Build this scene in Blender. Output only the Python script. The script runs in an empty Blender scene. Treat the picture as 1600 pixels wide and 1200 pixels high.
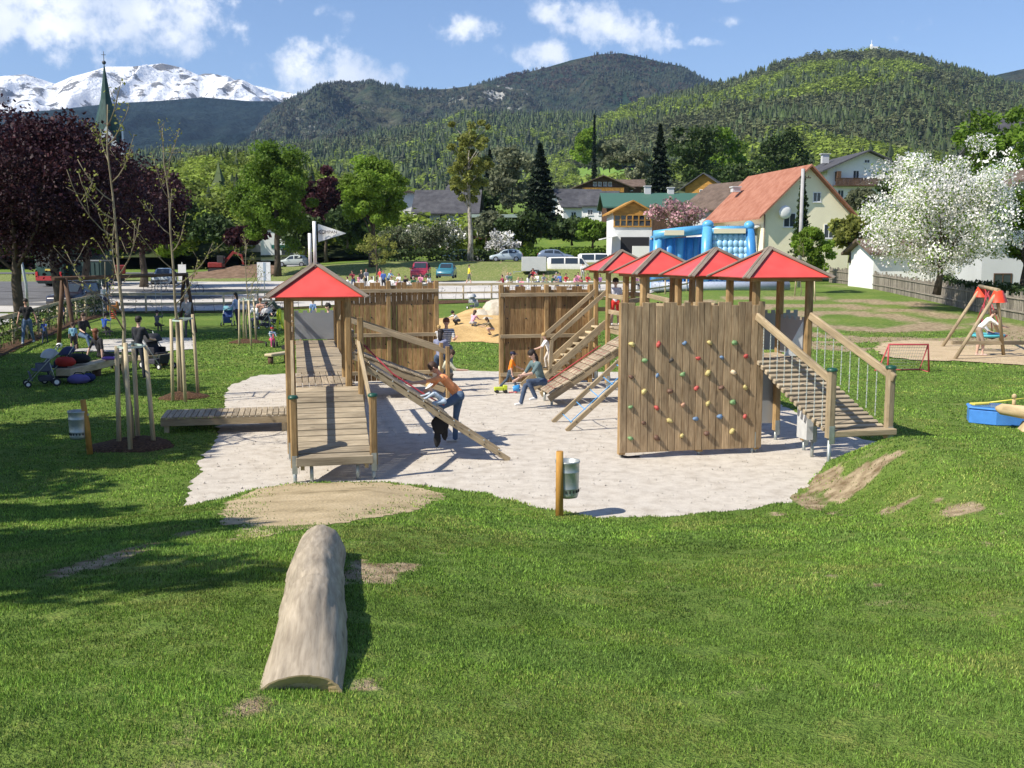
import bpy, bmesh, math, random
import numpy as np
from mathutils import Vector, Matrix
R_ = math.radians
rng = np.random.default_rng(7)
random.seed(7)
sc = bpy.context.scene
COL = sc.collection

# ------------------------------------------------------------ camera
TH = math.atan(200 / 1600)
CAMZ = 3.43
cam = bpy.data.cameras.new("camera")
cam.lens = 36.0; cam.sensor_width = 36.0
cam.clip_start = 0.1; cam.clip_end = 30000
camo = bpy.data.objects.new("camera", cam)
COL.objects.link(camo)
camo.location = (0, 0, CAMZ)
camo.rotation_euler = (math.pi / 2 - TH, 0, 0)
sc.camera = camo

# ------------------------------------------------------------ exposure
sc.view_settings.view_transform = 'Standard'
sc.view_settings.look = 'None'
sc.view_settings.exposure = 0.62
sc.view_settings.gamma = 1.0
sc.view_settings.use_curve_mapping = False

# ------------------------------------------------------------ sun
SUNV = Vector((-0.85, -0.45, 1.0)).normalized()       # towards the sun
SUN_EL = math.asin(SUNV.z)
sl = bpy.data.lights.new("sun", 'SUN')
sl.energy = 4.7; sl.angle = R_(0.53); sl.color = (1.0, 0.93, 0.80)
so = bpy.data.objects.new("sun", sl); COL.objects.link(so)
so.rotation_euler = SUNV.to_track_quat('Z', 'Y').to_euler()
so.location = (-30, -20, 40)

# ------------------------------------------------------------ world: sky and clouds
w = bpy.data.worlds.new("World"); sc.world = w; w.use_nodes = True
nt = w.node_tree; N = nt.nodes; Lk = nt.links
N.clear()
out = N.new('ShaderNodeOutputWorld'); bg = N.new('ShaderNodeBackground')
sky = N.new('ShaderNodeTexSky'); sky.sky_type = 'NISHITA'; sky.sun_disc = False
sky.sun_elevation = SUN_EL
sky.sun_rotation = math.atan2(SUNV.x, SUNV.y)
sky.altitude = 500; sky.air_density = 1.0; sky.dust_density = 0.6; sky.ozone_density = 2.0
bg.inputs[1].default_value = 0.094
tc = N.new('ShaderNodeTexCoord')

def ray(u, v):
    dx = u - 800.0
    dy = math.cos(TH) * 1600 + math.sin(TH) * (600 - v)
    dz = -math.sin(TH) * 1600 + math.cos(TH) * (600 - v)
    return Vector((dx / dy, 1.0, dz / dy))

def P(u, v, Y):
    d = ray(u, v)
    return Vector((d.x * Y, Y, CAMZ + d.z * Y))

def m_(op, a, b=None, c=None, clamp=False, tree=None):
    t = tree or nt
    n = t.nodes.new('ShaderNodeMath'); n.operation = op; n.use_clamp = clamp
    for i, x in enumerate((a, b, c)):
        if x is None: continue
        if isinstance(x, (int, float)): n.inputs[i].default_value = x
        else: t.links.new(x, n.inputs[i])
    return n.outputs[0]

# cumulus clouds: soft lumps at given directions, broken up by noise
sep = N.new('ShaderNodeSeparateXYZ'); Lk.new(tc.outputs['Generated'], sep.inputs[0])
ax = m_('DIVIDE', sep.outputs[0], m_('MAXIMUM', sep.outputs[1], 0.05))
az = m_('DIVIDE', sep.outputs[2], m_('MAXIMUM', sep.outputs[1], 0.05))
clouds = [  # u, v, half width, half height (in thousandths of the distance)
    (90, 16, 230, 62), (215, 26, 170, 56), (20, 5, 110, 60), (300, 10, 90, 40), (475, 112, 72, 46), (455, 95, 45, 32), (575, 120, 42, 24), (530, 125, 50, 20),
    (722, 38, 46, 24), (740, 30, 30, 20), (835, 84, 52, 18), (888, 18, 68, 18), (960, 44, 62, 24), (1003, 58, 44, 20),
    (925, 32, 50, 22), (388, 34, 16, 12), (528, 17, 22, 10), (1090, 67, 36, 8), (1132, 32, 18, 7), (258, 70, 16, 9), (1128, -3, 26, 7)]
fld = None
nz = N.new('ShaderNodeTexNoise'); nz.inputs['Scale'].default_value = 30; nz.inputs['Detail'].default_value = 9; nz.inputs['Roughness'].default_value = 0.6
nz2 = N.new('ShaderNodeTexNoise'); nz2.inputs['Scale'].default_value = 9; nz2.inputs['Detail'].default_value = 4
Lk.new(tc.outputs['Generated'], nz.inputs['Vector']); Lk.new(tc.outputs['Generated'], nz2.inputs['Vector'])
for (u, v, hw, hh) in clouds:
    d = ray(u, v)
    ex = m_('MULTIPLY', m_('SUBTRACT', ax, d.x), 1600.0 / hw)
    ez = m_('MULTIPLY', m_('SUBTRACT', az, d.z), 1600.0 / hh)
    r2 = m_('ADD', m_('MULTIPLY', ex, ex), m_('MULTIPLY', ez, ez))
    a_ = min(1.0, max(.45, hw / 55.0)); g = m_('SUBTRACT', a_ - (1 - a_) * .35, m_('MULTIPLY', r2, a_))
    fld = g if fld is None else m_('MAXIMUM', fld, g)
fld = m_('MAXIMUM', fld, -3.0)
dens = m_('ADD', m_('MULTIPLY', m_('MAXIMUM', fld, -1.6), 0.62), m_('MULTIPLY', m_('SUBTRACT', nz.outputs[0], 0.5), 4.8))
dens = m_('ADD', dens, m_('MULTIPLY', m_('SUBTRACT', nz2.outputs[0], 0.5), 0.8))
mask = N.new('ShaderNodeMapRange'); mask.inputs[1].default_value = -0.35; mask.inputs[2].default_value = 1.0
mask.interpolation_type = 'SMOOTHSTEP'
Lk.new(dens, mask.inputs[0])
front = m_('GREATER_THAN', sep.outputs[1], 0.1)
mk = m_('MULTIPLY', m_('MULTIPLY', mask.outputs[0], front), 0.9)
mp = N.new('ShaderNodeMapping'); mp.inputs['Location'].default_value = (0.02, 0, 0.03)
Lk.new(tc.outputs['Generated'], mp.inputs[0])
nz3 = N.new('ShaderNodeTexNoise'); nz3.inputs['Scale'].default_value = 14; nz3.inputs['Detail'].default_value = 5
Lk.new(mp.outputs[0], nz3.inputs['Vector'])
cr = N.new('ShaderNodeValToRGB')
cr.color_ramp.elements[0].position = 0.35; cr.color_ramp.elements[0].color = (6.2, 6.8, 7.8, 1)
cr.color_ramp.elements[1].position = 0.62; cr.color_ramp.elements[1].color = (10.0, 10.0, 10.0, 1)
Lk.new(nz3.outputs[0], cr.inputs[0])
tint = N.new('ShaderNodeMix'); tint.data_type = 'RGBA'; tint.blend_type = 'MULTIPLY'; tint.inputs[0].default_value = 1.0
Lk.new(sky.outputs[0], tint.inputs[6]); tint.inputs[7].default_value = (0.93, 0.98, 1.10, 1)
mix = N.new('ShaderNodeMix'); mix.data_type = 'RGBA'
Lk.new(mk, mix.inputs[0]); Lk.new(tint.outputs[2], mix.inputs[6]); Lk.new(cr.outputs[0], mix.inputs[7])
Lk.new(mix.outputs[2], bg.inputs[0]); Lk.new(bg.outputs[0], out.inputs[0])

# ------------------------------------------------------------ helpers
def tag(o, label=None, cat=None, group=None, kind=None):
    if label: o['label'] = label
    if cat: o['category'] = cat
    if group: o['group'] = group
    if kind: o['kind'] = kind
    return o

def empty(name, loc=(0, 0, 0), rz=0.0, label=None, cat=None, group=None, kind=None, parent=None):
    o = bpy.data.objects.new(name, None); COL.objects.link(o)
    o.location = loc; o.rotation_euler = (0, 0, rz); o.empty_display_size = 0.2
    if parent: o.parent = parent
    return tag(o, label, cat, group, kind)

def vnoise(x, y, s=1.0, seed=0):
    x = np.asarray(x, float) / s; y = np.asarray(y, float) / s
    xi = np.floor(x).astype(np.int64); yi = np.floor(y).astype(np.int64)
    fx = x - xi; fy = y - yi
    fx = fx * fx * (3 - 2 * fx); fy = fy * fy * (3 - 2 * fy)
    def hsh(a, b):
        n = (a * 374761393 + b * 668265263 + seed * 974711) & 0xffffffff
        n = ((n ^ (n >> 13)) * 1274126177) & 0xffffffff
        return ((n ^ (n >> 16)) & 0xffff) / 65535.0
    return (hsh(xi, yi) * (1 - fx) + hsh(xi + 1, yi) * fx) * (1 - fy) + (hsh(xi, yi + 1) * (1 - fx) + hsh(xi + 1, yi + 1) * fx) * fy

def fnoise(x, y, s=1.0, seed=0, oct=4):
    a = 0; amp = 0.5; tot = 0
    for k in range(oct):
        a = a + amp * vnoise(x, y, s / (2 ** k), seed + k * 17); tot += amp; amp *= 0.5
    return a / tot

def SS(t):
    t = np.clip(t, 0, 1)
    return t * t * (3 - 2 * t)

class MB:
    """collects shapes into one mesh"""
    def __init__(s):
        s.v = []; s.f = []; s.uv = []; s.t = []; s.m = []; s.sm = []
    def face(s, idx, uv=None, tint=1.0, mat=0, smooth=False):
        s.f.append(tuple(idx)); s.t.append(tint); s.m.append(mat); s.sm.append(smooth)
        s.uv.append(uv if uv else [(0.0, 0.0)] * len(idx))
    def box(s, c, size, rot=None, tint=None, mat=0, taper=None):
        """box centred on c; rot is a 3x3 matrix"""
        if tint is None: tint = 1.0
        hx, hy, hz = size[0] / 2, size[1] / 2, size[2] / 2
        c = Vector(c); b = len(s.v); la = max(range(3), key=lambda i: size[i])
        ro = random.random() * 9, random.random() * 9
        pts = []
        for z in (-1, 1):
            k = 1.0 if (taper is None or z < 0) else taper
            for (x, y) in ((-1, -1), (1, -1), (1, 1), (-1, 1)):
                p = Vector((x * hx * k, y * hy * k, z * hz)); pts.append(p)
                s.v.append(tuple(c + (rot @ p if rot is not None else p)))
        for q in ((0, 3, 2, 1), (4, 5, 6, 7), (0, 1, 5, 4), (1, 2, 6, 5), (2, 3, 7, 6), (3, 0, 4, 7)):
            uv = []
            for i in q:
                p = pts[i]; o = [p[j] for j in range(3) if j != la]
                uv.append((p[la] + ro[0], o[0] + o[1] * 1.37 + ro[1]))
            s.face([b + i for i in q], uv, tint, mat)
        return s
    def beam(s, a, b, w, h, up=(0, 0, 1), tint=None, mat=0):
        """rectangular bar from a to b; w across, h along up"""
        a = Vector(a); b = Vector(b); d = (b - a); L = d.length; d.normalize()
        up = Vector(up); x = d.cross(up)
        if x.length < 1e-4: x = d.cross(Vector((0, 1, 0)))
        x.normalize(); z = x.cross(d).normalized()
        M = Matrix((x, d, z)).transposed()
        return s.box((a + b) / 2, (w, L, h), M, tint, mat)
    def tube(s, pts, r, n=8, tint=1.0, mat=0, caps=True, smooth=True):
        pts = [Vector(p) for p in pts]
        rr = r if isinstance(r, (list, tuple)) else [r] * len(pts)
        b = len(s.v); prevx = None; L = 0; ro = random.random() * 9
        for i, p in enumerate(pts):
            d = (pts[min(i + 1, len(pts) - 1)] - pts[max(i - 1, 0)])
            if d.length < 1e-7: d = Vector((0, 0, 1))
            d.normalize()
            if prevx is None:
                x = d.cross(Vector((0, 0, 1)))
                if x.length < 1e-3: x = Vector((1, 0, 0))
            else:
                x = prevx - d * prevx.dot(d)
            x.normalize(); prevx = x; y = d.cross(x)
            for k in range(n):
                a = 2 * math.pi * k / n
                s.v.append(tuple(p + (x * math.cos(a) + y * math.sin(a)) * rr[i]))
        for i in range(len(pts) - 1):
            L2 = L + (pts[i + 1] - pts[i]).length
            for k in range(n):
                k2 = (k + 1) % n
                c = 2 * math.pi * max(rr[i], 1e-4) / n
                s.face((b + i * n + k, b + i * n + k2, b + (i + 1) * n + k2, b + (i + 1) * n + k),
                       [(L + ro, k * c), (L + ro, (k + 1) * c), (L2 + ro, (k + 1) * c), (L2 + ro, k * c)], tint, mat, smooth)
            L = L2
        if caps:
            s.face([b + k for k in range(n)][::-1], None, tint, mat)
            e = b + (len(pts) - 1) * n
            s.face([e + k for k in range(n)], None, tint, mat)
        return s
    def cyl(s, c, r, h, n=16, tint=1.0, mat=0, r2=None, axis=(0, 0, 1), smooth=True):
        c = Vector(c); a = Vector(axis).normalized()
        return s.tube([c, c + a * h], [r, r if r2 is None else r2], n, tint, mat, True, smooth)
    def ell(s, c, r, n=12, m=8, tint=1.0, mat=0, rot=None, noise=0.0, zmin=-1.0):
        c = Vector(c); b = len(s.v)
        for i in range(m + 1):
            ph = math.pi * i / m
            for k in range(n):
                a = 2 * math.pi * k / n
                p = Vector((math.sin(ph) * math.cos(a), math.sin(ph) * math.sin(a), max(math.cos(ph), zmin)))
                q = 1 + (random.uniform(-noise, noise) if 0 < i < m else 0)
                p = Vector((p.x * r[0] * q, p.y * r[1] * q, p.z * r[2] * q))
                if rot is not None: p = rot @ p
                s.v.append(tuple(c + p))
        for i in range(m):
            for k in range(n):
                k2 = (k + 1) % n
                s.face((b + i * n + k, b + (i + 1) * n + k, b + (i + 1) * n + k2, b + i * n + k2),
                       [(k / n, i / m), (k / n, (i + 1) / m), ((k + 1) / n, (i + 1) / m), ((k + 1) / n, i / m)], tint, mat, True)
        return s
    def prism(s, poly, a, b, tint=1.0, mat=0):
        """closed solid: outline poly (3D points) swept from offset a to offset b"""
        a = Vector(a); b = Vector(b); n = len(poly); o = len(s.v)
        for off in (a, b):
            for p in poly: s.v.append(tuple(Vector(p) + off))
        P3 = [Vector(p) for p in poly]
        ux = (P3[1] - P3[0]).normalized(); nn = Vector((0, 0, 0))
        for i in range(n): nn += (P3[i] - P3[0]).cross(P3[(i + 1) % n] - P3[0])
        if nn.length < 1e-9: nn = Vector((0, 0, 1))
        nn.normalize(); uy = nn.cross(ux)
        uvp = [((p - P3[0]).dot(ux), (p - P3[0]).dot(uy)) for p in P3]
        flip = nn.dot(b - a) > 0
        f0 = list(range(o, o + n)); f1 = list(range(o + n, o + 2 * n))
        s.face(f0[::-1] if flip else f0, uvp[::-1] if flip else uvp, tint, mat)
        s.face(f1 if flip else f1[::-1], uvp if flip else uvp[::-1], tint, mat)
        L = (b - a).length; per = 0
        for i in range(n):
            j = (i + 1) % n; e = (P3[j] - P3[i]).length
            q = [o + i, o + j, o + n + j, o + n + i]; uv = [(per, 0), (per + e, 0), (per + e, L), (per, L)]
            if not flip: q = q[::-1]; uv = uv[::-1]
            s.face(q, uv, tint, mat); per += e
        return s
    def lathe(s, c, prof, n=16, tint=1.0, mat=0):
        c = Vector(c); b = len(s.v)
        for (r, z) in prof:
            for k in range(n):
                a = 2 * math.pi * k / n
                s.v.append((c.x + r * math.cos(a), c.y + r * math.sin(a), c.z + z))
        for i in range(len(prof) - 1):
            for k in range(n):
                k2 = (k + 1) % n
                s.face((b + i * n + k, b + i * n + k2, b + (i + 1) * n + k2, b + (i + 1) * n + k),
                       [(k / n, i), ((k + 1) / n, i), ((k + 1) / n, i + 1), (k / n, i + 1)], tint, mat, True)
        return s
    def obj(s, name, mats, parent=None, loc=None, rz=None, bevel=0.0, off=None):
        me = bpy.data.meshes.new(name)
        vs = s.v
        if off is not None:
            o = Vector(off); vs = [tuple(Vector(p) - o) for p in s.v]
        me.from_pydata(vs, [], s.f)
        if not isinstance(mats, (list, tuple)): mats = [mats]
        for m in mats: me.materials.append(m)
        me.polygons.foreach_set('material_index', s.m)
        me.polygons.foreach_set('use_smooth', s.sm)
        uvl = me.uv_layers.new(name='UVMap')
        fl = []
        for q in s.uv:
            for a in q: fl.extend(a)
        uvl.data.foreach_set('uv', fl)
        at = me.attributes.new('tint', 'FLOAT', 'FACE'); at.data.foreach_set('value', s.t)
        me.update()
        o = bpy.data.objects.new(name, me); COL.objects.link(o)
        if parent is not None: o.parent = parent
        if loc is not None: o.location = loc
        if rz is not None: o.rotation_euler = (0, 0, rz)
        if bevel:
            b = o.modifiers.new('bevel', 'BEVEL'); b.width = bevel; b.segments = 1; b.limit_method = 'ANGLE'; b.angle_limit = R_(50)
        return o

def npmesh(name, verts, faces, mats, tint=None, parent=None, smooth=False, midx=None):
    """fast mesh from numpy arrays; faces (F,3) or (F,4)"""
    me = bpy.data.meshes.new(name)
    nv = len(verts); nf, k = faces.shape
    me.vertices.add(nv); me.vertices.foreach_set('co', np.ascontiguousarray(verts, np.float32).ravel())
    me.loops.add(nf * k); me.loops.foreach_set('vertex_index', np.ascontiguousarray(faces, np.int32).ravel())
    me.polygons.add(nf); me.polygons.foreach_set('loop_start', np.arange(nf, dtype=np.int32) * k)
    if not isinstance(mats, (list, tuple)): mats = [mats]
    for m in mats: me.materials.append(m)
    if midx is not None: me.polygons.foreach_set('material_index', np.asarray(midx, np.int32))
    me.polygons.foreach_set('use_smooth', np.full(nf, smooth))
    at = me.attributes.new('tint', 'FLOAT', 'FACE')
    at.data.foreach_set('value', np.ones(nf, np.float32) if tint is None else np.asarray(tint, np.float32))
    me.update(calc_edges=True); me.validate()
    o = bpy.data.objects.new(name, me); COL.objects.link(o)
    if parent is not None: o.parent = parent
    return o

def copy_tree(o, parent=None):
    c = o.copy(); COL.objects.link(c)
    if parent is not None: c.parent = parent
    for ch in list(o.children): copy_tree(ch, c)
    return c

# ------------------------------------------------------------ materials
def newmat(name):
    m = bpy.data.materials.new(name); m.use_nodes = True
    t = m.node_tree; b = t.nodes['Principled BSDF']
    return m, t, b

def C4(c): return (c[0], c[1], c[2], 1.0)

def attr_tint(t):
    a = t.nodes.new('ShaderNodeAttribute'); a.attribute_name = 'tint'; return a.outputs['Fac']

def mulcol(t, col, fac):
    mx = t.nodes.new('ShaderNodeVectorMath'); mx.operation = 'SCALE'
    t.links.new(col, mx.inputs[0]); t.links.new(fac, mx.inputs['Scale']); return mx.outputs[0]

def plain(name, c, rough=0.6, metal=0.0, var=0.12, scale=8.0, bump=0.0, spec=0.5, coat=0.0):
    m, t, b = newmat(name)
    n = t.nodes.new('ShaderNodeTexNoise'); n.inputs['Scale'].default_value = scale; n.inputs['Detail'].default_value = 5
    co = t.nodes.new('ShaderNodeTexCoord'); t.links.new(co.outputs['Object'], n.inputs['Vector'])
    r = t.nodes.new('ShaderNodeMapRange'); r.inputs[1].default_value = 0.25; r.inputs[2].default_value = 0.75
    r.inputs[3].default_value = 1 - var; r.inputs[4].default_value = 1 + var
    t.links.new(n.outputs[0], r.inputs[0])
    rgb = t.nodes.new('ShaderNodeRGB'); rgb.outputs[0].default_value = C4(c)
    f = m_('MULTIPLY', r.outputs[0], attr_tint(t), tree=t)
    t.links.new(mulcol(t, rgb.outputs[0], f), b.inputs['Base Color'])
    b.inputs['Roughness'].default_value = rough; b.inputs['Metallic'].default_value = metal
    b.inputs['Specular IOR Level'].default_value = spec
    if coat: b.inputs['Coat Weight'].default_value = coat
    if bump:
        bp = t.nodes.new('ShaderNodeBump'); bp.inputs['Strength'].default_value = bump; bp.inputs['Distance'].default_value = 0.02
        t.links.new(n.outputs[0], bp.inputs['Height']); t.links.new(bp.outputs[0], b.inputs['Normal'])
    return m

def wood(name, c1, c2, grain=22.0, rough=0.75, knots=True, grey=0.0):
    m, t, b = newmat(name)
    uv = t.nodes.new('ShaderNodeUVMap'); uv.uv_map = 'UVMap'
    mp = t.nodes.new('ShaderNodeMapping'); mp.inputs['Scale'].default_value = (1.6, grain, 1)
    t.links.new(uv.outputs[0], mp.inputs[0])
    n = t.nodes.new('ShaderNodeTexNoise'); n.inputs['Scale'].default_value = 2.0; n.inputs['Detail'].default_value = 6; n.inputs['Roughness'].default_value = 0.62
    n.inputs['Distortion'].default_value = 0.4
    t.links.new(mp.outputs[0], n.inputs['Vector'])
    cr = t.nodes.new('ShaderNodeValToRGB'); cr.color_ramp.elements[0].position = 0.3; cr.color_ramp.elements[1].position = 0.72
    cr.color_ramp.elements[0].color = C4(c1); cr.color_ramp.elements[1].color = C4(c2)
    t.links.new(n.outputs[0], cr.inputs[0]); col = cr.outputs[0]
    n2 = t.nodes.new('ShaderNodeTexNoise'); n2.inputs['Scale'].default_value = 1.3; n2.inputs['Detail'].default_value = 3
    mp2 = t.nodes.new('ShaderNodeMapping'); mp2.inputs['Scale'].default_value = (1.0, 3.0, 1)
    t.links.new(uv.outputs[0], mp2.inputs[0]); t.links.new(mp2.outputs[0], n2.inputs['Vector'])
    r = t.nodes.new('ShaderNodeMapRange'); r.inputs[1].default_value = 0.3; r.inputs[2].default_value = 0.7
    r.inputs[3].default_value = 0.72; r.inputs[4].default_value = 1.25; t.links.new(n2.outputs[0], r.inputs[0])
    f = m_('MULTIPLY', r.outputs[0], attr_tint(t), tree=t)
    if knots:
        vo = t.nodes.new('ShaderNodeTexVoronoi'); vo.inputs['Scale'].default_value = 1.0
        mp3 = t.nodes.new('ShaderNodeMapping'); mp3.inputs['Scale'].default_value = (2.6, 7.5, 1)
        t.links.new(uv.outputs[0], mp3.inputs[0]); t.links.new(mp3.outputs[0], vo.inputs['Vector'])
        k = t.nodes.new('ShaderNodeMapRange'); k.inputs[1].default_value = 0.05; k.inputs[2].default_value = 0.16
        k.inputs[3].default_value = 0.5; k.inputs[4].default_value = 1.0; t.links.new(vo.outputs['Distance'], k.inputs[0])
        f = m_('MULTIPLY', f, k.outputs[0], tree=t)
    col = mulcol(t, col, f)
    t.links.new(col, b.inputs['Base Color']); b.inputs['Roughness'].default_value = rough
    b.inputs['Specular IOR Level'].default_value = 0.3
    bp = t.nodes.new('ShaderNodeBump'); bp.inputs['Strength'].default_value = 0.35; bp.inputs['Distance'].default_value = 0.006
    t.links.new(n.outputs[0], bp.inputs['Height']); t.links.new(bp.outputs[0], b.inputs['Normal'])
    return m

def leafmat(name, c, trans=0.35, var=0.3, rough=0.6):
    m, t, b = newmat(name)
    a = attr_tint(t)
    rgb = t.nodes.new('ShaderNodeRGB'); rgb.outputs[0].default_value = C4(c)
    col = mulcol(t, rgb.outputs[0], a)
    t.links.new(col, b.inputs['Base Color']); b.inputs['Roughness'].default_value = rough
    b.inputs['Specular IOR Level'].default_value = 0.25
    tr = t.nodes.new('ShaderNodeBsdfTranslucent'); t.links.new(col, tr.inputs['Color'])
    mx = t.nodes.new('ShaderNodeMixShader'); mx.inputs[0].default_value = trans
    t.links.new(b.outputs[0], mx.inputs[1]); t.links.new(tr.outputs[0], mx.inputs[2])
    t.links.new(mx.outputs[0], t.nodes['Material Output'].inputs[0])
    return m

def ramp_mat(name, stops, scale=5.0, detail=8, rough=0.9, bump=0.3, dist=0.02, coord='Object', stretch=(1, 1, 1), nrough=0.6, fine=None):
    m, t, b = newmat(name)
    co = t.nodes.new('ShaderNodeTexCoord'); mp = t.nodes.new('ShaderNodeMapping'); mp.inputs['Scale'].default_value = stretch
    t.links.new(co.outputs[coord], mp.inputs[0])
    n = t.nodes.new('ShaderNodeTexNoise'); n.inputs['Scale'].default_value = scale; n.inputs['Detail'].default_value = detail; n.inputs['Roughness'].default_value = nrough
    t.links.new(mp.outputs[0], n.inputs['Vector'])
    cr = t.nodes.new('ShaderNodeValToRGB'); e = cr.color_ramp.elements
    e[0].position = stops[0][0]; e[0].color = C4(stops[0][1]); e[1].position = stops[-1][0]; e[1].color = C4(stops[-1][1])
    for p, c in stops[1:-1]:
        x = e.new(p); x.color = C4(c)
    t.links.new(n.outputs[0], cr.inputs[0])
    col = cr.outputs[0]; hgt = n.outputs[0]
    if fine:
        n2 = t.nodes.new('ShaderNodeTexNoise'); n2.inputs['Scale'].default_value = fine[0]; n2.inputs['Detail'].default_value = 3
        t.links.new(mp.outputs[0], n2.inputs['Vector'])
        r = t.nodes.new('ShaderNodeMapRange'); r.inputs[1].default_value = 0.3; r.inputs[2].default_value = 0.7
        r.inputs[3].default_value = 1 - fine[1]; r.inputs[4].default_value = 1 + fine[1]; t.links.new(n2.outputs[0], r.inputs[0])
        col = mulcol(t, col, r.outputs[0]); hgt = n2.outputs[0]
    t.links.new(col, b.inputs['Base Color'])
    b.inputs['Roughness'].default_value = rough; b.inputs['Specular IOR Level'].default_value = 0.2
    if bump:
        bp = t.nodes.new('ShaderNodeBump'); bp.inputs['Strength'].default_value = bump; bp.inputs['Distance'].default_value = dist
        t.links.new(hgt, bp.inputs['Height']); t.links.new(bp.outputs[0], b.inputs['Normal'])
    return m

_pc = {}
def paint(c, rough=0.55, metal=0.0, coat=0.0, var=0.08):
    k = (tuple(round(x, 3) for x in c), rough, metal, coat, var)
    if k not in _pc: _pc[k] = plain('paint', c, rough, metal, var, 6.0, 0.0, 0.5, coat)
    return _pc[k]
# ------------------------------------------------------------ shared materials
W_DECK = wood("deck_wood", (0.235, 0.185, 0.125), (0.44, 0.37, 0.265), 20)
W_POST = wood("post_wood", (0.22, 0.135, 0.055), (0.42, 0.285, 0.14), 18)
W_CLIMB = wood("weathered_wall_wood", (0.22, 0.145, 0.078), (0.47, 0.345, 0.21), 15)
W_WALL = wood("wall_wood", (0.20, 0.105, 0.038), (0.44, 0.285, 0.135), 15)
W_RAIL = wood("rail_wood", (0.25, 0.19, 0.115), (0.44, 0.35, 0.225), 20)
W_HIP = wood("hip_board_wood", (0.17, 0.14, 0.115), (0.34, 0.28, 0.22), 18)
W_PALE = wood("pale_wood", (0.42, 0.33, 0.20), (0.62, 0.52, 0.36), 16)
W_STAKE = wood("stake_wood", (0.36, 0.29, 0.18), (0.58, 0.49, 0.33), 12)
W_DARK = wood("dark_wood", (0.06, 0.035, 0.02), (0.14, 0.08, 0.05), 16)
W_ORANGE = wood("orange_wood", (0.33, 0.16, 0.03), (0.52, 0.28, 0.07), 10)
W_LOG = wood("log_wood", (0.25, 0.205, 0.15), (0.47, 0.40, 0.305), 13, knots=True)
W_CUT = wood("cut_wood", (0.45, 0.33, 0.18), (0.62, 0.48, 0.28), 3, knots=False)
RED = plain("red_panel", (0.68, 0.085, 0.07), 0.36, 0, 0.17, 3.5)
ORED = plain("orange_red_panel", (0.80, 0.06, 0.02), 0.5)
GREYP = plain("grey_panel", (0.30, 0.31, 0.32), 0.45, 0, 0.08, 3)
STEEL = plain("galvanised_steel", (0.40, 0.43, 0.42), 0.42, 0.6, 0.2, 9)
CAPG = plain("green_cap", (0.012, 0.07, 0.045), 0.4)
BLACK = plain("black_rubber", (0.018, 0.018, 0.02), 0.7)
CHAIN = plain("chain", (0.62, 0.66, 0.62), 0.5, 0.3)
WHITE = plain("white_paint", (0.80, 0.80, 0.80), 0.5)
REDROPE = plain("red_rope", (0.45, 0.05, 0.07), 0.8)
BLUEROPE = plain("blue_rope", (0.10, 0.32, 0.62), 0.8)
PURPROPE = plain("purple_rope", (0.22, 0.10, 0.22), 0.8)
GLASS = plain("window_glass", (0.03, 0.04, 0.05), 0.08, 0, 0.1, 2, 0, 0.8)

GRAVEL = ramp_mat("gravel", [(0.3, (0.44, 0.39, 0.33)), (0.5, (0.56, 0.51, 0.445)), (0.75, (0.65, 0.60, 0.53))], 4, 8, 0.95, 0.7, 0.02, fine=(95, 0.2))
SANDY = ramp_mat("sand", [(0.3, (0.42, 0.27, 0.11)), (0.7, (0.62, 0.43, 0.20))], 1.2, 8, 0.95, 0.5, 0.05, fine=(14, 0.15))
PALES = ramp_mat("pale_sand", [(0.3, (0.40, 0.30, 0.185)), (0.7, (0.55, 0.43, 0.28))], 1.2, 8, 0.95, 0.4, 0.04, fine=(14, 0.12))
SOIL = ramp_mat("trodden_soil", [(0.28, (0.21, 0.165, 0.09)), (0.45, (0.40, 0.315, 0.19)), (0.7, (0.50, 0.40, 0.255))], 1.7, 10, 0.95, 0.6, 0.03, fine=(30, 0.2))
MULCH = ramp_mat("bark_mulch", [(0.3, (0.035, 0.02, 0.013)), (0.55, (0.10, 0.055, 0.03)), (0.75, (0.24, 0.15, 0.09))], 24, 6, 0.95, 1.0, 0.04)
ASPH = ramp_mat("asphalt", [(0.3, (0.10, 0.10, 0.105)), (0.7, (0.16, 0.16, 0.165))], 0.6, 8, 0.9, 0.2, 0.01, fine=(40, 0.1))
PAVE = ramp_mat("pale_pavement", [(0.3, (0.33, 0.32, 0.32)), (0.7, (0.45, 0.44, 0.43))], 0.5, 8, 0.9, 0.2, 0.01, fine=(20, 0.1))
LOTG = ramp_mat("lot_gravel", [(0.3, (0.42, 0.40, 0.37)), (0.7, (0.60, 0.57, 0.53))], 0.3, 8, 0.95, 0.3, 0.02, fine=(6, 0.12))
ROCKM = ramp_mat("pale_rock", [(0.3, (0.33, 0.28, 0.21)), (0.7, (0.62, 0.57, 0.48))], 3, 8, 0.9, 0.8, 0.05)

# ------------------------------------------------------------ terrain
GPOLY = np.array([(-4.5, 13.6), (-3.5, 15.15), (-1.95, 15.3), (-1.0, 14.8), (-.36, 14.5), (.43, 13.7), (1.15, 13.2), (2.16, 13.3), (3.06, 13.6), (3.87, 14.1),
                  (4.2, 14.7), (4.8, 15.6), (5.5, 16.5), (6.2, 17.0), (7.2, 17.4), (6.95, 18.1), (6.6, 19.6), (6.25, 23.2), (6.1, 27), (5.2, 30.3), (0, 30.6),
                  (-4, 30.8), (-7.4, 29.6), (-7.5, 26.8), (-6.45, 22.9), (-5.45, 18.3)])

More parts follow.
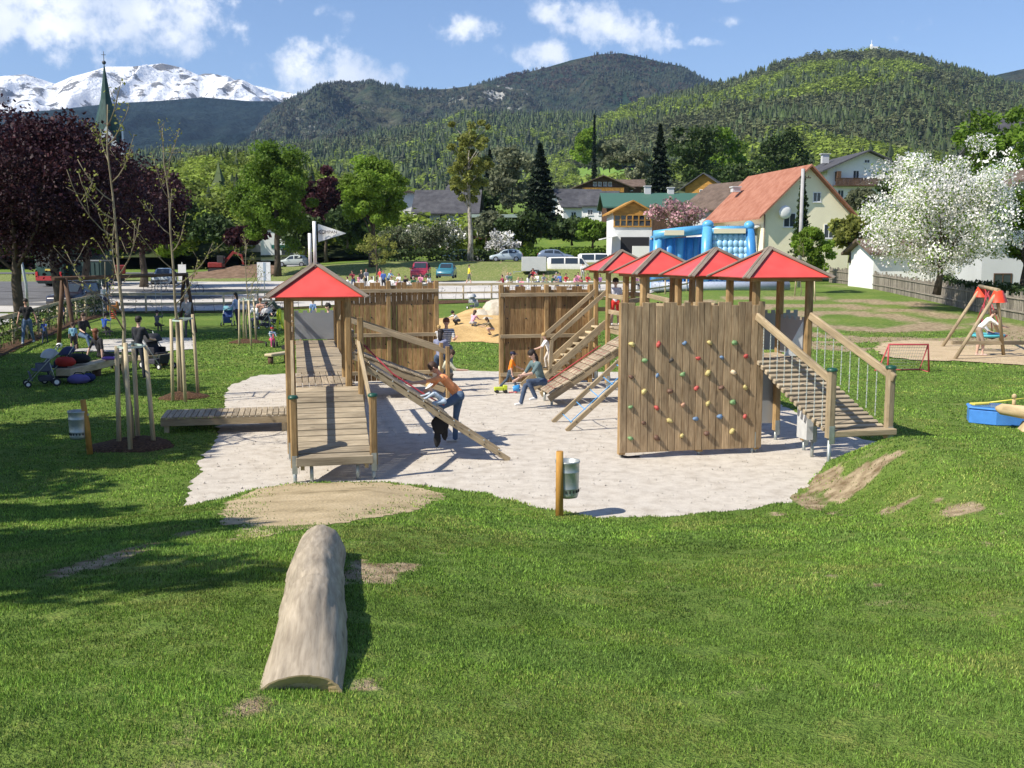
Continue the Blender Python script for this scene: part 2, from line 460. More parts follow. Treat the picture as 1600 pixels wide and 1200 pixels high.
def sdf(poly, x, y):
    """signed distance, negative inside"""
    x = np.asarray(x, float); y = np.asarray(y, float)
    d = np.full(x.shape, 1e9); ins = np.zeros(x.shape, bool); n = len(poly)
    for i in range(n):
        a = poly[i]; b = poly[(i + 1) % n]; e = b - a
        t = np.clip(((x - a[0]) * e[0] + (y - a[1]) * e[1]) / (e @ e), 0, 1)
        d = np.minimum(d, np.hypot(x - a[0] - t * e[0], y - a[1] - t * e[1]))
        c = ((a[1] > y) != (b[1] > y)) & (x < (b[0] - a[0]) * (y - a[1]) / (b[1] - a[1] + 1e-12) + a[0])
        ins ^= c
    return np.where(ins, -d, d)

YG = np.array([(-60, 15), (-9, 15), (-5, 13.8), (-3.5, 14.9), (-1.95, 15.2), (-1.0, 14.7), (.43, 13.6), (1.15, 13.2), (3.06, 13.5), (4.2, 14.0), (12, 15), (60, 16)])

def Hfar(x, y):
    lot = 0.85 * SS((y - 58) / 34.0)
    bank = 1.9 * SS((y - 104 - 0.02 * x) / 12.0)
    bl = np.clip((x + 40) / 25.0, 0, 1)
    bank = bank * (0.25 + 0.75 * bl)
    rise = np.where(x / np.maximum(y, 1) > -0.06, 0.085, 0.085 - 0.07 * np.clip((-0.06 - x / np.maximum(y, 1)) / 0.25, 0, 1))
    vill = rise * np.clip(y - 128, 0, 240) * SS((y - 128) / 60.0)
    right = 1.0 * SS((y - 42) / 48.0) * SS((x - 3) / 12.0)
    return np.maximum(lot, right) + bank + vill + 0.02 * np.clip(y - 95, 0, 60) * SS((x - 10) / 20)

def H(x, y, fine=True):
    x = np.asarray(x, float); y = np.asarray(y, float)
    yg = np.interp(x, YG[:, 0], YG[:, 1])
    t = np.clip(yg - y, 0, 14)
    z = 0.138 * t * SS(t / 2.2 + 0.12)
    z = np.minimum(z, 1.8)
    z = z * (1 - SS((np.abs(x) - 10) / 16) * 0.75)
    z = z + 0.80 * SS((x - 4.15) / 1.6) * (1 - SS((x - 7.6) / 4.5)) * SS((y - 9.5) / 4.5) * (1 - SS((y - 14.5) / 2.6))
    z = z + 0.06 * np.exp(-(((x + 2.6) / 1.8) ** 2 + ((y - 14.3) / 0.8) ** 2))
    z = z + Hfar(x, y)
    z = z + 0.05 * (fnoise(x, y, 3.3, 3, 3) - 0.5) + 0.03
    if fine:
        near = (y < 32) & (y > 10) & (np.abs(x) < 10)
        d = np.where(near, sdf(GPOLY, x, y) if x.size < 4e5 else 1.0, 1.0)
        d = d + 0.22 * (fnoise(x, y, 0.5, 5, 3) - 0.5) + 0.20 * (fnoise(x, y, 0.17, 15, 2) - 0.5)
        k = SS((d + 0.12) / 0.24)
        z = np.where(near, z * k + (-0.05) * (1 - k), z)
    return z

def Hz(x, y): return float(H(np.array([x]), np.array([y]))[0])

def G(u, v, it=60):
    """where the line of sight through (u, v) meets the ground"""
    d = ray(u, v); lo, hi = 2.5, 400.0; Y = lo
    ys = np.concatenate([np.arange(2.5, 40, .05), np.arange(40, 300, .5)]); z = H(d.x * ys, ys); f = CAMZ + d.z * ys - z
    k = np.argmax(f < 0) if (f < 0).any() else len(ys) - 1
    return Vector((d.x * ys[k], ys[k], z[k]))

def axis(a0, a1, step, far, grow=1.12):
    mid = list(np.arange(a0, a1 + 1e-6, step)); s = step; hi = [mid[-1]]
    while hi[-1] < far[1]: s = min(s * grow, 60); hi.append(hi[-1] + s)
    s = step; lo = [mid[0]]
    while lo[-1] > far[0]: s = min(s * grow, 60); lo.append(lo[-1] - s)
    return np.array(lo[1:][::-1] + mid + hi[1:])

gx = axis(-9.5, 10.5, 0.11, (-2600, 2600)); gy = axis(3.5, 32, 0.12, (-60, 2600), 1.06)
XX, YY = np.meshgrid(gx, gy)
sh = XX.shape
flat = np.abs(XX) + 0 * YY
ZZ = H(XX.ravel()[:], YY.ravel()[:], fine=False).reshape(sh)
nearm = (YY < 32) & (YY > 10) & (np.abs(XX) < 10)
ZZ[nearm] = H(XX[nearm], YY[nearm])
idx = np.arange(sh[0] * sh[1]).reshape(sh)
q = np.stack([idx[:-1, :-1], idx[:-1, 1:], idx[1:, 1:], idx[1:, :-1]], -1).reshape(-1, 4)

def blob(x, y, cx, cy, rx, ry, rot=0.0):
    c, s = math.cos(rot), math.sin(rot); dx = x - cx; dy = y - cy
    return np.exp(-(((dx * c + dy * s) / rx) ** 2 + ((-dx * s + dy * c) / ry) ** 2))

WORN = []
for (u, v, ru, rv, rot, amp) in [(392, 1098, 32, 15, 0, .95), (455, 1106, 34, 8, 0, .9), (565, 1072, 30, 11, 0, .95), (600, 1084, 22, 6, 0, .7), (545, 905, 16, 26, 0, 1.0), (590, 893, 26, 9, 0, .9), (630, 886, 24, 6, 0, .85), (600, 912, 30, 7, 0, .7), (715, 915, 16, 5, 0, .8),
      (100, 893, 36, 7, 0, .9), (160, 878, 34, 7, 0, .95), (205, 862, 26, 6, 0, .85), (265, 842, 34, 6, 0, .8), (300, 832, 18, 4, 0, .7), (360, 845, 20, 6, 0, .8), (1252, 782, 16, 9, 0, 1.0), (1275, 756, 20, 11, 0, .95), (1300, 738, 20, 8, 0, .85),
      (1345, 738, 30, 7, 0, .85), (1330, 768, 34, 9, 0, .95), (1395, 716, 34, 6, 0, .85), (1372, 726, 16, 4, 0, .8), (1415, 746, 16, 5, 0, .7), (1380, 800, 16, 6, 0, .8), (1460, 785, 14, 5, 0, .7), (1520, 790, 30, 10, 0, .75), (1500, 800, 22, 8, 0, .8), (1575, 808, 14, 5, 0, .7),
      (1280, 900, 34, 6, 0, .75), (1440, 842, 18, 5, 0, .7), (1475, 858, 20, 5, 0, .65), (1160, 905, 26, 5, 0, .65), (1370, 916, 26, 6, 0, .7), (1540, 850, 22, 5, 0, .7), (1350, 885, 20, 4, 0, .6), (1310, 805, 22, 7, 0, .7), (1218, 803, 20, 5, 0, .75), (1420, 786, 26, 5, 0, .65), (610, 855, 20, 4, 0, .7), (470, 750, 20, 4, 0, .6)]:
    c = G(u, v); y1 = G(u, v - rv).y; y0 = G(u, v + rv).y; WORN.append((c.x, c.y, 1.25 * ru * c.y / 1600, max(.09, abs(y1 - y0) * .8), rot, amp))

def bare(x, y):
    """how worn the turf is, 0 green to 1 bare"""
    n = fnoise(x, y, 0.55, 21, 4); n2 = fnoise(x, y, 2.3, 31, 3)
    b = 0.35 * SS((fnoise(x, y, 0.33, 8, 3) - 0.60) / 0.12) * SS((n2 - 0.42) / 0.2) * (x > -1.5)
    m = 0
    for (cx, cy, rx, ry, rot, amp) in WORN:
        k = (np.abs(x - cx) < 3 * max(rx, ry)) & (np.abs(y - cy) < 3 * max(rx, ry)); g = np.zeros(x.shape); g[k] = blob(x[k], y[k], cx, cy, rx, ry, rot) * amp; m = m + g
    nf = fnoise(x, y, 0.20, 61, 2); nh = fnoise(x, y, 0.07, 62, 1)
    b = b + 0.95 * SS((m * (0.8 * n + 1.0 * nf + 0.55 * nh) - 0.52) / 0.42)
    # the looping cart tracks on the right-hand lawn
    r = np.hypot((x - 17.5) / 1.0, (y - 52) / 1.6)
    tr = (np.minimum(np.abs(r - 3.2), np.minimum(np.abs(r - 6.6), np.abs(r - 10.4))) < 0.72) & (x > 7.5) & (y > 34) & (y < 80) & (x < 25.5)
    tr2 = (np.abs(y - 40.5 - 0.7 * np.sin(x * 0.5)) < 0.5) & (x > 7) & (x < 22)
    b = b + (tr | tr2) * 1.0 * SS((fnoise(x, y, 1.7, 77, 3) - 0.16) / 0.3)
    b = b + 0.42 * SS((y - 94) / 8) * SS((128 - y) / 6) * (x > -60) + 0.26 * SS((y - 34) / 12) * SS((x - 4) / 6) * (y < 95) * fnoise(x, y, 4, 12, 3) * 2
    return np.clip(b, 0, 1)

verts = np.stack([XX, YY, ZZ], -1).reshape(-1, 3)
BV = bare(verts[:, 0], verts[:, 1])

def turf_mat():
    m, t, b = newmat("turf")
    a = t.nodes.new('ShaderNodeAttribute'); a.attribute_name = 'bare'
    co = t.nodes.new('ShaderNodeTexCoord')
    def noise(s, d, st=(1, 1, 1)):
        mp = t.nodes.new('ShaderNodeMapping'); mp.inputs['Scale'].default_value = st
        t.links.new(co.outputs['Object'], mp.inputs[0])
        n = t.nodes.new('ShaderNodeTexNoise'); n.inputs['Scale'].default_value = s; n.inputs['Detail'].default_value = d; n.inputs['Roughness'].default_value = 0.65
        t.links.new(mp.outputs[0], n.inputs['Vector']); return n.outputs[0]
    n1 = noise(0.35, 6); n2 = noise(5.0, 8); n3 = noise(38, 3)
    cr = t.nodes.new('ShaderNodeValToRGB'); e = cr.color_ramp.elements
    e[0].position = 0.3; e[0].color = (0.075, 0.145, 0.025, 1); e[1].position = 0.72; e[1].color = (0.28, 0.29, 0.08, 1)
    x = e.new(0.52); x.color = (0.15, 0.225, 0.045, 1)
    mm = m_('ADD', m_('MULTIPLY', n1, 0.45, tree=t), m_('MULTIPLY', n2, 0.55, tree=t), tree=t)
    t.links.new(mm, cr.inputs[0])
    r = t.nodes.new('ShaderNodeMapRange'); r.inputs[1].default_value = 0.3; r.inputs[2].default_value = 0.7; r.inputs[3].default_value = 0.65; r.inputs[4].default_value = 1.35
    t.links.new(n3, r.inputs[0])
    col = mulcol(t, cr.outputs[0], r.outputs[0])
    cs = t.nodes.new('ShaderNodeValToRGB'); cs.color_ramp.elements[0].color = (0.19, 0.135, 0.075, 1); cs.color_ramp.elements[1].color = (0.50, 0.40, 0.26, 1)
    cs.color_ramp.elements[0].position = 0.35; cs.color_ramp.elements[1].position = 0.65
    t.links.new(n2, cs.inputs[0])
    mx = t.nodes.new('ShaderNodeMix'); mx.data_type = 'RGBA'
    f = t.nodes.new('ShaderNodeMapRange'); f.inputs[1].default_value = 0.3; f.inputs[2].default_value = 0.75
    t.links.new(m_('ADD', a.outputs['Fac'], m_('MULTIPLY', m_('SUBTRACT', n2, 0.5, tree=t), 0.7, tree=t), tree=t), f.inputs[0])
    ff = m_('MULTIPLY', f.outputs[0], m_('MINIMUM', m_('MULTIPLY', a.outputs['Fac'], 4.0, tree=t), 1.0, tree=t), tree=t)
    t.links.new(ff, mx.inputs[0]); t.links.new(col, mx.inputs[6]); t.links.new(cs.outputs[0], mx.inputs[7])
    t.links.new(mx.outputs[2], b.inputs['Base Color']); b.inputs['Roughness'].default_value = 0.95; b.inputs['Specular IOR Level'].default_value = 0.1
    bp = t.nodes.new('ShaderNodeBump'); bp.inputs['Strength'].default_value = 0.9; bp.inputs['Distance'].default_value = 0.05
    t.links.new(m_('ADD', n3, n2, tree=t), bp.inputs['Height']); t.links.new(bp.outputs[0], b.inputs['Normal'])
    return m
TURF = turf_mat()
lawn = npmesh("lawn", verts, q, TURF, smooth=True); tag(lawn, "wide green lawn rolling down from the viewer to the playground", "lawn", kind='structure')
ba = lawn.data.attributes.new('bare', 'FLOAT', 'POINT'); ba.data.foreach_set('value', BV.astype(np.float32))

def drape(name, poly, mat, dz=0.02, step=1.0, label=None, cat="ground", kind='structure', jag=0.0, bump=None):
    poly = [tuple(p) for p in poly]
    if jag:
        pp = []
        for i in range(len(poly)):
            a = np.array(poly[i]); b = np.array(poly[(i + 1) % len(poly)]); L = np.hypot(*(b - a)); n = max(1, int(L / (jag * 1.5)))
            nn = np.array([-(b - a)[1], (b - a)[0]]) / max(L, 1e-6)
            for k in range(n):
                c = a + (b - a) * k / n; pp.append(tuple(c + nn * random.uniform(-jag, jag) * (1 if k else 0.4)))
        poly = pp
    bm = bmesh.new(); vs = [bm.verts.new((p[0], p[1], 0)) for p in poly]; bm.faces.new(vs)
    bmesh.ops.triangulate(bm, faces=bm.faces[:])
    for ax in (0, 1):
        lo = min(p[ax] for p in poly); hi = max(p[ax] for p in poly); k = math.floor(lo / step) * step
        while k < hi:
            nrm = (1, 0, 0) if ax == 0 else (0, 1, 0)
            bmesh.ops.bisect_plane(bm, geom=bm.verts[:] + bm.edges[:] + bm.faces[:], plane_co=(k, 0, 0) if ax == 0 else (0, k, 0), plane_no=nrm)
            k += step
    bmesh.ops.triangulate(bm, faces=bm.faces[:])
    bm.verts.ensure_lookup_table()
    xs = np.array([v.co.x for v in bm.verts]); ys = np.array([v.co.y for v in bm.verts])
    zs = H(xs, ys) + dz
    if bump: zs = zs + bump(xs, ys)
    for v, z in zip(bm.verts, zs): v.co.z = z
    me = bpy.data.meshes.new(name); bm.to_mesh(me); bm.free(); me.materials.append(mat)
    for p in me.polygons: p.use_smooth = True
    if me.polygons and sum(p.normal.z for p in me.polygons) < 0: me.flip_normals()
    o = bpy.data.objects.new(name, me); COL.objects.link(o)
    return tag(o, label, cat, kind=kind)

# gravel: a sheet under the turf's edge, seen where the turf is cut away
gxx = np.arange(-8.2, 8.2, 0.1); gyy = np.arange(12.6, 31.6, 0.1)
GX, GY = np.meshgrid(gxx, gyy); GZ = 0.012 * (fnoise(GX, GY, 1.3, 44, 3) - 0.5) + 0.022 * (fnoise(GX, GY, 0.42, 46, 2) - 0.5) - 0.006
gi = np.arange(GX.size).reshape(GX.shape)
gq = np.stack([gi[:-1, :-1], gi[:-1, 1:], gi[1:, 1:], gi[1:, :-1]], -1).reshape(-1, 4)
gravel = npmesh("gravel_bed", np.stack([GX, GY, GZ], -1).reshape(-1, 3), gq, GRAVEL, smooth=True)
tag(gravel, "pale gravel surface under the wooden play castle", "gravel", kind='structure')

def UV0(u, v, z=0.0):
    d = ray(u, v); Y = (z - CAMZ) / d.z
    return (d.x * Y, Y)

EARTH = np.array([tuple(G(u, v))[:2] for u, v in [(345, 802), (362, 780), (405, 764), (450, 757), (520, 755), (600, 755), (650, 762), (695, 772), (690, 782), (655, 796), (600, 808), (550, 815), (500, 824), (440, 834), (395, 842), (368, 838), (378, 820), (350, 822)]])
drape("worn_earth", EARTH, SOIL, 0.004, 0.11, "patch of trodden sandy earth at the foot of the ramp", jag=0.05)

# stones scattered on the gravel edge
SANDP = np.array([UV0(u, v) for u, v in [(640, 538), (650, 515), (680, 499), (740, 493), (790, 496), (850, 503), (880, 520), (860, 537), (790, 540), (740, 536)]])
sand = drape("sand_hill", SANDP, SANDY, 0.02, 0.5,
      "heap of yellow sand between the two plank walls", jag=0.2,
      bump=lambda x, y: np.clip(SS(-sdf(SANDP, x, y) / 2.6), 0, 1) * (0.45 + 0.35 * fnoise(x, y, 1.1, 9, 4)))
drape("swing_sand", [UV0(u, v) for u, v in [(1365, 548), (1378, 538), (1420, 534), (1500, 535), (1700, 538), (1760, 560), (1700, 578), (1600, 573), (1500, 567), (1430, 566), (1385, 560)]], PALES, 0.03, 0.6,
      "pale sand under the nest swing", jag=0.12)
drape("swing_gravel", [UV0(u, v) for u, v in [(92, 551), (140, 546), (150, 533), (230, 529), (300, 530), (303, 548), (230, 553)]], LOTG, 0.03, 0.6, "grey gravel strip under the swings", jag=0.1)
drape("parking_lot", [(-66, 64), (-45, 60), (-24.3, 61.9), (-17.4, 62.9), (-5.3, 72.8), (4.5, 73.8), (9.5, 75.4), (13, 84), (15, 96), (14, 104), (-5, 104), (-25, 102), (-60, 100)], LOTG, 0.05, 2.0, "pale gravel parking lot behind the playground")
for k, (y0, y1) in enumerate(((66.5, 69.0), (72.5, 75.0), (79.5, 82.5))):  # three darker grey strips across the pale lot
    drape("grey_strip", [(-52, y0), (-20 + k, y0 + .4), (-14 + k * 2, y1 + .3), (-52, y1)], ASPH, 0.075, 2.0, "grey strip across the pale parking lot, number %s from the playground" % ("one", "two", "three")[k])
drape("road", [(-120, 66), (-42, 62), (-30, 72), (-40, 100), (-130, 110)], ASPH, 0.06, 2.5, "grey road behind the purple trees")
drape("footpath", [(-60, 30), (-21.5, 33), (-25.5, 52), (-29.5, 60), (-36, 60), (-34, 50), (-60, 50)], PAVE, 0.05, 1.5, "pale footpath outside the left fence")
drape("upper_road", [(-70, 117), (-10, 121), (22, 121), (22, 129), (-10, 130), (-70, 128)], ASPH, 0.06, 2.0, "road along the top of the grass bank")
drape("farm_lane", [(-22, 120), (-19, 120), (-30, 150), (-34, 150)], PAVE, 0.05, 2.0, "pale lane curving down through the gardens")
drape("side_lane", [(-2, 128), (-4.5, 128), (-9, 160), (-6.5, 160)], ASPH, 0.07, 2.0, "narrow asphalt lane leading to the farmhouse")

# ------------------------------------------------------------ grass blades
def make_grass():
    V = []; F = []; T = []; MI = []
    base = 0
    specs = [ # y0, y1, density, height, width
        (3.0, 5.0, 14000, 0.018, 0.0030), (5.0, 7.0, 10500, 0.019, 0.0038), (7.0, 10.0, 6200, 0.022, 0.005), (10.0, 13.5, 3000, 0.024, 0.008),
        (13.5, 20, 1500, 0.026, 0.010), (20, 31, 620, 0.030, 0.015), (31, 46, 170, 0.04, 0.026)]
    for y0, y1, den, hh, ww in specs:
        x0, x1 = -0.54 * y1 - 1.5, 0.54 * y1 + 1.5
        n = int((x1 - x0) * (y1 - y0) * den)
        x = rng.uniform(x0, x1, n); y = rng.uniform(y0, y1, n)
        k = np.abs(x) < 0.54 * y + 1.5
        x, y = x[k], y[k]
        cl = fnoise(x, y, 0.16, 51, 2)
        k = cl > rng.uniform(0.15, 0.62, len(x))
        x, y = x[k], y[k]
        z = H(x, y)
        k = z > 0.012; x, y, z = x[k], y[k], z[k]
        bb = bare(x, y); k = bb < rng.uniform(0.22, 1.12, len(x)) ** 1.15; x, y, z = x[k], y[k], z[k]
        # keep the earth patch open
        ep = EARTH
        if y1 > 10 and y0 < 16:
            d = sdf(ep, x, y); k = d > .06 - .75 * rng.uniform(0, 1, len(x)) ** 3.5 * (fnoise(x, y, .22, 88, 2) > .42); x, y, z = x[k], y[k], z[k]
        n = len(x)
        patch = fnoise(x, y, 1.1, 91, 3)
        h = hh * rng.uniform(0.45, 1.25, n) * (0.65 + 0.7 * patch)
        a = rng.uniform(0, 2 * np.pi, n); lean = rng.uniform(0.1, 0.75, n); la = rng.uniform(0, 2 * np.pi, n)
        wx = np.cos(a) * ww; wy = np.sin(a) * ww
        p0 = np.stack([x - wx, y - wy, z - 0.004], -1); p1 = np.stack([x + wx, y + wy, z - 0.004], -1)
        p2 = np.stack([x + np.cos(la) * h * lean, y + np.sin(la) * h * lean, z + h], -1)
        V.append(np.stack([p0, p1, p2], 1).reshape(-1, 3)); F.append(base + np.arange(3 * n).reshape(-1, 3)); base += 3 * n
        hue = fnoise(x, y, 0.7, 133, 3) + rng.uniform(-.16, .16, n); MI.append(np.where(hue > .68, 1, np.where(hue < .42, 2, 0)))
        T.append((0.45 + 1.05 * patch) * rng.uniform(0.3, 1.9, n))
    o = npmesh("grass", np.concatenate(V), np.concatenate(F), [GRASSM, GRASSY, GRASSB], np.concatenate(T), midx=np.concatenate(MI))
    tag(o, "short mown grass blades covering the slope", "grass", kind='stuff')
GRASSM = leafmat("grass_blade", (0.165, 0.275, 0.042), 0.25); GRASSY = leafmat("dry_grass_blade", (0.25, 0.29, 0.075), 0.25); GRASSB = leafmat("deep_grass_blade", (0.125, 0.21, 0.042), 0.25)
make_grass()
def pebbles():
    n = 5200; x = rng.uniform(-8, 7.6, n); y = rng.uniform(12.8, 30.5, n); k = sdf(GPOLY, x, y) < -0.02 + rng.exponential(.06, n) - .03; x, y = x[k], y[k]; n = len(x)
    r = rng.uniform(.005, .014, n) * (1 + (rng.random(n) < .04)); base = np.array([(1, 0, 0), (-.5, .87, 0), (-.5, -.87, 0), (.3, .3, .9), (-.4, .1, -.7)])
    v = base[None] * r[:, None, None] * rng.uniform(.6, 1.3, (n, 5, 3)) + np.stack([x, y, np.maximum(H(x, y), 0) + .004], -1)[:, None]
    f = np.array([(0, 1, 3), (1, 2, 3), (2, 0, 3), (1, 0, 4), (2, 1, 4), (0, 2, 4)])[None] + (np.arange(n) * 5)[:, None, None]
    tag(npmesh("pebbles", v.reshape(-1, 3), f.reshape(-1, 3), plain("pebble", (.50, .46, .40), .9, 0, .2, 30), np.repeat(rng.uniform(.7, 1.2, n), 6)), "loose stones scattered over the gravel", "stones", kind='stuff')
pebbles()
# ------------------------------------------------------------ play castle frame: p along the walls, q away from the viewer
CR, SR = math.cos(R_(12)), math.sin(R_(12))
def W(p, q, z=0.0): return Vector((p * CR - q * SR, p * SR + q * CR, z))
def tn(a=0.78, b=1.2): return random.uniform(a, b)

def post(name, p, q, z0, z1, s, root, o, mat=None, foot=True, cap=False, r=True):
    """square post with eased corners, optional steel foot and green cap as sub-parts"""
    m = MB(); h = s / 2; c = h * 0.62
    poly = [(p - o[0] + a, q - o[1] + b, z0) for a, b in ((h, -c), (h, c), (c, h), (-c, h), (-h, c), (-h, -c), (-c, -h), (c, -h))]
    m.prism(poly, (0, 0, 0), (0, 0, z1 - z0), tn(.85, 1.15))
    # run the grain along the post
    for i, f in enumerate(m.f):
        if len(f) == 4: m.uv[i] = [(m.v[k][2] + p * 3, (m.v[k][0] + m.v[k][1]) * 1.0) for k in f]
    x = m.obj(name, mat or W_POST, root)
    if foot and z0 > 0.02:
        f = MB(); f.cyl((p - o[0], q - o[1], -0.15), 0.03, z0 + 0.15, 10)
        f.box((p - o[0], q - o[1] - h - 0.004, z0 + 0.05), (s * 0.7, 0.006, 0.28))
        f.box((p - o[0] + h + 0.004, q - o[1], z0 + 0.05), (0.006, s * 0.7, 0.28))
        f.obj("steel_foot", STEEL, x)
    if cap:
        f = MB(); f.lathe((p - o[0], q - o[1], z1 - 0.015), [(s * .68, 0), (s * .7, 0.02), (s * .55, 0.045), (0.001, 0.055)], 14)
        f.obj("post_cap", CAPG, x)
    return x

def deck(name, p0, p1, q0, q1, z, root, o, along='p', n=None, mat=None, z1=None, th=0.045, gap=0.012, under=True):
    """boards; along='p' boards run left-right, stepping in q; z1 is the height at the far end of the stepping axis"""
    if z1 is None: z1 = z
    m = MB()
    a0, a1 = (q0, q1) if along == 'p' else (p0, p1)
    b0, b1 = (p0, p1) if along == 'p' else (q0, q1)
    n = n or max(1, round((a1 - a0) / 0.145))
    st = (a1 - a0) / n; sl = math.atan2(z1 - z, a1 - a0)
    for i in range(n):
        c = a0 + (i + .5) * st; zz = z + (z1 - z) * (i + .5) / n + random.uniform(-.003, .003)
        wd = (st - gap) / math.cos(sl)
        if along == 'p':
            Rm = Matrix.Rotation(sl, 3, 'X'); m.box(((b0 + b1) / 2 - o[0], c - o[1], zz - th / 2), (b1 - b0 + random.uniform(-.012, .012), wd, th), Rm, tn())
        else:
            Rm = Matrix.Rotation(-sl, 3, 'Y'); m.box((c - o[0], (b0 + b1) / 2 - o[1], zz - th / 2), (wd, b1 - b0 + random.uniform(-.012, .012), th), Rm, tn())
    x = m.obj(name, mat or W_DECK, root, bevel=0.006)
    if under:
        for e in (0.06, 0.94):
            j = MB()
            bb = b0 + (b1 - b0) * e
            if along == 'p': j.beam((bb - o[0], q0 - o[1], z - th - .07), (bb - o[0], q1 - o[1], z1 - th - .07), .06, .13)
            else: j.beam((p0 - o[0], bb - o[1], z - th - .07), (p1 - o[0], bb - o[1], z1 - th - .07), .06, .13)
            j.obj("joist", W_RAIL, x)
    return x

def rail(name, a, b, root, o, w=0.045, h=0.13, mat=None):
    m = MB(); m.beam((a[0] - o[0], a[1] - o[1], a[2]), (b[0] - o[0], b[1] - o[1], b[2]), w, h, tint=tn(.9, 1.1))
    return m.obj(name, mat or W_RAIL, root, bevel=0.006)

def hip_roof(p, q, b, ze, za, root, o, stain=False):
    """four-sided red panel roof with plank caps on its hips"""
    cx, cy = p - o[0], q - o[1]
    m = MB(); C = [(cx - b, cy - b, ze), (cx + b, cy - b, ze), (cx + b, cy + b, ze), (cx - b, cy + b, ze)]; A = (cx, cy, za)
    for i in range(4):
        a, c = Vector(C[i]), Vector(C[(i + 1) % 4]); n = (c - a).cross(Vector(A) - a).normalized()
        m.prism([a, c, Vector(A)], (0, 0, 0), -n * 0.018)
    rf = m.obj("roof", RED, root)
    for i in range(4):
        k = MB(); a = Vector(C[i]); A2 = Vector(A); d = (A2 - a)
        s = a - d.normalized() * 0.06 + Vector((0, 0, .014)); e = A2 + Vector((0, 0, .014))
        # two boards meeting on the ridge line
        side = d.cross(Vector((0, 0, 1))).normalized()
        up = side.cross(d).normalized()
        for sg in (-1, 1):
            m1 = s + side * sg * 0.033; m2 = e + side * sg * 0.033
            k.beam(m1 + up * 0.004, m2 + up * 0.004, .066, .022, up + side * sg * 0.32, tint=tn(.8, 1.0))
        k.obj("hip_board", W_HIP, rf)
    f = MB()
    for i in range(4):
        a, c = Vector(C[i]), Vector(C[(i + 1) % 4]); ctr = Vector((cx, cy, ze))
        a2 = a + (ctr - a) * .17; c2 = c + (ctr - c) * .17
        f.beam(a2 + Vector((0, 0, -.02)), c2 + Vector((0, 0, -.02)), .05, .11, tint=.9)
    f.obj("roof_frame", W_POST, rf)
    return rf

def plank_wall(name, p0, p1, q, z0, z1, root, o, rails=True, n=18, posts=(), label=None, mat=None, nd=.09):
    m = MB(); st = (p1 - p0) / n; pat = [1, 1, 0, 1, 1, 0, 1, 1, 0, 1, 0, 1, 1, 0, 1, 1, 0, 1, 1, 0, 1]
    for i in range(n):
        c = p0 + (i + .5) * st; t = z1 - (0 if pat[i % len(pat)] else nd)
        m.box((c - o[0], q - o[1] + random.uniform(-.003, .003), (z0 + t) / 2), (st - .008, .035, t - z0), None, tn(.84, 1.16) if mat else tn(.66, 1.3))
    if rails:
        for zz in (z1 - .55, z0 + 1.0, z0 + 1.75, z0 + .5):
            for k in range(5): m.cyl((p0 + (k + .5 + random.uniform(-.2, .2)) * (p1 - p0) / 5 - o[0], q - o[1] - .010, zz + random.uniform(-.08, .08)), .018, .022, 8, axis=(0, -1, 0), mat=1)
    x = m.obj(name, [mat or W_WALL, BLACK], root, bevel=0.004)
    if label: x['label'] = label
    if rails:
        for zz in (z1 - .22, z0 + 1.25, z0 + .22):
            r = MB(); r.box(((p0 + p1) / 2 - o[0], q - o[1] - .062, zz), (p1 - p0 - .02, .085, .10), None, tn(.95, 1.15)); r.obj("cross_rail", W_RAIL, x, bevel=.006)
    for pp in posts:
        r = MB(); r.box((pp - o[0], q - o[1] - .012, (z0 - .05 + z1 + .05) / 2), (.115, .13, z1 - z0 + .1), None, tn(.9, 1.1)); y = r.obj("wall_post", W_POST, x, bevel=.012)
    return x

# ============================================================ left castle wing
LO = (0.5, 18.0)
LW = empty("play_castle", W(*LO), R_(12), "wooden play castle wing with the white pennant on its roof, a long deck and ramp", "play castle", "wings of the wooden play castle")
for (p, q, z0, z1) in ((-.05, 15.73, .22, 1.30), (1.15, 15.73, .22, 1.30)): post("post", p, q, z0, z1, .115, LW, LO, cap=True)
for (p, q) in ((-.11, 17.45), (.88, 17.45), (.88, 18.75), (-.11, 18.75)): post("post", p, q, .12, 2.78, .115, LW, LO)
post("post", 1.07, 17.2, .12, 2.42, .10, LW, LO)
for q in (24.75, 25.85):
    post("post", -.06, q, .12, 2.68, .11, LW, LO); post("post", 1.04, q, .12, 2.68, .11, LW, LO)
hip_roof(.49, 25.3, .80, 2.64, 3.17, LW, LO)
for q in (20.4, 22.4):
    post("post", -.06, q, .12, 2.15, .10, LW, LO); post("post", 1.04, q, .12, 2.35, .10, LW, LO)
for p in (-.06, 1.04): post("post", p, 27.15, .12, 2.1, .10, LW, LO)
r_ = deck("ramp", 0.0, 1.1, 15.62, 17.4, .36, LW, LO, 'p', 13, z1=1.25)
r_['label'] = "sloping plank ramp at the near end"
b_ = MB(); b_.box((.55 - LO[0], 15.58 - LO[1], .33), (1.16, .05, .13), None, .9); b_.obj("end_board", W_DECK, r_, bevel=.008)
for e_ in (.2, .9): b_ = MB(); b_.cyl((e_ - LO[0], 15.7 - LO[1], -.1), .028, .4, 8); b_.obj("steel_foot", STEEL, r_)
deck("platform", 0.0, 1.0, 17.42, 19.6, 1.25, LW, LO, 'q', 9)
deck("walkway", 0.02, 1.0, 19.62, 27.1, 1.26, LW, LO, 'p', 50)
rail("handrail", (-.05, 15.75, 1.12), (-.05, 17.4, 2.0), LW, LO, .05, .10)
rail("handrail", (1.13, 15.75, 1.12), (1.03, 17.2, 2.0), LW, LO, .05, .10)
for q0, q1 in ((18.8, 20.35), (20.45, 22.35), (22.45, 24.7), (24.8, 27.1)):
    for zz in (1.62, 2.02): rail("handrail", (-.06, q0, zz), (-.06, q1, zz), LW, LO, .045, .11)
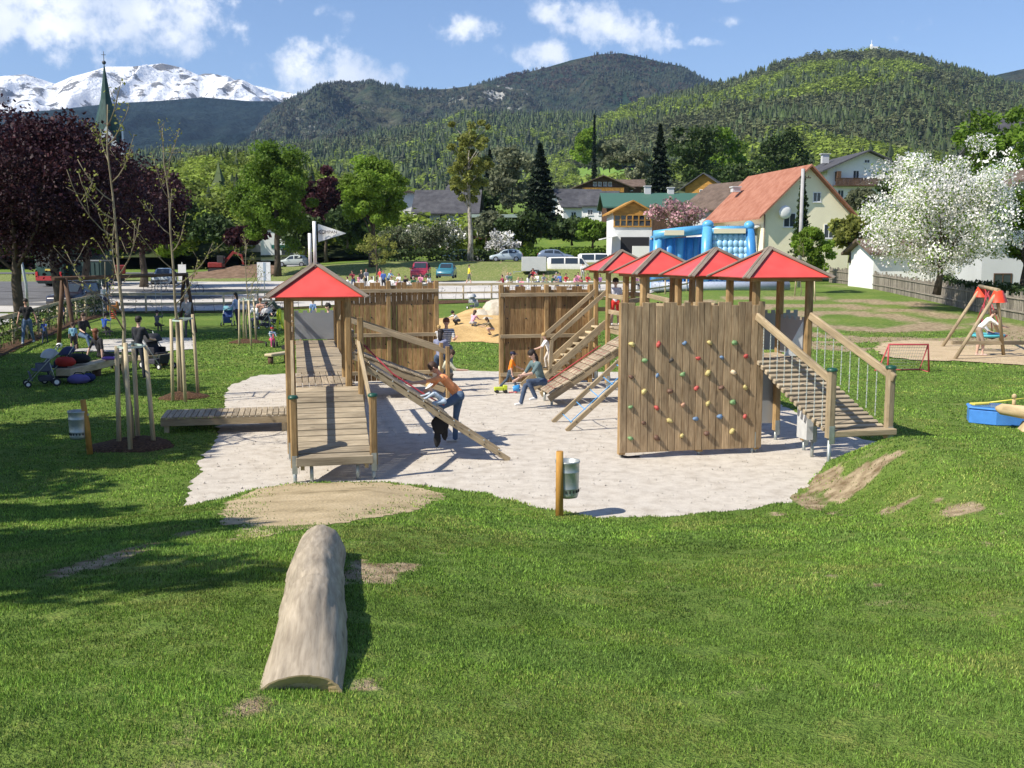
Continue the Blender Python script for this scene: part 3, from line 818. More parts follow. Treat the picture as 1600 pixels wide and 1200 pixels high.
for q0, q1 in ((18.8, 20.35), (20.45, 22.35)):
    for zz in (1.62, 2.02): rail("handrail", (1.04, q0, zz), (1.04, q1, zz), LW, LO, .045, .11)
# diagonal boards hugging the near end of the deck
rail("brace", (1.02, 17.35, 2.0), (1.02, 18.7, 1.75), LW, LO, .045, .10); rail("brace", (1.02, 18.8, 1.9), (1.03, 20.3, 1.6), LW, LO, .045, .10)
rf = hip_roof(.385, 18.1, .80, 2.76, 3.30, LW, LO)
# grey end panel with green-tipped notches
def notch_panel(name, a, b, z0, z1, root, o, n=6, mat=None, teeth=None):
    a = Vector((a[0] - o[0], a[1] - o[1], 0)); b = Vector((b[0] - o[0], b[1] - o[1], 0)); d = b - a
    nrm = Vector((-d.y, d.x, 0)).normalized() * .018
    pts = [a + Vector((0, 0, z0)), b + Vector((0, 0, z0))]; k = n * 2 + 1
    for i in range(k, -1, -1):
        t = i / k
        zt = z1 if True else z1
        pts.append(a + d * t + Vector((0, 0, z1 if i % 2 else z1)))
    m = MB(); m.prism([a + Vector((0, 0, z0)), b + Vector((0, 0, z0)), b + Vector((0, 0, z1 - .06)), a + Vector((0, 0, z1 - .06))], (0, 0, 0), nrm)
    for i in range(0, k, 2):
        s = a + d * (i / k); e = a + d * ((i + 1) / k)
        m.prism([s + Vector((0, 0, z1 - .061)), e + Vector((0, 0, z1 - .061)), e + Vector((0, 0, z1)), s + Vector((0, 0, z1))], (0, 0, 0), nrm)
    return m.obj(name, mat or GREYP, root)
notch_panel("parapet", (0, 27.1), (1.0, 27.1), 1.28, 2.03, LW, LO, 4)
# two white poles and the pennant
f_ = MB(); f_.cyl((.385 - .09 - LO[0], 18.1 - LO[1] + .1, 3.2), .028, .62, 10); f_.obj("flagpole", WHITE, LW)
f_ = MB(); f_.cyl((.385 - .01 - LO[0], 18.1 - LO[1] - .06, 3.2), .03, .82, 10); fp = f_.obj("flagpole", WHITE, LW)
FA = Vector((.385 - LO[0] + .02, 18.1 - LO[1] - .06, 0))
def pennant():
    m = MB(); n = 10; th = .004
    rows = []
    for i in range(n + 1):
        t = i / n; x = FA.x + .03 + .47 * t; y = FA.y + .015 * math.sin(t * 6); hw = .15 * (1 - t) + .004
        zc = 3.83 - .012 * t
        rows.append((x, y, zc + hw * .95, zc - hw * 1.05))
    b = 0
    for s, off in ((0, -th), (1, th)):
        base = len(m.v)
        for (x, y, a, c) in rows: m.v.append((x, y + off, a)); m.v.append((x, y + off, c))
        for i in range(n):
            q_ = (base + 2 * i, base + 2 * i + 1, base + 2 * i + 3, base + 2 * i + 2)
            m.face(q_ if s == 0 else q_[::-1])
    return m.obj("pennant", WHITE, LW)
pn = pennant()
def letters(txt, loc, size, root, mat, ry=0.0, name="lettering", rot=(math.pi / 2, 0, 0), sx=1.0):
    cu = bpy.data.curves.new(name, 'FONT'); cu.body = txt; cu.size = size; cu.extrude = .002; cu.align_x = 'CENTER'; cu.align_y = 'CENTER'
    o = bpy.data.objects.new(name, cu); COL.objects.link(o); o.location = loc; o.rotation_euler = rot; o.scale = (sx, 1, 1)
    cu.materials.append(mat)
    dg = bpy.context.evaluated_depsgraph_get(); me = bpy.data.meshes.new_from_object(o.evaluated_get(dg))
    bpy.data.objects.remove(o)
    o2 = bpy.data.objects.new(name, me); COL.objects.link(o2); o2.location = loc; o2.rotation_euler = rot; o2.scale = (sx, 1, 1)
    if not me.materials: me.materials.append(mat)
    if root is not None: o2.parent = root
    return o2
INK = plain("dark_ink", (0.05, 0.05, 0.06), 0.6)
letters("KOMPAN", (FA.x + .195, FA.y - .03, 3.835), .075, pn, INK)
m = MB(); ring = [(FA.x + .10 + .06 * math.cos(a), FA.y - .022, 3.84 + .034 * math.sin(a)) for a in np.linspace(0, 2 * math.pi, 17)]
m.tube(ring, .0035, 5, caps=False); m.obj("emblem", INK, pn)

# net ladder sloping down to the right from the deck
def sloped_ladder(q0, q1, ptop, ztop, pfoot, root, o, rope, plate=None, name="ladder_beam", steps=9, s=.095, bolts=True):
    par = None
    for q in (q0, q1):
        m = MB(); a = Vector((ptop - o[0], q - o[1], ztop)); b = Vector((pfoot - o[0], q - o[1], 0.0)); m.beam(a, b, s * .62, s * .95, tint=tn(.95, 1.1))
        d = b - a
        for k in range(steps):
            c = a + d * ((k + .7) / (steps + .4))
            m.cyl(c + Vector((0, -s * .30, 0)), .012, .014, 8, axis=(0, -1, 0), mat=1); m.cyl(c + Vector((0, 0, s * .48)), .013, .032, 8, mat=2)
        x = m.obj(name, [W_RAIL, BLACK, STEEL], root, bevel=.005); par = par or x
    m = MB(); a = Vector((ptop - o[0], 0, ztop)); b = Vector((pfoot - o[0], 0, 0)); d = b - a
    for k in range(steps):
        c = a + d * ((k + .7) / (steps + .4)); pts = []
        for i in range(9):
            t = i / 8; pts.append((c.x + .10 * math.sin(t * math.pi), q0 - o[1] + (q1 - q0) * t, c.z - .13 * math.sin(t * math.pi)))
        m.tube(pts, .010, 6)
    for e in (.33, .66):
        pts = []
        for k in range(steps):
            c = a + d * ((k + .7) / (steps + .4)); s_ = math.sin(e * math.pi); pts.append((c.x + .10 * s_, q0 - o[1] + (q1 - q0) * e, c.z - .13 * s_))
        m.tube(pts, .010, 6)
    m.obj("rope_net", rope, root)
    if plate:
        m = MB(); a2 = a + d * plate[0]; b2 = a + d * plate[1]; up = Vector((d.z, 0, -d.x)).normalized() * -1
        if up.z < 0: up = -up
        n = 7
        for i in range(n):
            s2 = a2 + (b2 - a2) * (i / n); e2 = a2 + (b2 - a2) * ((i + .96) / n); qc = (q0 + q1) / 2 - o[1]
            m.beam(Vector((s2.x, qc, s2.z)) + up * .075, Vector((e2.x, qc, e2.z)) + up * .075, q1 - q0 + .0, .02, up, tint=tn(.85, 1.1))
        m.obj("climbing_board", W_DECK, root)
sloped_ladder(16.70, 17.60, 1.12, 1.62, 3.50, LW, LO, PURPROPE, (0.02, .56))
m = MB(); m.tube([(1.1 - LO[0], 17.25 - LO[1], 1.98), (1.6 - LO[0], 17.2 - LO[1], 1.46), (2.1 - LO[0], 17.1 - LO[1], 1.12), (2.45 - LO[0], 17.05 - LO[1], .92)], .014, 6); m.obj("climbing_rope", REDROPE, LW)

# board ramp down to the right at the far end
bx0, bx1, bz0, bz1 = 1.12, 3.55, 1.25, .30
def ramp_boards(name, p0, z0, p1, z1, qa, qb, root, o, n, ropes=False):
    m = MB(); L = math.hypot(p1 - p0, z1 - z0); sl = math.atan2(z1 - z0, p1 - p0)
    for i in range(n):
        t = (i + .5) / n; m.box((p0 + (p1 - p0) * t - o[0], (qa + qb) / 2 - o[1], z0 + (z1 - z0) * t + random.uniform(-.006, .006)), (L / n - .015, qb - qa + random.uniform(-.03, .03), .04), Matrix.Rotation(-sl, 3, 'Y') @ Matrix.Rotation(.03, 3, 'Y'), tn(.9, 1.15))
    x = m.obj(name, W_DECK, root, bevel=.006)
    for q in (qa + .05, qb - .05):
        s = MB(); s.beam((p0 - o[0], q - o[1], z0 - .12), (p1 - o[0], q - o[1], z1 - .12), .06, .14); s.obj("stringer", W_RAIL, x, bevel=.006)
    if ropes:
        s = MB(); k = 7; up = .025
        for i in range(k): t = (i + .5) / k; c = (p0 + (p1 - p0) * t - o[0], z0 + (z1 - z0) * t + up); s.tube([(c[0], qa + .08 - o[1], c[1]), (c[0], qb - .08 - o[1], c[1])], .008, 5)
        for e in (.22, .52, .82): s.tube([(p0 - o[0], qa + (qb - qa) * e - o[1], z0 + up), (p1 - o[0], qa + (qb - qa) * e - o[1], z1 + up)], .008, 5)
        s.obj("rope_grid", plain('faded_rope', (.30, .13, .11), .8), x)
    return x
ramp_boards("board_ramp", 1.12, 1.25, 3.55, .30, 24.55, 25.65, LW, LO, 15)
for q in (24.55, 25.65): post("post", 3.62, q, .0, 1.25, .10, LW, LO, foot=False)
rail("handrail", (1.05, 24.55, 2.0), (3.6, 24.55, 1.12), LW, LO, .05, .12); rail("handrail", (1.05, 25.65, 2.0), (3.6, 25.65, 1.12), LW, LO, .05, .12)
pw = plank_wall("plank_wall", 1.15, 3.85, 27.8, .06, 2.72, LW, LO, n=19, posts=(1.2, 2.5, 3.8))

# ============================================================ right castle wing
RO = (7.4, 20.0)
RW = empty("play_castle", W(*RO), R_(12), "wooden play castle wing with four red roofs, climbing wall and chain bridge", "play castle", "wings of the wooden play castle")
TW = [(8.32, 17.04, .5, .55), (7.97, 18.62, .54, .54), (7.64, 20.87, .54, .57), (8.38, 25.7, .52, .55)]
for (p, q, a, b) in TW:
    for sx, sy in ((-1, -1), (1, -1), (1, 1), (-1, 1)): post("post", p + sx * a, q + sy * b, .18, 3.07, .12, RW, RO)
    hip_roof(p, q, .79, 3.07, 3.57, RW, RO)
    deck("platform", p - a + .07, p + a - .07, q - b + .02, q + b - .02, 1.65, RW, RO, 'q', 8)
deck("walkway", 7.55, 8.45, 17.55, 18.1, 1.652, RW, RO, 'p', 4)
deck("walkway", 7.5, 8.3, 19.14, 20.32, 1.652, RW, RO, 'p', 8)
deck("walkway", 7.88, 8.75, 21.45, 25.15, 1.652, RW, RO, 'p', 25)
for (a, b) in (((7.46, 19.2), (7.15, 20.25)), ((8.5, 19.2), (8.2, 20.25)), ((7.1, 21.5), (7.86, 22.7)), ((8.25, 21.5), (8.9, 25.1)), ((7.9, 26.3), (8.9, 26.3)), ((8.92, 25.2), (8.92, 26.2)), ((7.82, 17.65), (7.46, 18.05)), ((7.87, 23.7), (7.87, 25.1))):
    rail("handrail", (a[0], a[1], 2.42), (b[0], b[1], 2.42), RW, RO, .05, .11)
    rail("handrail", (a[0], a[1], 2.02), (b[0], b[1], 2.02), RW, RO, .05, .11)
notch_panel("parapet", (8.5, 17.9), (9.35, 17.9), 1.67, 2.42, RW, RO, 5)
notch_panel("parapet", (8.82, 16.6), (8.82, 17.5), 1.67, 2.36, RW, RO, 4)
notch_panel("parapet", (8.78, 22.2), (8.84, 24.2), 1.67, 2.30, RW, RO, 7, mat=W_DARK)
m = MB(); m.prism([(8.74 - RO[0], 16.52 - RO[1], 1.68), (8.74 - RO[0], 16.52 - RO[1], 2.30), (8.44 - RO[0], 16.60 - RO[1], 1.68)], (0, 0, 0), (.0, .014, 0)); m.obj("wing_panel", plain("pale_panel", (.55, .56, .57), .5), RW)
m = MB(); m.box((8.55 - RO[0], 17.68 - RO[1], .95), (.6, .018, 1.3)); m.obj("lower_panel", GREYP, RW)
# climbing wall
CW = plank_wall("climbing_wall", 5.36, 7.97, 16.44, .09, 2.65, RW, RO, rails=False, n=21, mat=W_CLIMB, nd=.055, label="tall plank climbing wall with crenellated top and coloured holds")
for pp in (5.43, 6.84, 7.9):
    m = MB(); m.box((pp - RO[0], 16.53 - RO[1], 1.35), (.11, .11, 2.6)); m.obj("wall_post", W_POST, CW)
    m = MB(); m.cyl((pp - RO[0], 16.53 - RO[1], -.1), .028, .3, 8); m.obj("steel_foot", STEEL, CW)
m = MB(); m.tube([(5.43 - RO[0], 16.5 - RO[1], .1), (5.43 - RO[0], 16.5 - RO[1], .03), (5.55 - RO[0], 16.5 - RO[1], .0), (5.75 - RO[0], 16.5 - RO[1], .0)], .02, 8); m.obj("foot_bracket", BLACK, CW)
HC = {'y': (.50, .42, .17), 'r': (.42, .07, .06), 'b': (.12, .20, .33), 'g': (.16, .28, .12), 'k': (.05, .045, .04), 'n': (.14, .075, .05), 'c': (.65, .52, .36), 't': (.42, .24, .16)}
HM = {k: plain("hold_resin", c, .6, 0, .2, 30) for k, c in HC.items()}
HW = {'y': "yellow", 'r': "red", 'b': "blue", 'g': "green", 'k': "black", 'n': "dark brown", 'c': "cream", 't': "tan"}
HL = [(408,678,'y'),(567,677,'r'),(722,672,'b'),(872,668,'y'),(1018,668,'g'),(487,774,'g'),(643,772,'k'),(802,762,'r'),(943,756,'b'),(1087,748,'r'),(403,872,'n'),(559,865,'b'),(712,857,'g'),(861,848,'y'),
      (1013,845,'c'),(480,958,'y'),(635,957,'n'),(793,938,'r'),(940,936,'n'),(1082,934,'y'),(400,1052,'g'),(556,1055,'r'),(712,1038,'t'),(860,1030,'y'),(1009,1022,'g'),(478,1146,'n'),(632,1132,'y'),(788,1122,'b'),
      (932,1108,'b'),(1080,1107,'r'),(400,1238,'g'),(556,1234,'n'),(705,1222,'y'),(852,1208,'n'),(1003,1194,'y')]
random.seed(5)
Rinv = Matrix.Rotation(-R_(12), 3, 'Z')
for (x, y, c) in HL:
    d = ray(880 + x / 3.81, 360 + y / 3.81); nq = Vector((-SR, CR, 0)); qf = 16.44 - .02
    t = (qf - Vector((0, 0, CAMZ)).dot(nq)) / d.dot(nq); wp = Vector((0, 0, CAMZ)) + d * t
    pp = wp.x * CR + wp.y * SR
    m = MB(); rr = random.uniform(.75, 1.15)
    m.ell((pp - RO[0], qf - RO[1] - .01, wp.z), (.056 * rr, .045 * rr, .038 * rr), 9, 6, rot=Matrix.Rotation(random.uniform(-1, 1), 3, 'Y'), noise=.3)
    h = m.obj("climbing_hold", HM[c], CW); h['label'] = HW[c] + " climbing hold"
random.seed(11)
# rope net ladder beside the climbing wall
sloped_ladder(19.3, 20.4, 7.05, 1.62, 5.2, RW, RO, BLUEROPE, None, steps=6)
# board ramp with red ropes
ramp_boards("board_ramp", 7.85, 1.62, 5.72, .26, 22.75, 23.65, RW, RO, 13, ropes=True)
for q in (22.85, 23.55):
    m = MB(); m.cyl((5.8 - RO[0], q - RO[1], -.1), .03, .34, 8); m.obj("steel_foot", STEEL, RW)
m = MB(); m.tube([(5.85 - RO[0], 23.6 - RO[1], .42), (6.4 - RO[0], 23.6 - RO[1], .78), (7.2 - RO[0], 23.6 - RO[1], 1.3)], .013, 6); m.obj("climbing_rope", REDROPE, RW)
# stairs
m = MB(); n = 11
for i in range(n):
    t = (i + .6) / n; p = 6.02 + (7.86 - 6.02) * t; z = 0.02 + 1.62 * t
    m.box((p - RO[0], 25.72 - RO[1], z), (.16, .92, .045), None, tn(.9, 1.2))
st = m.obj("stair", W_PALE, RW, bevel=.005); st['label'] = "open plank stair with pale treads"
for q in (25.24, 26.22):
    m = MB(); m.beam((5.84 - RO[0], q - RO[1], .02), (7.86 - RO[0], q - RO[1], 1.74), .05, .17); m.obj("stringer", W_RAIL, st, bevel=.006)
    m = MB(); m.beam((6.40 - RO[0], q - RO[1], 1.30), (7.86 - RO[0], q - RO[1], 2.54), .05, .11); m.obj("handrail", W_RAIL, st, bevel=.006)
    m = MB(); m.beam((6.36 - RO[0], q - RO[1], .45), (6.40 - RO[0], q - RO[1], 1.3), .05, .09); m.obj("handrail_post", W_RAIL, st, bevel=.006)
# chain bridge to the grass mound
B0, B1 = (7.86, 8.86), (8.11, 9.21)
qa, qb, za, zb = 16.45, 14.42, 1.62, .66
m = MB(); n = 17
for i in range(n):
    t = (i + .5) / n; sag = -.06 * math.sin(t * math.pi)
    m.box(((B0[0] + B0[1]) / 2 + .30 * t - RO[0], qa + (qb - qa) * t - RO[1], za + (zb - za) * t + sag), (1.06 + random.uniform(-.01, .01), .085, .075), Matrix.Rotation(.33, 3, 'X'), tn(.9, 1.15))
br = m.obj("chain_bridge", W_DECK, RW, bevel=.01); br['label'] = "sloping plank bridge hung on chains"
m = MB(); m.box((8.66 - RO[0], 14.36 - RO[1], zb + .02), (1.16, .13, .10), None, 1.0); m.obj("end_board", W_RAIL, br, bevel=.012)
for k in range(2):
    pr = (8.17, 9.19)[k]
    m = MB(); m.beam((B0[k] - RO[0] - .05, 16.42 - RO[1], 2.40), (B1[k] - RO[0], 14.38 - RO[1], 1.52), .06, .13); m.obj("handrail", W_RAIL, br, bevel=.012)
    for i in range(9):
        t = (i + .7) / 9.6; c = MB(); x = B0[k] + (B1[k] - B0[k]) * t - RO[0]; y = 16.42 + (14.38 - 16.42) * t - RO[1]
        z1 = 2.40 - .88 * t - .05; z0 = za + (zb - za) * t + .02; ln = 14
        for j in range(ln):
            zz0 = z0 + (z1 - z0) * j / ln; zz1 = z0 + (z1 - z0) * (j + .85) / ln
            c.box((x, y, (zz0 + zz1) / 2), (.016 if j % 2 else .007, .007 if j % 2 else .016, zz1 - zz0))
        c.obj("chain", CHAIN, br)
for pp, qq in ((8.11, 14.36), (9.21, 14.5)): post("post", pp, qq, .62 if pp < 9 else .55, 1.68, .125, RW, RO, cap=True, mat=W_RAIL)
post("post", 8.66, 15.9, .35, 1.0, .11, RW, RO)
m = MB(); m.box((8.53 - RO[0], 15.93 - RO[1], .62), (.12, .35, .6)); m.obj("side_panel", plain("pale_panel", (.5, .51, .52), .5), RW)
pw2 = plank_wall("plank_wall", 5.37, 7.95, 26.9, .04, 2.62, RW, RO, n=18, posts=(5.42, 6.66, 7.9))
# ============================================================ mountains and forest
def curve(pts, u): return np.interp(u, [p[0] for p in pts], [p[1] for p in pts])

def ridge(name, sky, D, Db, vb, mats, label, umin, umax, step, rough, seed, nrow=60, gully=1.0, back=0.5, power=1.0):
    """a hill: crest along the skyline at distance D, falling towards us to distance Db where it meets v=vb, and away behind"""
    us = np.arange(umin, umax + step, step); V = []; ncol = len(us)
    rows = list(np.linspace(0, 1, nrow)) + [1.12, 1.3, 1.6]
    for t in rows:
        tt = min(t, 1.0)
        Y = Db + (D - Db) * tt if t <= 1 else D + (t - 1) * (D - Db) * 1.2
        vs = curve(sky, us)
        zc = CAMZ + np.array([ray(800, v).z for v in vs]) * D
        zb = CAMZ + np.array([ray(800, v).z for v in np.full(ncol, vb)]) * Db
        z = zb + (zc - zb) * (tt ** power)
        if t > 1: z = zc - (t - 1) * (D - Db) * back
        X = (us - 800) / 1602.0 * Y
        amp = rough * (4 * tt * (1 - tt)) ** 0.5 if t < 1 else 0
        n = (fnoise(X + 1e5, np.full(ncol, Y) + 1e5, (D - Db) * .35, seed, 5) - .5) * 2
        g = np.abs(fnoise(X + 1e5, np.full(ncol, Y * .35) + 1e5, (D - Db) * .16, seed + 9, 4) - .5) * 2
        z = z + amp * (n - gully * g)
        if t > 1: z = np.maximum(z, -1.5)
        V.append(np.stack([X, np.full(ncol, Y), z], -1))
    V = np.array(V); r, c = V.shape[:2]; I = np.arange(r * c).reshape(r, c)
    F = np.stack([I[:-1, :-1], I[:-1, 1:], I[1:, 1:], I[1:, :-1]], -1).reshape(-1, 4)
    o = npmesh(name, V.reshape(-1, 3), F, mats, smooth=True)
    tag(o, label, "mountain" if D > 2000 else "hill", kind='structure')
    return o, V

def mount_mat(name, low, mid, rock, rs, rthr, snow=None):
    m, t, b = newmat(name); co = t.nodes.new('ShaderNodeTexCoord')
    def nz(s, d=8, st=(1, 1, 1), ro=.6):
        mp = t.nodes.new('ShaderNodeMapping'); mp.inputs['Scale'].default_value = st; t.links.new(co.outputs['Object'], mp.inputs[0])
        n = t.nodes.new('ShaderNodeTexNoise'); n.inputs['Scale'].default_value = s; n.inputs['Detail'].default_value = d; n.inputs['Roughness'].default_value = ro
        t.links.new(mp.outputs[0], n.inputs['Vector']); return n.outputs[0]
    def mixc(f, a, c):
        x = t.nodes.new('ShaderNodeMix'); x.data_type = 'RGBA'; t.links.new(f, x.inputs[0])
        for i, k in ((6, a), (7, c)):
            if isinstance(k, tuple): x.inputs[i].default_value = C4(k)
            else: t.links.new(k, x.inputs[i])
        return x.outputs[2]
    def th(v, lo, hi):
        r = t.nodes.new('ShaderNodeMapRange'); r.inputs[1].default_value = lo; r.inputs[2].default_value = hi; t.links.new(v, r.inputs[0]); return r.outputs[0]
    a = nz(rs * 2.2); f = nz(rs * 11, 6, (1, 1, 1), .75)
    c = mixc(th(a, .35, .65), low, mid)
    rk = th(nz(rs, 9, (1, 1, .6), .68), rthr, rthr + .04)
    c = mixc(rk, c, rock)
    if snow: c = mixc(th(nz(rs * 1.15, 10, (1, 1, 1.6), .66), snow[0], snow[1]), c, (.86, .88, .92))
    r = t.nodes.new('ShaderNodeMapRange'); r.inputs[1].default_value = .3; r.inputs[2].default_value = .7; r.inputs[3].default_value = .6; r.inputs[4].default_value = 1.4
    t.links.new(f, r.inputs[0])
    r.inputs[3].default_value = .35; r.inputs[4].default_value = 1.65
    if not snow: c = mulcol(t, c, r.outputs[0])
    t.links.new(c, b.inputs['Base Color']); b.inputs['Roughness'].default_value = 1.0; b.inputs['Specular IOR Level'].default_value = 0.0
    bp = t.nodes.new('ShaderNodeBump'); bp.inputs['Strength'].default_value = 0.8; bp.inputs['Distance'].default_value = .35 / rs
    t.links.new(nz(rs * 3, 10), bp.inputs['Height']); t.links.new(bp.outputs[0], b.inputs['Normal'])
    return m

SNOWM = mount_mat("snowy_rock", (.13, .125, .12), (.24, .23, .22), (.18, .175, .17), .0042, .55, snow=(.455, .485))
DARKF = mount_mat("far_dark_forest", (.010, .022, .026), (.020, .034, .034), (.05, .05, .04), .004, .72)
MIDF = mount_mat("far_mixed_forest", (.030, .050, .030), (.085, .085, .060), (.40, .40, .38), .0065, .60)
BRNF = mount_mat("far_brown_forest", (.020, .040, .026), (.062, .060, .042), (.45, .42, .38), .005, .665)
FLOORM = ramp_mat("forest_floor", [(.3, (.018, .03, .010)), (.7, (.05, .065, .02))], .02, 8, 1.0, .5, 1.0)

ridge("snowy_mountain", [(-400, 130), (0, 121), (35, 118), (62, 117), (85, 124), (105, 131), (130, 120), (160, 112), (185, 104), (225, 104), (270, 99), (300, 106), (325, 118), (345, 118), (380, 128), (425, 137), (470, 150), (560, 190)],
      7000, 4600, 190, SNOWM, "snow-covered rocky peaks", -400, 560, 2.0, 260, 3, 90, 1.5)
ridge("dark_mountain_slope", [(-400, 180), (0, 178), (100, 172), (185, 162), (270, 157), (330, 152), (400, 158), (440, 158), (475, 166), (520, 200), (560, 240)],
      4200, 2600, 262, DARKF, "dark blue forested mountain slope below the snowy peaks", -400, 560, 3.0, 110, 5, 50)
mG, VG_ = ridge("grey_forest_mountain", [(380, 240), (420, 185), (450, 160), (475, 149), (520, 140), (560, 133), (585, 128), (610, 133), (650, 140), (700, 139), (760, 131), (820, 140), (880, 165), (960, 200)],
      3300, 1900, 240, MIDF, "grey green forested mountain with pale rock gullies", 380, 960, 2.5, 130, 12, 60, 1.3)
mB, VM_ = ridge("brown_forest_mountain", [(620, 200), (700, 150), (760, 128), (810, 116), (850, 106), (890, 94), (930, 85), (965, 83), (1000, 90), (1030, 98), (1060, 104), (1090, 122), (1115, 133), (1180, 150), (1260, 175)],
      3700, 2200, 215, BRNF, "brown and dark green wooded mountain with a pale cliff", 620, 1260, 2.5, 120, 22, 60, 1.1)
ridge("right_far_mountain", [(1440, 170), (1500, 128), (1540, 116), (1575, 108), (1620, 101), (1700, 90), (1900, 80), (2100, 100)],
      3000, 2000, 215, BRNF, "far brown mountain behind the wooded hill", 1440, 2100, 4.0, 90, 31, 30)
SKY_A = [(-500, 262), (0, 262), (200, 250), (300, 236), (400, 232), (480, 223), (560, 216), (640, 205), (700, 189), (735, 178), (770, 184), (830, 188), (930, 187), (1000, 176), (1100, 170), (1300, 170)]
SKY_B = [(700, 300), (760, 276), (820, 262), (870, 240), (905, 216), (940, 188), (975, 172), (1010, 160), (1060, 149), (1110, 139), (1150, 127), (1200, 107), (1250, 93), (1300, 87), (1350, 85), (1400, 92), (1450, 107), (1500, 122), (1550, 140), (1620, 150), (1800, 170), (2100, 200)]
hillA, VA = ridge("wooded_ridge", SKY_A, 2300, 1000, 325, FLOORM, "long dark wooded ridge behind the village", -500, 1300, 12, 26, 41, 30, .8, .3)
hillB, VB = ridge("wooded_hill", SKY_B, 1900, 560, 338, FLOORM, "big wooded hill with mixed green trees", 700, 2100, 12, 34, 51, 36, 1.0, .4, .92)
SKY_C = [(-500, 320), (100, 310), (215, 292), (262, 272), (300, 262), (345, 254), (400, 256), (450, 264), (520, 284), (600, 304), (700, 330), (800, 360)]
hillC, VC = ridge("near_wooded_bank", SKY_C, 460, 150, 402, FLOORM, "low wooded bank behind the left-hand trees", -500, 800, 12, 5, 61, 24, .6, .3, .8)

# tree shapes for the woods, as small leafy heaps of faces
def proto_conifer(k=6, tiers=5, seed=0):
    r = np.random.default_rng(seed); V = []; F = []
    for i in range(tiers):
        z0 = .12 + .88 * i / tiers * .92; z1 = min(1.0, z0 + .36 if i < tiers - 1 else 1.0); rad = .20 * (1 - i / tiers) + .03
        ph = r.uniform(0, 6); b = len(V); V.append((0, 0, z1))
        for j in range(k): a = ph + 2 * np.pi * j / k; rr = rad * r.uniform(.65, 1.25); V.append((rr * np.cos(a), rr * np.sin(a), z0 + r.uniform(-.03, .03)))
        for j in range(k): F.append((b, b + 1 + j, b + 1 + (j + 1) % k))
    return np.array(V), np.array(F)
def proto_broad(n=80, seed=0, sm=1.0):
    r = np.random.default_rng(seed); V = []; F = []
    for i in range(n):
        d = r.normal(size=3); d /= np.linalg.norm(d); c = np.array([d[0] * .30, d[1] * .30, .58 + d[2] * .40]) * np.array([1, 1, 1]) * r.uniform(.75, 1.05)
        nrm = d + r.normal(size=3) * .35; nrm /= np.linalg.norm(nrm); t1 = np.cross(nrm, [0, 0, 1.0]); t1 /= np.linalg.norm(t1) + 1e-9; t2 = np.cross(nrm, t1)
        s = r.uniform(.06, .125) * sm; b = len(V)
        for a in (0, 2.1, 4.2): V.append(tuple(c + (t1 * np.cos(a) + t2 * np.sin(a)) * s * r.uniform(.7, 1.3)))
        F.append((b, b + 1, b + 2))
    return np.array(V), np.array(F)
CON = [proto_conifer(6, 5, i) for i in range(5)]
BRO = [proto_broad(80, i) for i in range(5)]
CONm = leafmat("conifer_needles", (.048, .072, .021), .1); BROm = leafmat("spring_leaves", (.185, .245, .036), .35); GRYm = leafmat("grey_green_leaves", (.105, .120, .050), .3)

def woods(name, V, count, hmin, hmax, fc, label, seed, tmin=0.0, tmax=1.0, near_big=1.0, keep=None, mats=None, bro=None):
    r = np.random.default_rng(seed); rows, cols = V.shape[:2]; rows = rows - 3
    t = r.uniform(tmin, tmax, count) * (rows - 1); u = r.uniform(0, cols - 1.001, count)
    i = np.clip(t.astype(int), 0, rows - 2); j = u.astype(int); fi = (t - i)[:, None]; fj = (u - j)[:, None]
    P_ = (V[i, j] * (1 - fi) + V[i + 1, j] * fi) * (1 - fj) + (V[i, j + 1] * (1 - fi) + V[i + 1, j + 1] * fi) * fj
    if keep is not None: k = keep(P_); P_ = P_[k]
    n = len(P_); cl = fnoise(P_[:, 0] + 1e4, P_[:, 1] + 1e4, 130, seed, 3); cl = cl + r.uniform(-.22, .22, n)
    isc = cl < fc
    AV = []; AF = []; AT = []; AM = []; base = 0
    h = r.uniform(hmin, hmax, n); rot = r.uniform(0, 2 * np.pi, n); w_ = r.uniform(.85, 1.25, n); kind = r.integers(0, 5, n); tt = r.uniform(.5, 1.6, n)
    grey = fnoise(P_[:, 0] + 5e4, P_[:, 1], 200, seed + 4, 2) > .56
    for con in (True, False):
        for k in range(5):
            s = np.where((isc == con) & (kind == k))[0]
            if len(s) == 0: continue
            pv, pf = (CON if con else (bro or BRO))[k]
            c, sn = np.cos(rot[s])[:, None], np.sin(rot[s])[:, None]; hh = h[s][:, None] * (1.0 if con else .8); ww = (w_[s][:, None] * (1 if con else 1.35)) * hh
            X = (pv[None, :, 0] * c - pv[None, :, 1] * sn) * ww + P_[s, 0][:, None]
            Y = (pv[None, :, 0] * sn + pv[None, :, 1] * c) * ww + P_[s, 1][:, None]
            Z = pv[None, :, 2] * hh + P_[s, 2][:, None] - 1.0
            AV.append(np.stack([X, Y, Z], -1).reshape(-1, 3)); m_n = len(s)
            AF.append((pf[None] + (base + np.arange(m_n) * len(pv))[:, None, None]).reshape(-1, 3)); base += m_n * len(pv)
            AT.append((tt[s][:, None] * r.uniform(.8, 1.2, (m_n, len(pf)))).ravel())
            AM.append(np.repeat(np.where(con, 0, np.where(grey[s], 2, 1)), len(pf)))
    o = npmesh(name, np.concatenate(AV), np.concatenate(AF), mats or [CONm, BROm, GRYm], np.concatenate(AT), midx=np.concatenate(AM))
    return tag(o, label, "forest", kind='stuff')
FAC = leafmat("far_conifer", (.024, .042, .026), .05); FAG = leafmat("far_grey_leaves", (.085, .085, .062), .1); FAB = leafmat("far_brown_leaves", (.085, .062, .045), .1)
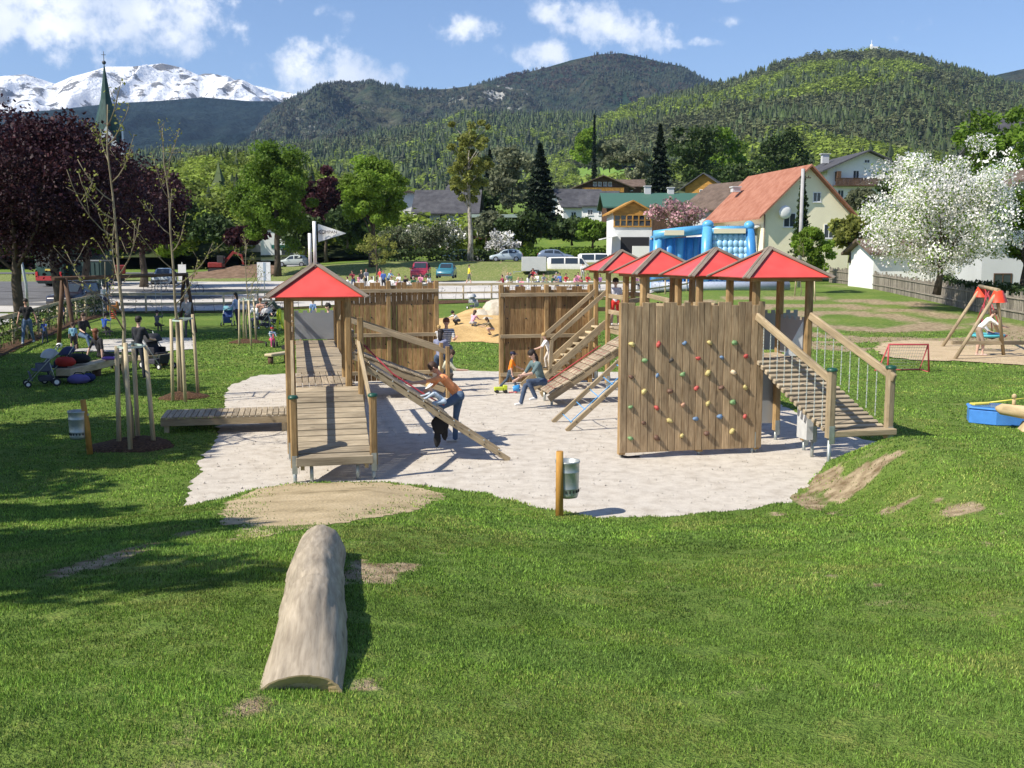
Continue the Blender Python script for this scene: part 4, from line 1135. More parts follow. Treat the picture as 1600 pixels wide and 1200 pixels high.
def inmeadow(p):
    u = 800 + 1602 * p[:, 0] / p[:, 1]; v = 400 - 1602 * (p[:, 2] - CAMZ) / p[:, 1]
    return (u > 893) & (u < 1000) & (v > 268) & (v < 302)
woods("forest", VA, 11000, 17, 27, .60, "dark conifer forest along the ridge", 101, .0, 1.0, keep=lambda p: ~inmeadow(p))
woods("forest", VB, 26000, 12, 22, .42, "mixed conifer and fresh green forest on the big hill", 102, .0, 1.0, keep=lambda p: (p[:, 0] / p[:, 1] < .62) & ~inmeadow(p))
woods("forest", VG_, 14000, 9, 16, .56, "sparse wood on the grey green mountain", 104, mats=[FAC, FAG, FAG], keep=lambda p: fnoise(p[:, 0] + 9e4, p[:, 1] * 2, 160, 5, 3) < .60)
woods("forest", VM_, 16000, 9, 16, .60, "wood covering the brown mountain", 105, mats=[FAC, FAB, FAG], keep=lambda p: fnoise(p[:, 0] + 9e4, p[:, 1] * 2, 200, 6, 3) < .64)
woods("forest", VC, 2600, 5.5, 9.5, .20, "bright green wood on the low bank behind the left-hand trees", 103, .0, 1.0, bro=[proto_broad(330, 20 + i, .5) for i in range(5)])

def meadow():
    rows, cols = VB.shape[:2]; q_ = []
    for i in range(rows - 4):
        for j in range(cols - 1):
            c = VB[i:i + 2, j:j + 2].reshape(-1, 3).mean(0)[None]
            if inmeadow(c)[0]: q_.append((i * cols + j, i * cols + j + 1, (i + 1) * cols + j + 1, (i + 1) * cols + j))
    if not q_: return
    q_ = np.array(q_); ids, inv = np.unique(q_, return_inverse=True); vv = VB.reshape(-1, 3)[ids] + np.array([0, 0, 1.5])
    o = npmesh("meadow", vv, inv.reshape(-1, 4), ramp_mat("meadow_grass", [(.3, (.10, .19, .03)), (.7, (.17, .26, .05))], .03, 6, 1, 0), smooth=True)
    tag(o, "bright green meadow on the hillside", "meadow", kind='structure')
meadow()
# ------------------------------------------------------------ the air
def haze():
    m = MB(); m.box((0, 4000, 850), (17000, 12600, 1706))
    mt = bpy.data.materials.new("haze_air"); mt.use_nodes = True; t = mt.node_tree; t.nodes.clear()
    o = t.nodes.new('ShaderNodeOutputMaterial'); v = t.nodes.new('ShaderNodeVolumePrincipled')
    v.inputs['Color'].default_value = (0.42, 0.62, 1.0, 1); v.inputs['Density'].default_value = HAZE_D; v.inputs['Anisotropy'].default_value = 0.0
    t.links.new(v.outputs[0], o.inputs['Volume'])
    b = m.obj("haze", mt); tag(b, kind='stuff'); return b
HAZE_D = 4.2e-5
haze()
# ============================================================ buildings
TILE_R = ramp_mat("red_roof_tiles", [(.3, (.27, .105, .065)), (.7, (.40, .19, .13))], 1.2, 6, .85, .3, .03, fine=(14, .15))
TILE_D = ramp_mat("dark_roof", [(.3, (.05, .05, .058)), (.7, (.10, .10, .11))], 1.0, 6, .8, .3, .03, fine=(10, .15))
TILE_B = ramp_mat("brown_roof", [(.3, (.09, .065, .05)), (.7, (.17, .125, .10))], 1.0, 6, .85, .3, .03, fine=(10, .15))
ROOF_G = plain("green_metal_roof", (.055, .13, .095), .5)
COPPER = ramp_mat("green_copper", [(.3, (.018, .045, .042)), (.7, (.05, .10, .088))], .8, 8, .6, .1, .02, stretch=(3, 3, .2))
P_YEL = plain("yellow_plaster", (.92, .84, .60), .9, 0, .05, .8)
P_WHT = plain("white_plaster", (.78, .78, .76), .9, 0, .06, .8)
P_CRM = plain("cream_plaster", (.72, .66, .50), .9, 0, .06, .8)
P_GRY = plain("grey_plaster", (.50, .51, .52), .9, 0, .08, .6)

def px(u, Y): return (u - 800) / 1602.0 * Y
def pz(v, Y): return CAMZ + (ray(800, v).z) * Y

def window(root, x, z, w, h, y, frm=WHITE, face='y', sill=True):
    m = MB(); t = .07
    def bb(cx, cz, sx, sz, th, yo):
        if face == 'y': m.box((cx, y - yo, cz), (sx, th, sz))
        else: m.box((y + (yo if face == '+x' else -yo), cx, cz), (th, sx, sz))
    bb(x, z + h / 2 - t / 2, w, t, .06, .02); bb(x, z - h / 2 + t / 2, w, t, .06, .02)
    bb(x - w / 2 + t / 2, z, t, h - 2 * t, .06, .02); bb(x + w / 2 - t / 2, z, t, h - 2 * t, .06, .02); bb(x, z, t * .8, h - 2 * t, .05, .018)
    f = m.obj("window", frm, root); m2 = MB(); m = m2
    bb(x, z, w - t, h - t, .01, .004); m2.obj("pane", GLASS, f)
    if sill: m = MB(); bb(x, z - h / 2 - .04, w + .12, .05, .14, .05); m.obj("sill", frm, f)
    return f

def house(name, label, cat, x, y, rz, w, d, hw, hr, wallm, roofm, ridge='y', over=.6, z=None, wins=(), side=(), chim=(), gablem=None, frm=WHITE, group=None, sink=.6):
    z = Hz(x, y) if z is None else z
    t = empty(name, (x, y, z), rz, label, cat, group)
    m = MB(); hx, hy = w / 2, d / 2
    if ridge == 'y':
        m.prism([(-hx, -hy, -sink), (hx, -hy, -sink), (hx, -hy, hw), (0, -hy, hw + hr), (-hx, -hy, hw)], (0, 0, 0), (0, d, 0))
    else:
        m.prism([(-hx, -hy, -sink), (-hx, hy, -sink), (-hx, hy, hw), (-hx, 0, hw + hr), (-hx, -hy, hw)], (0, 0, 0), (w, 0, 0))
    m.obj("wall", wallm, t)
    if gablem:
        g = MB(); g.prism([(-hx - .01, -hy - .05, hw - .3), (hx + .01, -hy - .05, hw - .3), (hx + .01, -hy - .05, hw), (0, -hy - .05, hw + hr), (-hx - .01, -hy - .05, hw)], (0, 0, 0), (0, .045, 0)); g.obj("gable_boarding", gablem, t)
    r = MB(); th = .2
    if ridge == 'y':
        sl = hr / hx; e = hx + over
        for s in (-1, 1):
            p = [(0, -hy - over, hw + hr + .02), (s * e, -hy - over, hw + hr - sl * e + .02), (s * e, -hy - over, hw + hr - sl * e + .02 + th), (0, -hy - over, hw + hr + .02 + th)]
            r.prism(p, (0, 0, 0), (0, d + 2 * over, 0))
    else:
        sl = hr / hy; e = hy + over
        for s in (-1, 1):
            p = [(-hx - over, 0, hw + hr + .02), (-hx - over, s * e, hw + hr - sl * e + .02), (-hx - over, s * e, hw + hr - sl * e + .02 + th), (-hx - over, 0, hw + hr + .02 + th)]
            r.prism(p, (0, 0, 0), (w + 2 * over, 0, 0))
    rf = r.obj("roof", roofm, t)
    for (cx, cy, ch) in chim:
        c = MB(); zt = hw + hr + ch; c.box((cx, cy, zt - ch / 2 - .8), (.8, .7, ch + 1.6)); c.box((cx, cy, zt + .1), (1.0, .9, .12)); c.obj("chimney", P_GRY, rf)
    for wn in wins: window(t, wn[0], wn[1], wn[2], wn[3], -hy, frm)
    for wn in side: window(t, wn[0], wn[1], wn[2], wn[3], -hx, frm, face='-x')
    return t

def balcony(root, x0, x1, z, y, dep=1.0, mat=None, h=1.0):
    m = MB(); m.box(((x0 + x1) / 2, y - dep / 2, z), (x1 - x0, dep, .12))
    b = m.obj("balcony", W_DARK, root)
    m = MB(); n = int((x1 - x0) / .18)
    for i in range(n): m.box((x0 + (i + .5) * (x1 - x0) / n, y - dep + .02, z + h / 2), ((x1 - x0) / n - .03, .03, h), None, tn())
    m.box(((x0 + x1) / 2, y - dep + .02, z + h), (x1 - x0, .09, .08)); m.obj("railing", mat or W_DARK, b)
    return b

# yellow house with red tiles
yx, yy = 25.0, 102.0
YH = house("house", "yellow house with red tiled roof beside the blue inflatable", "house", yx + 1.0, yy, R_(9.6), 8.4, 13.5, 4.9, 4.1, P_YEL, TILE_R, 'y', .7, z=2.5,
      wins=((2.2, 3.2, 1.0, 1.3), (-1.7, 4.2, 1.2, 1.3), (0.9, 6.3, .8, .9)), side=((-3, 3.4, 1.1, 1.2), (2, 3.4, 1.1, 1.2)), chim=((-2.5, 4.5, -1.2),))
m = MB(); m.ell((-2.3, -7.1, 4.9), (.62, .18, .62), 16, 6); m.tube([(-2.3, -7.0, 4.9), (-2.3, -6.75, 4.6)], .04, 6); m.obj("satellite_dish", P_WHT, YH)
m = MB(); m.tube([(-4.15, -6.85, 4.7), (-4.15, -6.85, -.3)], .06, 8); m.obj("downpipe", plain("pipe", (.25, .2, .15), .5), YH)
m = MB(); m.prism([(-7.5, -6.2, 2.6), (-4.3, -6.2, 3.6), (-4.3, -6.2, 3.75), (-7.5, -6.2, 2.75)], (0, 0, 0), (0, 9, 0)); m.obj("canopy", P_WHT, YH)
m = MB(); m.box((-5.8, -1.5, 1.2), (2.9, 8.5, 3.2)); m.obj("annex", P_WHT, YH)
# white alpine house
AX, AY = px(1319, 152), 152
AH = house("house", "white alpine house with dark low gable roof and long balcony", "house", AX, AY, R_(4), 11.2, 12, 4.6, 2.4, P_WHT, TILE_D, 'y', 1.1, z=pz(320, 152),
      wins=((-1.5, 3.8, .9, 1.3), (3.0, 3.8, 1.0, 1.2), (-3.6, 1.2, .9, 1.1), (-1.6, 1.2, 1.6, 1.1), (3, 1.2, 1.2, 1.2), (0, 5.7, .8, .5)), frm=WHITE)
balcony(AH, -4.8, 2.2, 2.3, -6, 1.1)
m = MB(); m.box((-4.3, -6.6, 3.6), (.5, 1.0, 1.3)); m.obj("balcony_screen", W_DARK, AH)
for cx in (-3.2, 2.6): m = MB(); m.box((cx, 1.5, 6.7), (1.0, .7, 1.3)); m.box((cx, 1.5, 7.4), (1.4, 1.0, .1)); m.obj("chimney", P_GRY, AH)
# white houses behind the blossom tree
house("outbuilding", "low white outbuilding half hidden behind the blossom tree", "house", px(1430, 80), 82, R_(3), 7.6, 5, 2.2, .9, P_WHT, TILE_B, 'x', .5, z=pz(440, 80), wins=((2.2, 1.4, .9, 1.0),))
BH = house("house", "white house with dark windows at the right edge behind the blossom tree", "house", px(1620, 72), 74, R_(-6), 9.0, 9, 6.6, 2.2, P_GRY, TILE_B, 'y', .8, z=pz(462, 72),
      wins=((-2.0, 3.6, 1.9, 1.4), (-3.1, 1.0, 1.2, 1.2), (1.5, 3.6, 1.6, 1.4)), frm=W_DARK)
house("house", "house with dark pointed roof behind the top of the blossom tree", "house", px(1590, 120), 120, R_(10), 9, 9, 5.2, 3.2, P_WHT, TILE_D, 'x', .8, z=pz(305, 120))
# pale house with wooden gable
GX_, GY_ = px(985, 124), 127
GH = house("house", "white house with wooden gable room above a dark ground-floor terrace", "house", GX_, GY_, R_(2), 4.7, 6, 4.7, 1.25, P_WHT, W_ORANGE, 'y', .5, z=pz(394, 124), gablem=W_ORANGE)
m = MB()
for i in range(7): m.box((-2.2 + i * .733, -3.08, 3.75), (.14, .12, 1.35))
m.box((0, -3.08, 4.42), (4.6, .13, .16)); m.box((0, -3.08, 3.05), (4.6, .13, .16)); m.box((0, -3.08, 3.8), (4.6, .10, .06))
f_ = m.obj("window", W_ORANGE, GH); m = MB(); m.box((0, -3.03, 3.75), (4.4, .02, 1.3)); m.obj("pane", GLASS, f_)
m = MB(); m.box((.3, -3.03, .85), (3.4, .04, 1.9)); m.obj("terrace_shade_panel", plain("painted_opening_shade", (.02, .02, .022), .8), GH)  # flat panel on the wall, the terrace's shade put into its dark colour
m = MB(); m.prism([(-4.0, -5.5, 1.45), (-1.9, -5.5, 1.9), (-1.9, -5.5, 2.0), (-4.0, -5.5, 1.55)], (0, 0, 0), (0, 3, 0)); m.obj("awning", P_WHT, GH)
m = MB(); m.box((1.1, -6.2, -.1), (3.1, .3, 1.6)); m.obj("garden_wall", P_WHT, GH)
LB = house("long_building", "long low wooden building with green metal roof behind the wooden gable", "building", px(1045, 138), 139, R_(1), 17.5, 7, 3.6, 1.7, W_DARK, ROOF_G, 'x', .6, z=pz(366, 136), wins=((1.5, 2.4, 1.6, .9), (4.6, 2.4, 1.2, .9), (-.5, 2.4, 1.2, .9)), chim=((-3.0, 0, 1.0), (.1, 0, .8)))
house("house", "large grey-brown roofed barn tucked behind the yellow house", "house", px(1165, 130), 132, R_(30), 9, 12, 3.2, 3.0, P_GRY, TILE_B, 'y', .9, z=pz(362, 130))
# chalets on the slope
CH = house("chalet", "dark brown wooden chalet with white-framed gable windows, the nearer of the two", "chalet", px(937, 235), 238, R_(3), 11.5, 10, 3.6, 2.3, W_DARK, TILE_B, 'y', 1.4, z=pz(318, 235),
      wins=((-1.8, 4.2, .8, .9), (-.7, 4.2, .8, .9), (.5, 4.2, .8, .9), (1.6, 4.2, .8, .9), (-3.2, 1.1, 1.4, 1.4), (1.4, 1.1, 1.0, 1.2), (3.6, 1.1, 1.0, 1.2)))
balcony(CH, -4.8, 4.6, 2.3, -5, 1.1, W_ORANGE)
CH2 = house("chalet", "dark brown wooden chalet just right of the nearer chalet", "chalet", px(975, 250), 254, R_(-4), 8, 9, 3.4, 1.6, W_DARK, TILE_B, 'x', 1.0, z=pz(313, 250), wins=((-1.6, 2.6, .9, .8), (0, 2.6, .9, .8), (1.5, 2.6, .9, .8)))
house("house", "white house with steep dark roof below the chalets, nearest the spruce", "house", px(902, 172), 175, R_(14), 7.5, 9, 2.6, 2.9, P_WHT, TILE_D, 'x', .5, z=pz(348, 172), wins=((-2, 1.2, .9, 1), (1, 1.2, .9, 1)))
house("house", "small white house with two windows and dark hipped roof left of the wooden gable", "house", px(938, 150), 153, R_(-8), 4.8, 6, 2.5, 1.9, P_WHT, TILE_D, 'x', .5, z=pz(347, 150), wins=((-1.2, 1.4, .8, .8), (.4, 1.4, .8, .8)))
house("house", "dark roofed red wooden house above the green-roofed building", "house", px(1105, 185), 188, R_(-20), 6.5, 7, 2.6, 2.2, W_ORANGE, TILE_D, 'y', .9, z=pz(315, 185), wins=((0, 1.6, 1.4, 1),))
# barn, silo, farmhouse
house("barn", "white gabled barn next to the pale silo", "barn", px(640, 178), 181, R_(4), 8.4, 9, 4.0, 1.6, P_WHT, TILE_B, 'y', .8, z=pz(352, 178))
SI = empty("silo", (px(661, 170), 170, pz(352, 170)), 0, "pale round silo between the barn and the farmhouse", "silo")
m = MB(); m.lathe((0, 0, -.5), [(1.35, 0), (1.35, 3.4), (1.2, 3.65), (.01, 3.9)], 20); m.obj("tank", P_WHT, SI)
house("farmhouse", "farmhouse with long slate-grey roof behind the lone poplar", "farmhouse", px(700, 168), 172, R_(-3), 9.5, 9, 2.3, 3.4, P_GRY, TILE_D, 'x', .8, z=pz(352, 168), wins=((-3, 1.3, 1, 1), (-.5, 1.3, 1, 1), (2.5, 1.3, 1, 1)))
FB = empty("flat_building", (px(770, 150), 153, pz(368, 150)), 0, "low building with flat pale green roof right of the poplar", "building")
m = MB(); m.box((0, 0, 1.0), (5.8, 6, 3.0)); m.obj("wall", W_DARK, FB)
m = MB(); m.box((.2, -.6, 2.75), (7.0, 8.0, .45)); m.obj("roof", plain("pale_green_fascia", (.34, .42, .36), .6), FB)
for i in range(3): m = MB(); m.box((-2.2 + i * 2.2, -4.2, 1.0), (.15, .15, 3.2)); m.obj("post", P_WHT, FB)
# white modern hall and the roofs behind the purple tree
MH = empty("hall", (px(436, 150), 156, pz(402, 150)), R_(6), "white flat-roofed hall with green window band behind the big green tree", "building")
m = MB(); m.box((0, 0, 1.7), (6.4, 9, 4.4)); m.obj("wall", P_WHT, MH)
m = MB(); m.box((.6, -4.55, 1.55), (4.4, .08, .5)); m.obj("window_band", plain("green_band", (.03, .16, .13), .4), MH)
m = MB(); m.box((.6, -4.55, .5), (1.6, .06, 1.4)); m.obj("doorway", GLASS, MH)
m = MB(); m.box((-4.6, 1, 1.4), (2.8, 7, 3.6)); m.obj("wing", P_GRY, MH)
m = MB(); m.box((0, 0, 3.98), (6.7, 9.3, .16)); m.obj("roof", TILE_D, MH)
house("house", "cream gabled house with brown wooden lower storey beside the purple trees", "house", px(321, 172), 175, R_(3), 3.6, 6, 2.5, 2.1, W_ORANGE, P_CRM, 'y', .3, z=pz(386, 172), gablem=P_CRM)
house("house", "grey slate-roofed house right of the cream gable", "house", px(362, 190), 193, R_(0), 8, 8, 2.6, 2.8, P_GRY, TILE_D, 'x', .6, z=pz(380, 190))
house("house", "white house with dark roof nearest the purple trees", "house", px(292, 165), 168, R_(10), 6, 7, 3.0, 1.8, P_WHT, TILE_D, 'x', .6, z=pz(388, 165), wins=((0, 1.6, 1, 1), (-1.8, 1.6, .9, 1)))
# church
def church():
    Y = 225; x = px(181, Y); z0 = Hz(x, Y); t = empty("church", (x, Y, z0), R_(18), "church tower with tall green copper spire and white clock gable", "church")
    zb = pz(238, Y) - z0; h = 3.2
    m = MB(); m.box((0, 0, zb / 2), (2 * h, 2 * h, zb)); m.obj("wall", P_WHT, t)
    zg = pz(200, Y) - z0
    for k in range(4):
        a = k * math.pi / 2; Rm = Matrix.Rotation(a, 3, 'Z'); m = MB()
        P3 = [Rm @ Vector(v) for v in ((-h, -h - .01, zb), (h, -h - .01, zb), (0, -h - .01, zg))]
        m.prism(P3, (0, 0, 0), Rm @ Vector((0, .3, 0))); g = m.obj("gable", P_WHT, t)
        if k in (0, 1):
            m = MB(); c = Rm @ Vector((0, -h - .02, zb + 1.2)); m.cyl(c, .85, .08, 20, axis=tuple(Rm @ Vector((0, -1, 0)))); m.obj("clock_face", plain("clock_dark", (.03, .035, .06), .4), g)
            m = MB(); c = Rm @ Vector((0, -h - .11, zb + 1.2)); m.beam(c, c + Vector((0, 0, .65)), .08, .03); m.beam(c, c + (Rm @ Vector((.35, 0, .2))), .1, .03); m.obj("clock_hands", P_CRM, g)
        m = MB(); c = Rm @ Vector((0, -h - .02, zb - 2.6)); m.box(c, (1.0, .1, 1.8), Rm); m.obj("belfry_window", GLASS, t)
    zt = pz(100, Y) - z0; m = MB(); n = 8; prof = []
    m.tube([(0, 0, zb + .2), (0, 0, zg + .5), (0, 0, zb + (zt - zb) * .6), (0, 0, zt)], [h * 1.02, h * .80, h * .33, .06], 8, smooth=False); sp = m.obj("spire", COPPER, t)
    m = MB(); m.ell((0, 0, zt + .3), (.42, .42, .42), 12, 8); m.tube([(0, 0, zt), (0, 0, zt + 2.6)], .07, 6); m.box((0, 0, zt + 1.9), (.9, .1, .1)); m.obj("cross", plain("dark_iron", (.05, .06, .07), .5), sp)
    return t
church()
OD = empty("chapel", (px(708, 205), 208, pz(330, 205)), 0, "small chapel tower with grey onion dome behind the poplar", "chapel")
m = MB(); m.box((0, 0, 1.5), (2.2, 2.2, 4.2)); m.obj("wall", P_WHT, OD)
m = MB(); m.lathe((0, 0, 3.6), [(1.5, 0), (1.6, .5), (1.4, 1.3), (.8, 1.9), (.3, 2.3), (.05, 3.2)], 16); m.obj("dome", TILE_D, OD)
OB = empty("lookout", (px(1347, 1880), 1880, pz(88, 1880) - 2), 0, "tiny white lookout tower on the top of the wooded hill", "tower")
m = MB(); m.box((0, 0, 9), (13, 10, 18)); m.box((3, 0, 5), (22, 12, 10)); m.obj("block", P_WHT, OB)
m = MB(); m.cyl((-3, 0, 18), .9, 12, 8, r2=.3); m.cyl((-3, 0, 18), 2.6, 4, 12); m.obj("mast", P_WHT, OB)
# ============================================================ trees
BARK = ramp_mat("bark", [(.3, (.05, .04, .03)), (.7, (.13, .105, .08))], 6, 8, .95, .9, .03, stretch=(1, 1, .25))
BARKP = ramp_mat("pale_bark", [(.3, (.16, .135, .09)), (.7, (.33, .29, .20))], 6, 8, .9, .6, .02, stretch=(1, 1, .3))
BARKB = ramp_mat("mottled_bark", [(.35, (.12, .10, .08)), (.6, (.50, .46, .40))], 5, 8, .9, .6, .02, stretch=(1, 1, .5))
L_PUR = leafmat("purple_leaves", (.030, .010, .018), .15); L_GRN = leafmat("maple_leaves", (.135, .225, .028), .45); L_BRT = leafmat("bright_leaves", (.20, .31, .04), .5)
L_YEL = leafmat("yellow_green_leaves", (.24, .26, .06), .45); L_DRK = leafmat("dark_leaves", (.045, .075, .02), .25); L_CON = leafmat("spruce_needles", (.014, .026, .012), .05)
L_WHT = leafmat("white_blossom", (.88, .86, .84), .3); L_PNK = leafmat("pink_blossom", (.55, .33, .36), .35); L_GRY = leafmat("orchard_leaves", (.19, .21, .12), .4); L_RED = leafmat("reddish_leaves", (.060, .020, .024), .25)

def leaves(P_, size, r, flat=0.0, asp=.62):
    """irregular four-cornered leaves at points P_; returns verts, faces"""
    n = len(P_); d = r.normal(size=(n, 3)); d[:, 2] += flat * np.sign(d[:, 2] + 1e-9); d /= np.linalg.norm(d, axis=1)[:, None]
    a = np.cross(d, r.normal(size=(n, 3))); a /= np.linalg.norm(a, axis=1)[:, None] + 1e-9; b = np.cross(d, a)
    s = (size * r.uniform(.6, 1.4, n))[:, None]
    c = [P_ + a * s, P_ + b * s * asp * r.uniform(.7, 1.2, (n, 1)), P_ - a * s * .8, P_ - b * s * asp * r.uniform(.7, 1.2, (n, 1))]
    return np.stack(c, 1).reshape(-1, 3), np.arange(4 * n).reshape(-1, 4)

def tree(name, label, cat, x, y, H_, tr, c0, rx, crown_z, rz, mat, nleaf=9000, ls=.16, nclump=40, seed=1, bark=None, z=None, lean=(0, 0), group=None, cone=0.0, fill=.55, limbs=12, clr=.30, mat2=None, ry=None, gnarl=.1, fork=None):
    """broad-leaved tree: crown is many leaf clumps inside an uneven envelope, carried by tapering limbs"""
    r = np.random.default_rng(seed); z = Hz(x, y) if z is None else z; ry = ry or rx
    t = empty(name, (x, y, z), 0, label, cat, group)
    cc = []
    while len(cc) < nclump:
        d = r.normal(size=3); d /= np.linalg.norm(d); k = r.uniform(0, 1) ** (1 / 2.4)
        p = d * k; w = 1.0 - cone * (p[2] * .5 + .5)
        w *= .80 + .4 * r.random()
        cc.append((p[0] * rx * w + lean[0], p[1] * ry * w + lean[1], crown_z + p[2] * rz * (.88 + .2 * r.random())))
    cc = np.array(cc); per = max(4, nleaf // nclump); pts = []; tt = []
    for c in cc:
        cr_ = rx * clr * r.uniform(.6, 1.25); d = r.normal(size=(per, 3)); d /= np.linalg.norm(d, axis=1)[:, None]
        k = r.uniform(0, 1, per) ** .45
        pts.append(c + d * k[:, None] * cr_ * np.array([1, 1, .75])); tt.append(np.full(per, r.uniform(.72, 1.28)) * r.uniform(.75, 1.25, per))
    pts = np.concatenate(pts); tt = np.concatenate(tt)
    v, f = leaves(pts, ls, r)
    if mat2 is not None:
        mi = (r.uniform(0, 1, len(f)) < .30).astype(int); npmesh("crown", v, f, [mat, mat2], tt, parent=t, midx=mi)
    else: npmesh("crown", v, f, mat, tt, parent=t)
    m = MB(); top = crown_z + rz * .45; n = 7; pth = []
    for i in range(n): k = i / (n - 1); pth.append((lean[0] * k + r.uniform(-1, 1) * tr * .6 * (i > 0), lean[1] * k + r.uniform(-1, 1) * tr * .6 * (i > 0), -.3 + (top + .3) * k))
    m.tube(pth, [tr * (1.35 if i == 0 else 1.0) * (1 - .80 * (i / (n - 1)) ** 1.1) for i in range(n)], 9)
    sel = cc[r.permutation(len(cc))[:limbs]]
    for c in sel:
        zb = min(max(c0 * r.uniform(.85, 1.3), c[2] - rx * .9), top * .93); k = max(0, (zb + .3) / (top + .3)); i = min(int(k * (n - 1)), n - 2); fr = k * (n - 1) - i
        s = Vector(pth[i]).lerp(Vector(pth[i + 1]), fr); e = Vector(c); mid = s.lerp(e, .5) + Vector((r.uniform(-gnarl, gnarl) * rx, r.uniform(-gnarl, gnarl) * rx, rx * .10))
        r0 = tr * .42 * (1 - .5 * k); m.tube([s, s.lerp(mid, .5), mid, e], [r0, r0 * .75, r0 * .5, r0 * .15], 6)
    m.obj("trunk", bark or BARK, t)
    return t

def spruce(name, label, x, y, Hh, rad, seed, z=None, group=None, n=9000, mat=None, cat="tree", ls=.22):
    r = np.random.default_rng(seed); z = Hz(x, y) if z is None else z; t = empty(name, (x, y, z), 0, label, cat, group)
    k = r.uniform(0.06, 1, n) ** .8; a = r.uniform(0, 2 * np.pi, n); br = np.floor(a / (2 * np.pi) * 9 + k * 37)
    rr = rad * (1.02 - k) * r.uniform(.15, 1, n) ** .55 * (.72 + .5 * vnoise(br, np.floor(k * 22), 1, seed)) * (.8 + .35 * np.sin(k * 60 + br))
    pts = np.stack([rr * np.cos(a), rr * np.sin(a), Hh * k - rr * .22], -1)
    v, f = leaves(pts, ls, r, 0.6, .5); npmesh("crown", v, f, mat or L_CON, r.uniform(.6, 1.5, n), parent=t)
    m = MB(); m.tube([(0, 0, -.3), (0, 0, Hh * .5), (0, 0, Hh)], [rad * .09, rad * .055, .02], 8); m.obj("trunk", BARK, t)
    return t

# purple-leaved trees on the left
tree("purple_tree", "purple-leaved tree at the left edge, trunk by the path", "tree", px(30, 42), 42, 9, .26, 3.0, 4.6, 6.1, 3.0, L_PUR, 38000, .085, 80, 11, group="purple-leaved trees by the road", mat2=L_RED, clr=.34)
tree("purple_tree", "purple-leaved tree behind the black car and bicycles", "tree", px(92, 60), 60, 11, .30, 3.6, 5.0, 7.3, 3.4, L_PUR, 34000, .11, 80, 12, group="purple-leaved trees by the road", mat2=L_RED, clr=.34)
tree("purple_tree", "purple-leaved tree just below the church gable", "tree", px(136, 74), 74, 11, .32, 3.6, 4.8, 6.8, 3.1, L_PUR, 32000, .13, 80, 13, group="purple-leaved trees by the road", mat2=L_RED, clr=.34)
tree("purple_tree", "rightmost of the four purple-leaved trees, behind the tall sapling", "tree", px(226, 86), 86, 11, .32, 3.6, 4.0, 6.6, 3.3, L_PUR, 28000, .14, 70, 14, group="purple-leaved trees by the road", mat2=L_RED, clr=.34)
tree("green_tree", "small green tree under the purple crowns by the bus", "tree", px(118, 90), 92, 8, .2, 2.5, 4.6, 5.4, 2.2, L_GRN, 5000, .2, 30, 15)
# trees standing outside the view on the left, whose shade falls on the lawn
tree("shade_tree", "tall leafy tree left of the slope", "tree", -12.7, 5.2, 9, .3, 3.0, 3.3, 6.8, 2.6, L_GRN, 13000, .2, 60, 16, group="shade trees left of the lawn", fill=.4)
tree("shade_tree", "tall leafy tree beside the bin", "tree", -15.8, 14.0, 10, .3, 3.0, 3.9, 7.0, 2.8, L_GRN, 16000, .2, 64, 17, group="shade trees left of the lawn")
tree("shade_tree", "tall leafy tree at the far end of the left row", "tree", -20.5, 22.5, 11, .3, 3.0, 4.3, 7.4, 2.9, L_GRN, 16000, .2, 64, 18, group="shade trees left of the lawn")
tree("shade_tree", "leafy tree behind the viewer's left shoulder", "tree", -13.0, 0.2, 9, .3, 3.0, 3.0, 6.8, 2.2, L_GRN, 6000, .2, 36, 19, group="shade trees left of the lawn")
tree("shade_tree", "broad leafy tree behind the left bin, outside the lawn", "tree", -15.5, 9.5, 10, .3, 3.0, 3.4, 6.6, 2.3, L_GRN, 11000, .2, 50, 38, group="shade trees left of the lawn")
tree("shade_tree", "leafy tree between the left lawn and the path", "tree", -24.5, 29.0, 11, .3, 3.0, 4.0, 8.0, 3.0, L_PUR, 14000, .2, 60, 20, group="shade trees left of the lawn")

# trees along the lot and in the village
tree("green_tree", "tall dense green maple in front of the white hall", "tree", px(435, 108), 108, 13, .36, 3.0, 4.2, 8.6, 5.6, L_GRN, 30000, .16, 95, 21, cone=.25, clr=.26)
tree("green_tree", "bright green maple right of the white pennant", "tree", px(583, 112), 112, 11, .32, 3.2, 4.1, 7.6, 4.1, L_BRT, 20000, .17, 75, 22, cone=.3, clr=.24)
tree("poplar", "tall thin yellow-green poplar with pale mottled trunk", "tree", px(735, 118), 118, 16, .30, 5.0, 2.7, 11.2, 5.2, L_YEL, 7000, .20, 70, 23, bark=BARKB, clr=.22, z=pz(403, 118), limbs=26)
tree("red_tree", "dark reddish tree between the two green maples", "tree", px(512, 150), 150, 12, .3, 3.5, 4.0, 8.5, 5.2, L_RED, 9000, .3, 55, 24)
spruce("spruce", "tall dark spruce behind the green roof", px(1027, 160), 160, 14.0, 3.1, 31, z=pz(340, 160), n=16000, ls=.26)
spruce("spruce", "broad dark spruce left of the chalets", px(843, 150), 150, 13.0, 4.0, 32, z=pz(368, 150), n=15000, ls=.28)
spruce("spruce", "thin dark spruce rising above the ridge meadow", px(926, 300), 300, 21, 1.1, 33, z=pz(296, 300), n=3000, ls=.35)
spruce("spruce", "small pointed spruce behind the poplar", px(766, 200), 200, 9, 2.0, 34, z=pz(310, 200), n=4000, ls=.35)
spruce("spruce", "narrow spruce against the yellow gable", px(1258, 88), 90, 8.2, 1.1, 36, z=pz(415, 88), n=6000, mat=L_DRK, ls=.16)
